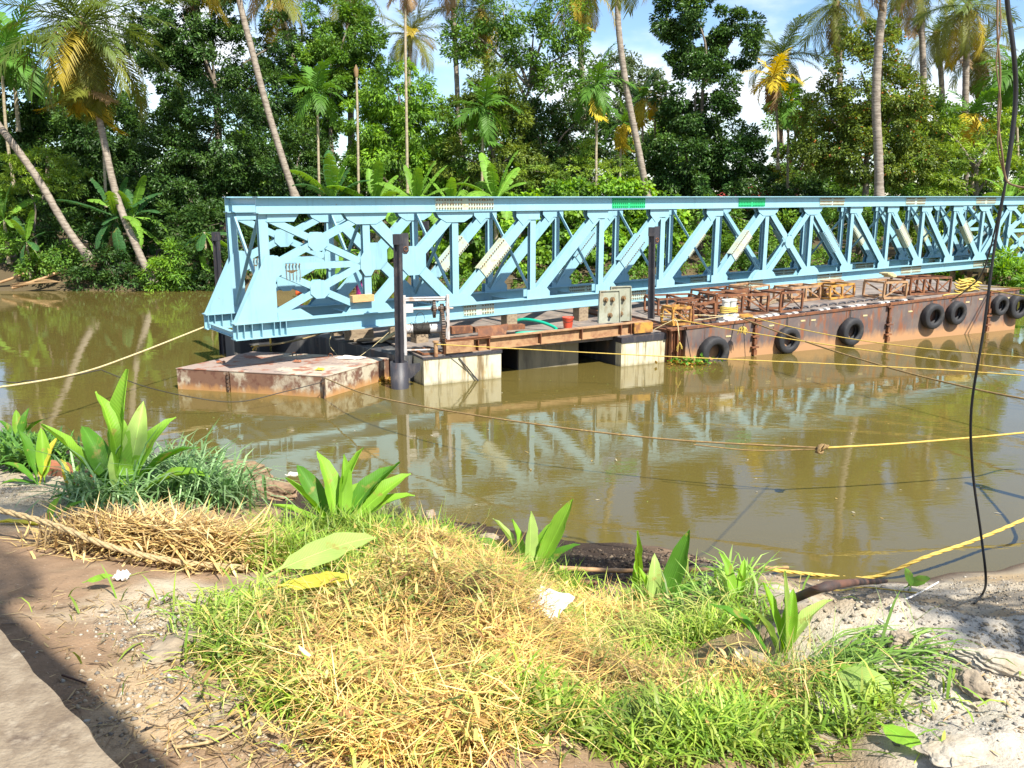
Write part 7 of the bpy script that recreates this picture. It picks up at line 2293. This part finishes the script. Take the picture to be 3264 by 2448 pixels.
clump((1.743, 5.076, 1.951), [(95, 80, 0.62, TP, 0.05, 0.3, 1.2), (30, 50, 0.60, TP, 0.35, 0.3, -0.3), (150, 52, 0.58, TD, 0.3, 0.3, 0.2), (130, 68, 0.55, T, 0.1, 0.4, 0.3), (60, 75, 0.5, T, 0.05, 0.6, 0.2), (165, 70, 0.45, TP, 0.1, 0.4, 0.5), (5, 18, 0.36, TY, 0.3, 0.4, 0.1), (350, 25, 0.3, TP, 0.4, 0.3, 0.2)],
      'pale yellow green leaf clump beside the white rubble')
clump((-3.557, 7.411, 2.07), [(200, 30, 0.3, TD, 0.4, 0.4, 0), (230, 15, 0.25, T, 0.4, 0.4, 0)], 'two small leaves low beside the straw bundle')
clump((-4.882, 8.512, 1.977), [(150, 75, 0.62, TD, 0.3, 0.5, 0.2), (100, 80, 0.62, T, 0.2, 0.5, 0.4), (175, 50, 0.5, TD, 0.5, 0.4, 0.1), (40, 70, 0.55, TY, 0.3, 0.5, 0.3), (200, 25, 0.4, TD, 0.6, 0.3, 0.0)], 'small plant with reddish stems in the pale gravel at the left')
clump((-4.525, 8.352, 1.981), [(30, 60, 0.42, T, 0.4, 0.5, 0.2), (5, 45, 0.48, T, 0.5, 0.5, 0.1), (120, 70, 0.35, TY, 0.3, 0.5, 0.3)], 'little green sprout right of the reddish stemmed plant')
clump((-9.856, 16.584, 0.027), [(60, 70, 0.8, TD, 0.3, 0.4, 0.3), (20, 55, 0.8, TD, 0.4, 0.3, -0.4), (110, 75, 0.8, T, 0.3, 0.5, 0.2), (340, 35, 0.7, TD, 0.5, 0.3, 0.2), (160, 60, 0.7, TD, 0.4, 0.4, 0.1), (190, 40, 0.6, T, 0.4, 0.4, 0.1), (80, 60, 0.6, T, 0.5, 0.4, 0.5)], 'dark leafy plant at the left picture edge')
clump((-4.023, 7.036, 2.128), [(195, 20, 0.42, TY, 0.4, 0.4, 0.1), (20, 45, 0.36, TD, 0.4, 0.4, 0.1), (80, 60, 0.3, T, 0.4, 0.4, 0.1)], 'shaded weed left of the straw bundle')


def flat_leaf(p, L, az, el, m, label, roll=0.0, wide=1.6, bend=0.3, up=0.06):
    x, y = p[0], p[1]
    me = blade_leaf(m, bend, 0.12, 1)
    mw = Matrix.Translation(V(x, y, hz(x, y) + up)) @ Matrix.Rotation(math.radians(az), 4, 'Z') @ Matrix.Rotation(-math.radians(el), 4, 'Y') @ Matrix.Rotation(roll, 4, 'X') @ Matrix.Diagonal((L, L * wide, L, 1))
    o = obj('fallen_leaf', me, None, mw=mw, label=label, cat='leaf', group='single large leaves on the near bank')
    return o


flat_leaf((-1.594, 5.156, 2.242), 0.80, 30, 16, TP, 'large pale fallen leaf across the grass in the middle', 0.35, 1.15, 0.45, 0.26)
flat_leaf((-1.528, 4.996, 2.26), 0.55, 12, 6, TY, 'yellow leaf under the large pale fallen leaf', 0.1, 1.2, 0.2, 0.24)
flat_leaf((1.751, 4.296, 2.178), 0.40, -60, 25, TP, 'large yellow green leaf lying at the lower right', 0.6, 1.6, 1.9, 0.16)
flat_leaf((1.636, 4.356, 2.118), 0.32, -15, 25, T, 'green leaf beside the yellow green one at the lower right', 0.4, 2.0, 0.4, 0.12)
flat_leaf((1.784, 3.771, 2.303), 0.26, -62, 5, T, 'small green leaf lying on the gravel at the lower right', 0.3, 1.6, 0.2, 0.08)
flat_leaf((-2.85, 5.311, 2.342), 0.19, 20, 12, T, 'small green leaf below the tan rope at the left', 0.2, 1.6, 0.3, 0.05)
flat_leaf((-1.758, 6.626, 2.015), 0.14, 60, 20, T, 'round green leaf left of the fan shaped clump', 0.2, 3.4, 0.3, 0.12)
flat_leaf((4.596, 9.372, 0.347), 0.42, 20, 18, T, 'torn green leaf lying at the right waterline', 0.3, 1.3, 0.5, 0.06)
flat_leaf((4.641, 9.312, 0.358), 0.40, 70, 30, T, 'upright torn leaf beside the one at the right waterline', 0.5, 1.2, 0.6, 0.05)


# ---------------- sticks, ropes and litter on the bank
def stick(pts, r, m, label, name='stick', cat='stick', knots=True):
    sp = spline(pts, 8)
    rr = random.Random(len(label))
    k = len(sp)
    rad = [r * (1 - 0.25 * i / k) * (1.18 if (knots and i % 7 == 0) else 1.0) for i in range(k)]
    return MB().tube(sp, rad, 8).build(name, M[m], None, tuple(sp[k // 2]), label=label, cat=cat, group='sticks on the near bank')


def bz(p, dz):
    return (p[0], p[1], hz(p[0], p[1]) + dz)


stick([bz((0.529, 9.142, 0.662), 0.10), bz((1.345, 9.342, 0.559), 0.08), bz((2.061, 8.527, 0.956), 0.07), bz((3.709, 10.822, 0.0), 0.10)], 0.030, 'bamboo', 'long brown bamboo pole lying at the edge of the dark mud')
stick([bz((0.431, 8.577, 0.807), 0.06), bz((0.922, 8.772, 0.707), 0.05)], 0.03, 'stick', 'dark pole end lying below the bamboo pole')
stick([bz((2.115, 6.096, 1.772), 0.10), bz((2.224, 5.491, 2.163), 0.13), bz((4.514, 9.677, 0.233), 0.12)], 0.035, 'stick', 'half burnt stick on the gravel at the right')
stick([bz((-1.537, 3.495, 2.42), 0.02), bz((-1.379, 3.535, 2.416), 0.03), bz((-1.269, 3.651, 2.419), 0.04), bz((-1.207, 3.696, 2.423), 0.05)], 0.008, 'rope_tan', 'thin dry stem lying on the brown mud', knots=True)
stick([bz((-2.378, 4.131, 2.411), 0.012), bz((-2.209, 4.041, 2.419), 0.012)], 0.006, 'stick', 'short twig lying in the trunk shadow')
# twisted thick rope over the straw bundle
def twisted_rope(pts, r, m, label):
    sp = spline(pts, 16)
    mb = MB()
    for s in range(3):
        path = []
        for i, p in enumerate(sp):
            d = (sp[min(i + 1, len(sp) - 1)] - sp[max(i - 1, 0)]).normalized()
            a = d.cross(UPZ).normalized()
            b = d.cross(a)
            q = i * 0.62 + s * 2.094
            path.append(p + (a * math.cos(q) + b * math.sin(q)) * r * 0.55)
        mb.tube(path, r * 0.62, 6)
    return mb.build('rope', M[m], None, tuple(sp[len(sp) // 2]), label=label, cat='rope', group='ropes on the near bank')


twisted_rope([bz((-4.524, 6.566, 2.246), 0.30), bz((-4.038, 6.386, 2.248), 0.26), bz((-3.46, 6.131, 2.257), 0.22), bz((-2.935, 5.916, 2.251), 0.14), bz((-2.495, 5.956, 2.178), 0.08), bz((-2.011, 6.036, 2.121), 0.05)], 0.021, 'rope_tan', 'thick twisted tan rope crossing in front of the straw bundle')
twisted_rope([bz((3.132, 10.167, 0.228), 0.07), bz((4.002, 10.567, 0.0), 0.05), bz((4.73, 10.527, 0.0), 0.05), (5.28, 10.3, 0.39), (6.07, 10.6, 0.5), (6.92, 11, 0.63), (7.81, 11.4, 0.82), (9.3, 12.5, 2.6)], 0.022, 'rope_yellow', 'yellow rope rising from the right waterline to the picture edge')
rope([bz((2.794, 7.346, 1.337), 0.03), bz((3.728, 9.052, 0.495), 0.04), bz((4.305, 9.722, 0.219), 0.03), bz((4.701, 9.282, 0.359), 0.03)], 0.014, 'rope_yellow', 'thin yellow string lying on the right gravel')
rope([bz((2.511, 5.266, 2.219), 0.03), bz((4.674, 9.152, 0.395), 0.06), bz((5.345, 10.037, 0.13), 0.04)], 0.010, 'paper', 'white strip of plastic tape on the right gravel', name='tape', cat='tape')
rope([bz((2.394, 5.176, 2.177), 0.02), bz((2.402, 5.051, 2.189), 0.03), bz((2.315, 4.701, 2.324), 0.02)], 0.008, 'paper', 'short white strip near the dark rubble', name='tape', cat='tape')
crumple('paper_scrap', bz((-2.712, 5.576, 2.285), 0.02), 0.045, 0.04, 'paper', 'crumpled white paper scrap below the tan rope', 'litter', 21, h=0.06)
_p = (0.23, 5.116, 2.099)
crumple('plastic_bag', (_p[0], _p[1], hz(_p[0], _p[1]) + 0.24), 0.13, 0.13, 'paper', 'torn white plastic bag lying in the straw heap', 'litter', 22, V(0.8, -0.5, -0.05), V(0.5, 0.8, 0.2), h=0.05)
crumple('rag', bz((-3.967, 14.838, 0.0), 0.03), 0.22, 0.10, 'paper', 'grey rag at the water beside the brown clods', 'litter', 23, h=0.12)
# clay edging blocks at the left
for k_, (p_, lb) in enumerate((((-9.775, 16.014, 0.069), 'clay edging block at the left picture edge'), ((-5.659, 9.757, 1.811), 'second clay edging block from the left picture edge'), ((-4.978, 9.062, 1.897), 'third clay edging block, half under leaves'), ((-4.493, 8.607, 1.945), 'broken last clay edging block beside the leaf clump'))):
    ax_ = Matrix.Rotation(-0.62 + 0.1 * k_, 3, 'Z') @ Matrix.Rotation(0.12, 3, 'X')
    mb_ = MB()
    c_ = V(bz(p_, 0.05))
    A_ = (ax_ @ V(1, 0, 0), ax_ @ V(0, 1, 0), ax_ @ V(0, 0, 1))
    prof_ = [(-0.07, -0.1), (0.07, -0.1), (0.07, 0.05), (0.04, 0.10), (-0.03, 0.11), (-0.07, 0.06)]
    mb_.prism([c_ + A_[1] * a_ + A_[2] * b_ for a_, b_ in prof_], A_[0] * (0.26 if k_ < 3 else 0.18))
    mb_.build('edging_block', M['clay'], None, tuple(c_), label=lb, cat='edging', group='clay edging along the left bank')

# ---------------- hanging cable and vine at the right, from a tree outside the picture
rope([(3.81, 7.4, 7.39), (3.96, 7.5, 6.8), (4.07, 7.6, 6.47), (4.17, 7.6, 6.08), (4.26, 7.65, 5.74), (4.27, 7.65, 5.38), (4.26, 7.65, 5.02)], 0.020, 'cable', 'thick black upper length of the hanging cable at the right', 8, 'cable', 'cable', 8)
rope([(4.27, 7.66, 5.04), (4.26, 7.7, 4.45), (4.25, 7.7, 3.72), (4.25, 7.75, 2.98), (4.33, 7.75, 2.38), (4.48, 7.75, 1.75), (4.58, 7.75, 1.3), bz((5.241, 8.882, 0.528), 0.06), bz((4.899, 8.437, 0.659), 0.02)], 0.0125, 'cable', 'long thin black cable hanging down to the gravel at the right', 8, 'cable', 'cable', 8)
rope([(3.82, 7.3, 6.55), (3.86, 7.3, 6.18), (3.95, 7.35, 5.85), (4.0, 7.4, 5.52), (4.06, 7.4, 5.27), (4.18, 7.5, 5.04), (4.22, 7.4, 4.98), (4.29, 7.3, 4.96)], 0.009, 'vine', 'thin dry vine twisting down beside the cable', 8, 'vine', 'vine', 5)
rope([(3.84, 7.32, 6.55), (3.88, 7.3, 6.22), (3.88, 7.3, 5.94), (3.98, 7.35, 5.63), (4.02, 7.4, 5.32), (4.16, 7.5, 5.07)], 0.006, 'vine', 'second thinner vine winding round the first one', 8, 'vine', 'vine', 5)
rope([(4.27, 7.66, 5.03), (4.63, 8.5, 4.22), (5.0, 9.5, 3.89), (6.12, 12, 3.47)], 0.008, 'cable', 'thin dark line leaving the cable down to the left', 8, 'cable', 'cable', 5)

# trees behind the camera whose shade falls on the near bank
palm([(1.75, -0.75, 2.3), (1.72, -0.78, 5.0), (1.3, -0.8, 9.0), (0.0, -0.4, 12.6)], 0.17, 0.13, 18, 'coconut palm standing behind the viewer', mats=CM, seed=77, el=(60, -50), scale=0.60, group='trees behind the viewer')
tree([(7.6, -0.2, 10.5, 1.0, 0.5), (8.9, -0.6, 11.2, 1.5, 0.6), (6.4, 3.0, 11.0, 0.7, 0.4), (9.6, 0.8, 12.2, 1.4, 0.6), (8.6, -2.0, 11.2, 1.0, 0.5), (8.0, 1.6, 11.8, 0.8, 0.4)], 'spreading tree right of the viewer that the cable hangs from', MID, 90, dens=260, leaf=(0.22, 0.11), r=0.28, bx=9.5, group='trees behind the viewer')
# floating weed
for k_, (p_, lb) in enumerate((((5.27, 25.53, 0.0), 'water weed floating at the foot of the big half sunk tyre'), ((-3.46, 22.83, 0.0), 'yellow floating leaves between raft and round sleeve'))):
    rng_ = np.random.default_rng(70 + k_)
    n_ = 160 if k_ == 0 else 60
    c_ = np.array([p_[0], p_[1] - 0.35 * (k_ == 0), 0.02]) + rng_.normal(size=(n_, 3)) * np.array([0.35, 0.12, 0.0]) * (1 if k_ == 0 else 0.5)
    c_[:, 2] = np.abs(rng_.normal(0, 0.09 if k_ == 0 else 0.02, n_)) + 0.01
    d_ = rng_.normal(size=(n_, 3))
    nn_ = rng_.normal(size=(n_, 3)) * 0.4 + np.array([0, 0, 1.0])
    col_ = np.where((c_[:, 2:3] > 0.06), np.array([[0.14, 0.33, 0.04]]), np.array([[0.55, 0.36, 0.07]])) * rng_.uniform(0.7, 1.2, (n_, 1))
    v_, f_, cc_ = leaf_arrays(c_, d_, nn_, np.full(n_, 0.13), np.full(n_, 0.10), col_)
    me_ = np_mesh('water_weed', v_ - np.array(p_), f_, M['leaf'], cc_)
    obj('water_weed', me_, None, p_, label=lb, cat='weed', kind='stuff')

# drifting leaves and specks on the river
rng_ = np.random.default_rng(123)
n_ = 130
c_ = np.stack([rng_.uniform(-9, 9, n_), rng_.uniform(12.5, 24, n_), np.full(n_, 0.012)], 1)
c_ = c_[(c_[:, 1] > shore(c_[:, 0]) + 0.3)]
n_ = len(c_)
d_ = rng_.normal(size=(n_, 3)) * np.array([1, 1, 0.05])
nn_ = np.tile(np.array([[0, 0, 1.0]]), (n_, 1)) + rng_.normal(size=(n_, 3)) * 0.1
col_ = np.array(((0.45, 0.33, 0.12), (0.25, 0.2, 0.08), (0.3, 0.36, 0.1), (0.55, 0.5, 0.38)))[rng_.integers(0, 4, n_)]
v_, f_, cc_ = leaf_arrays(c_, d_, nn_, rng_.uniform(0.03, 0.12, n_), rng_.uniform(0.02, 0.05, n_), col_, 0.05)
o_ = c_.mean(0)
me_ = np_mesh('drifting_leaves', v_ - o_, f_, M['leaf'], cc_)
obj('drifting_leaves', me_, None, tuple(o_), label='scattered dead leaves and specks drifting on the river', cat='leaves', kind='stuff')

stake(9.3, 12.5, 2.6, 'timber mooring stake standing in the shallow water at the right')
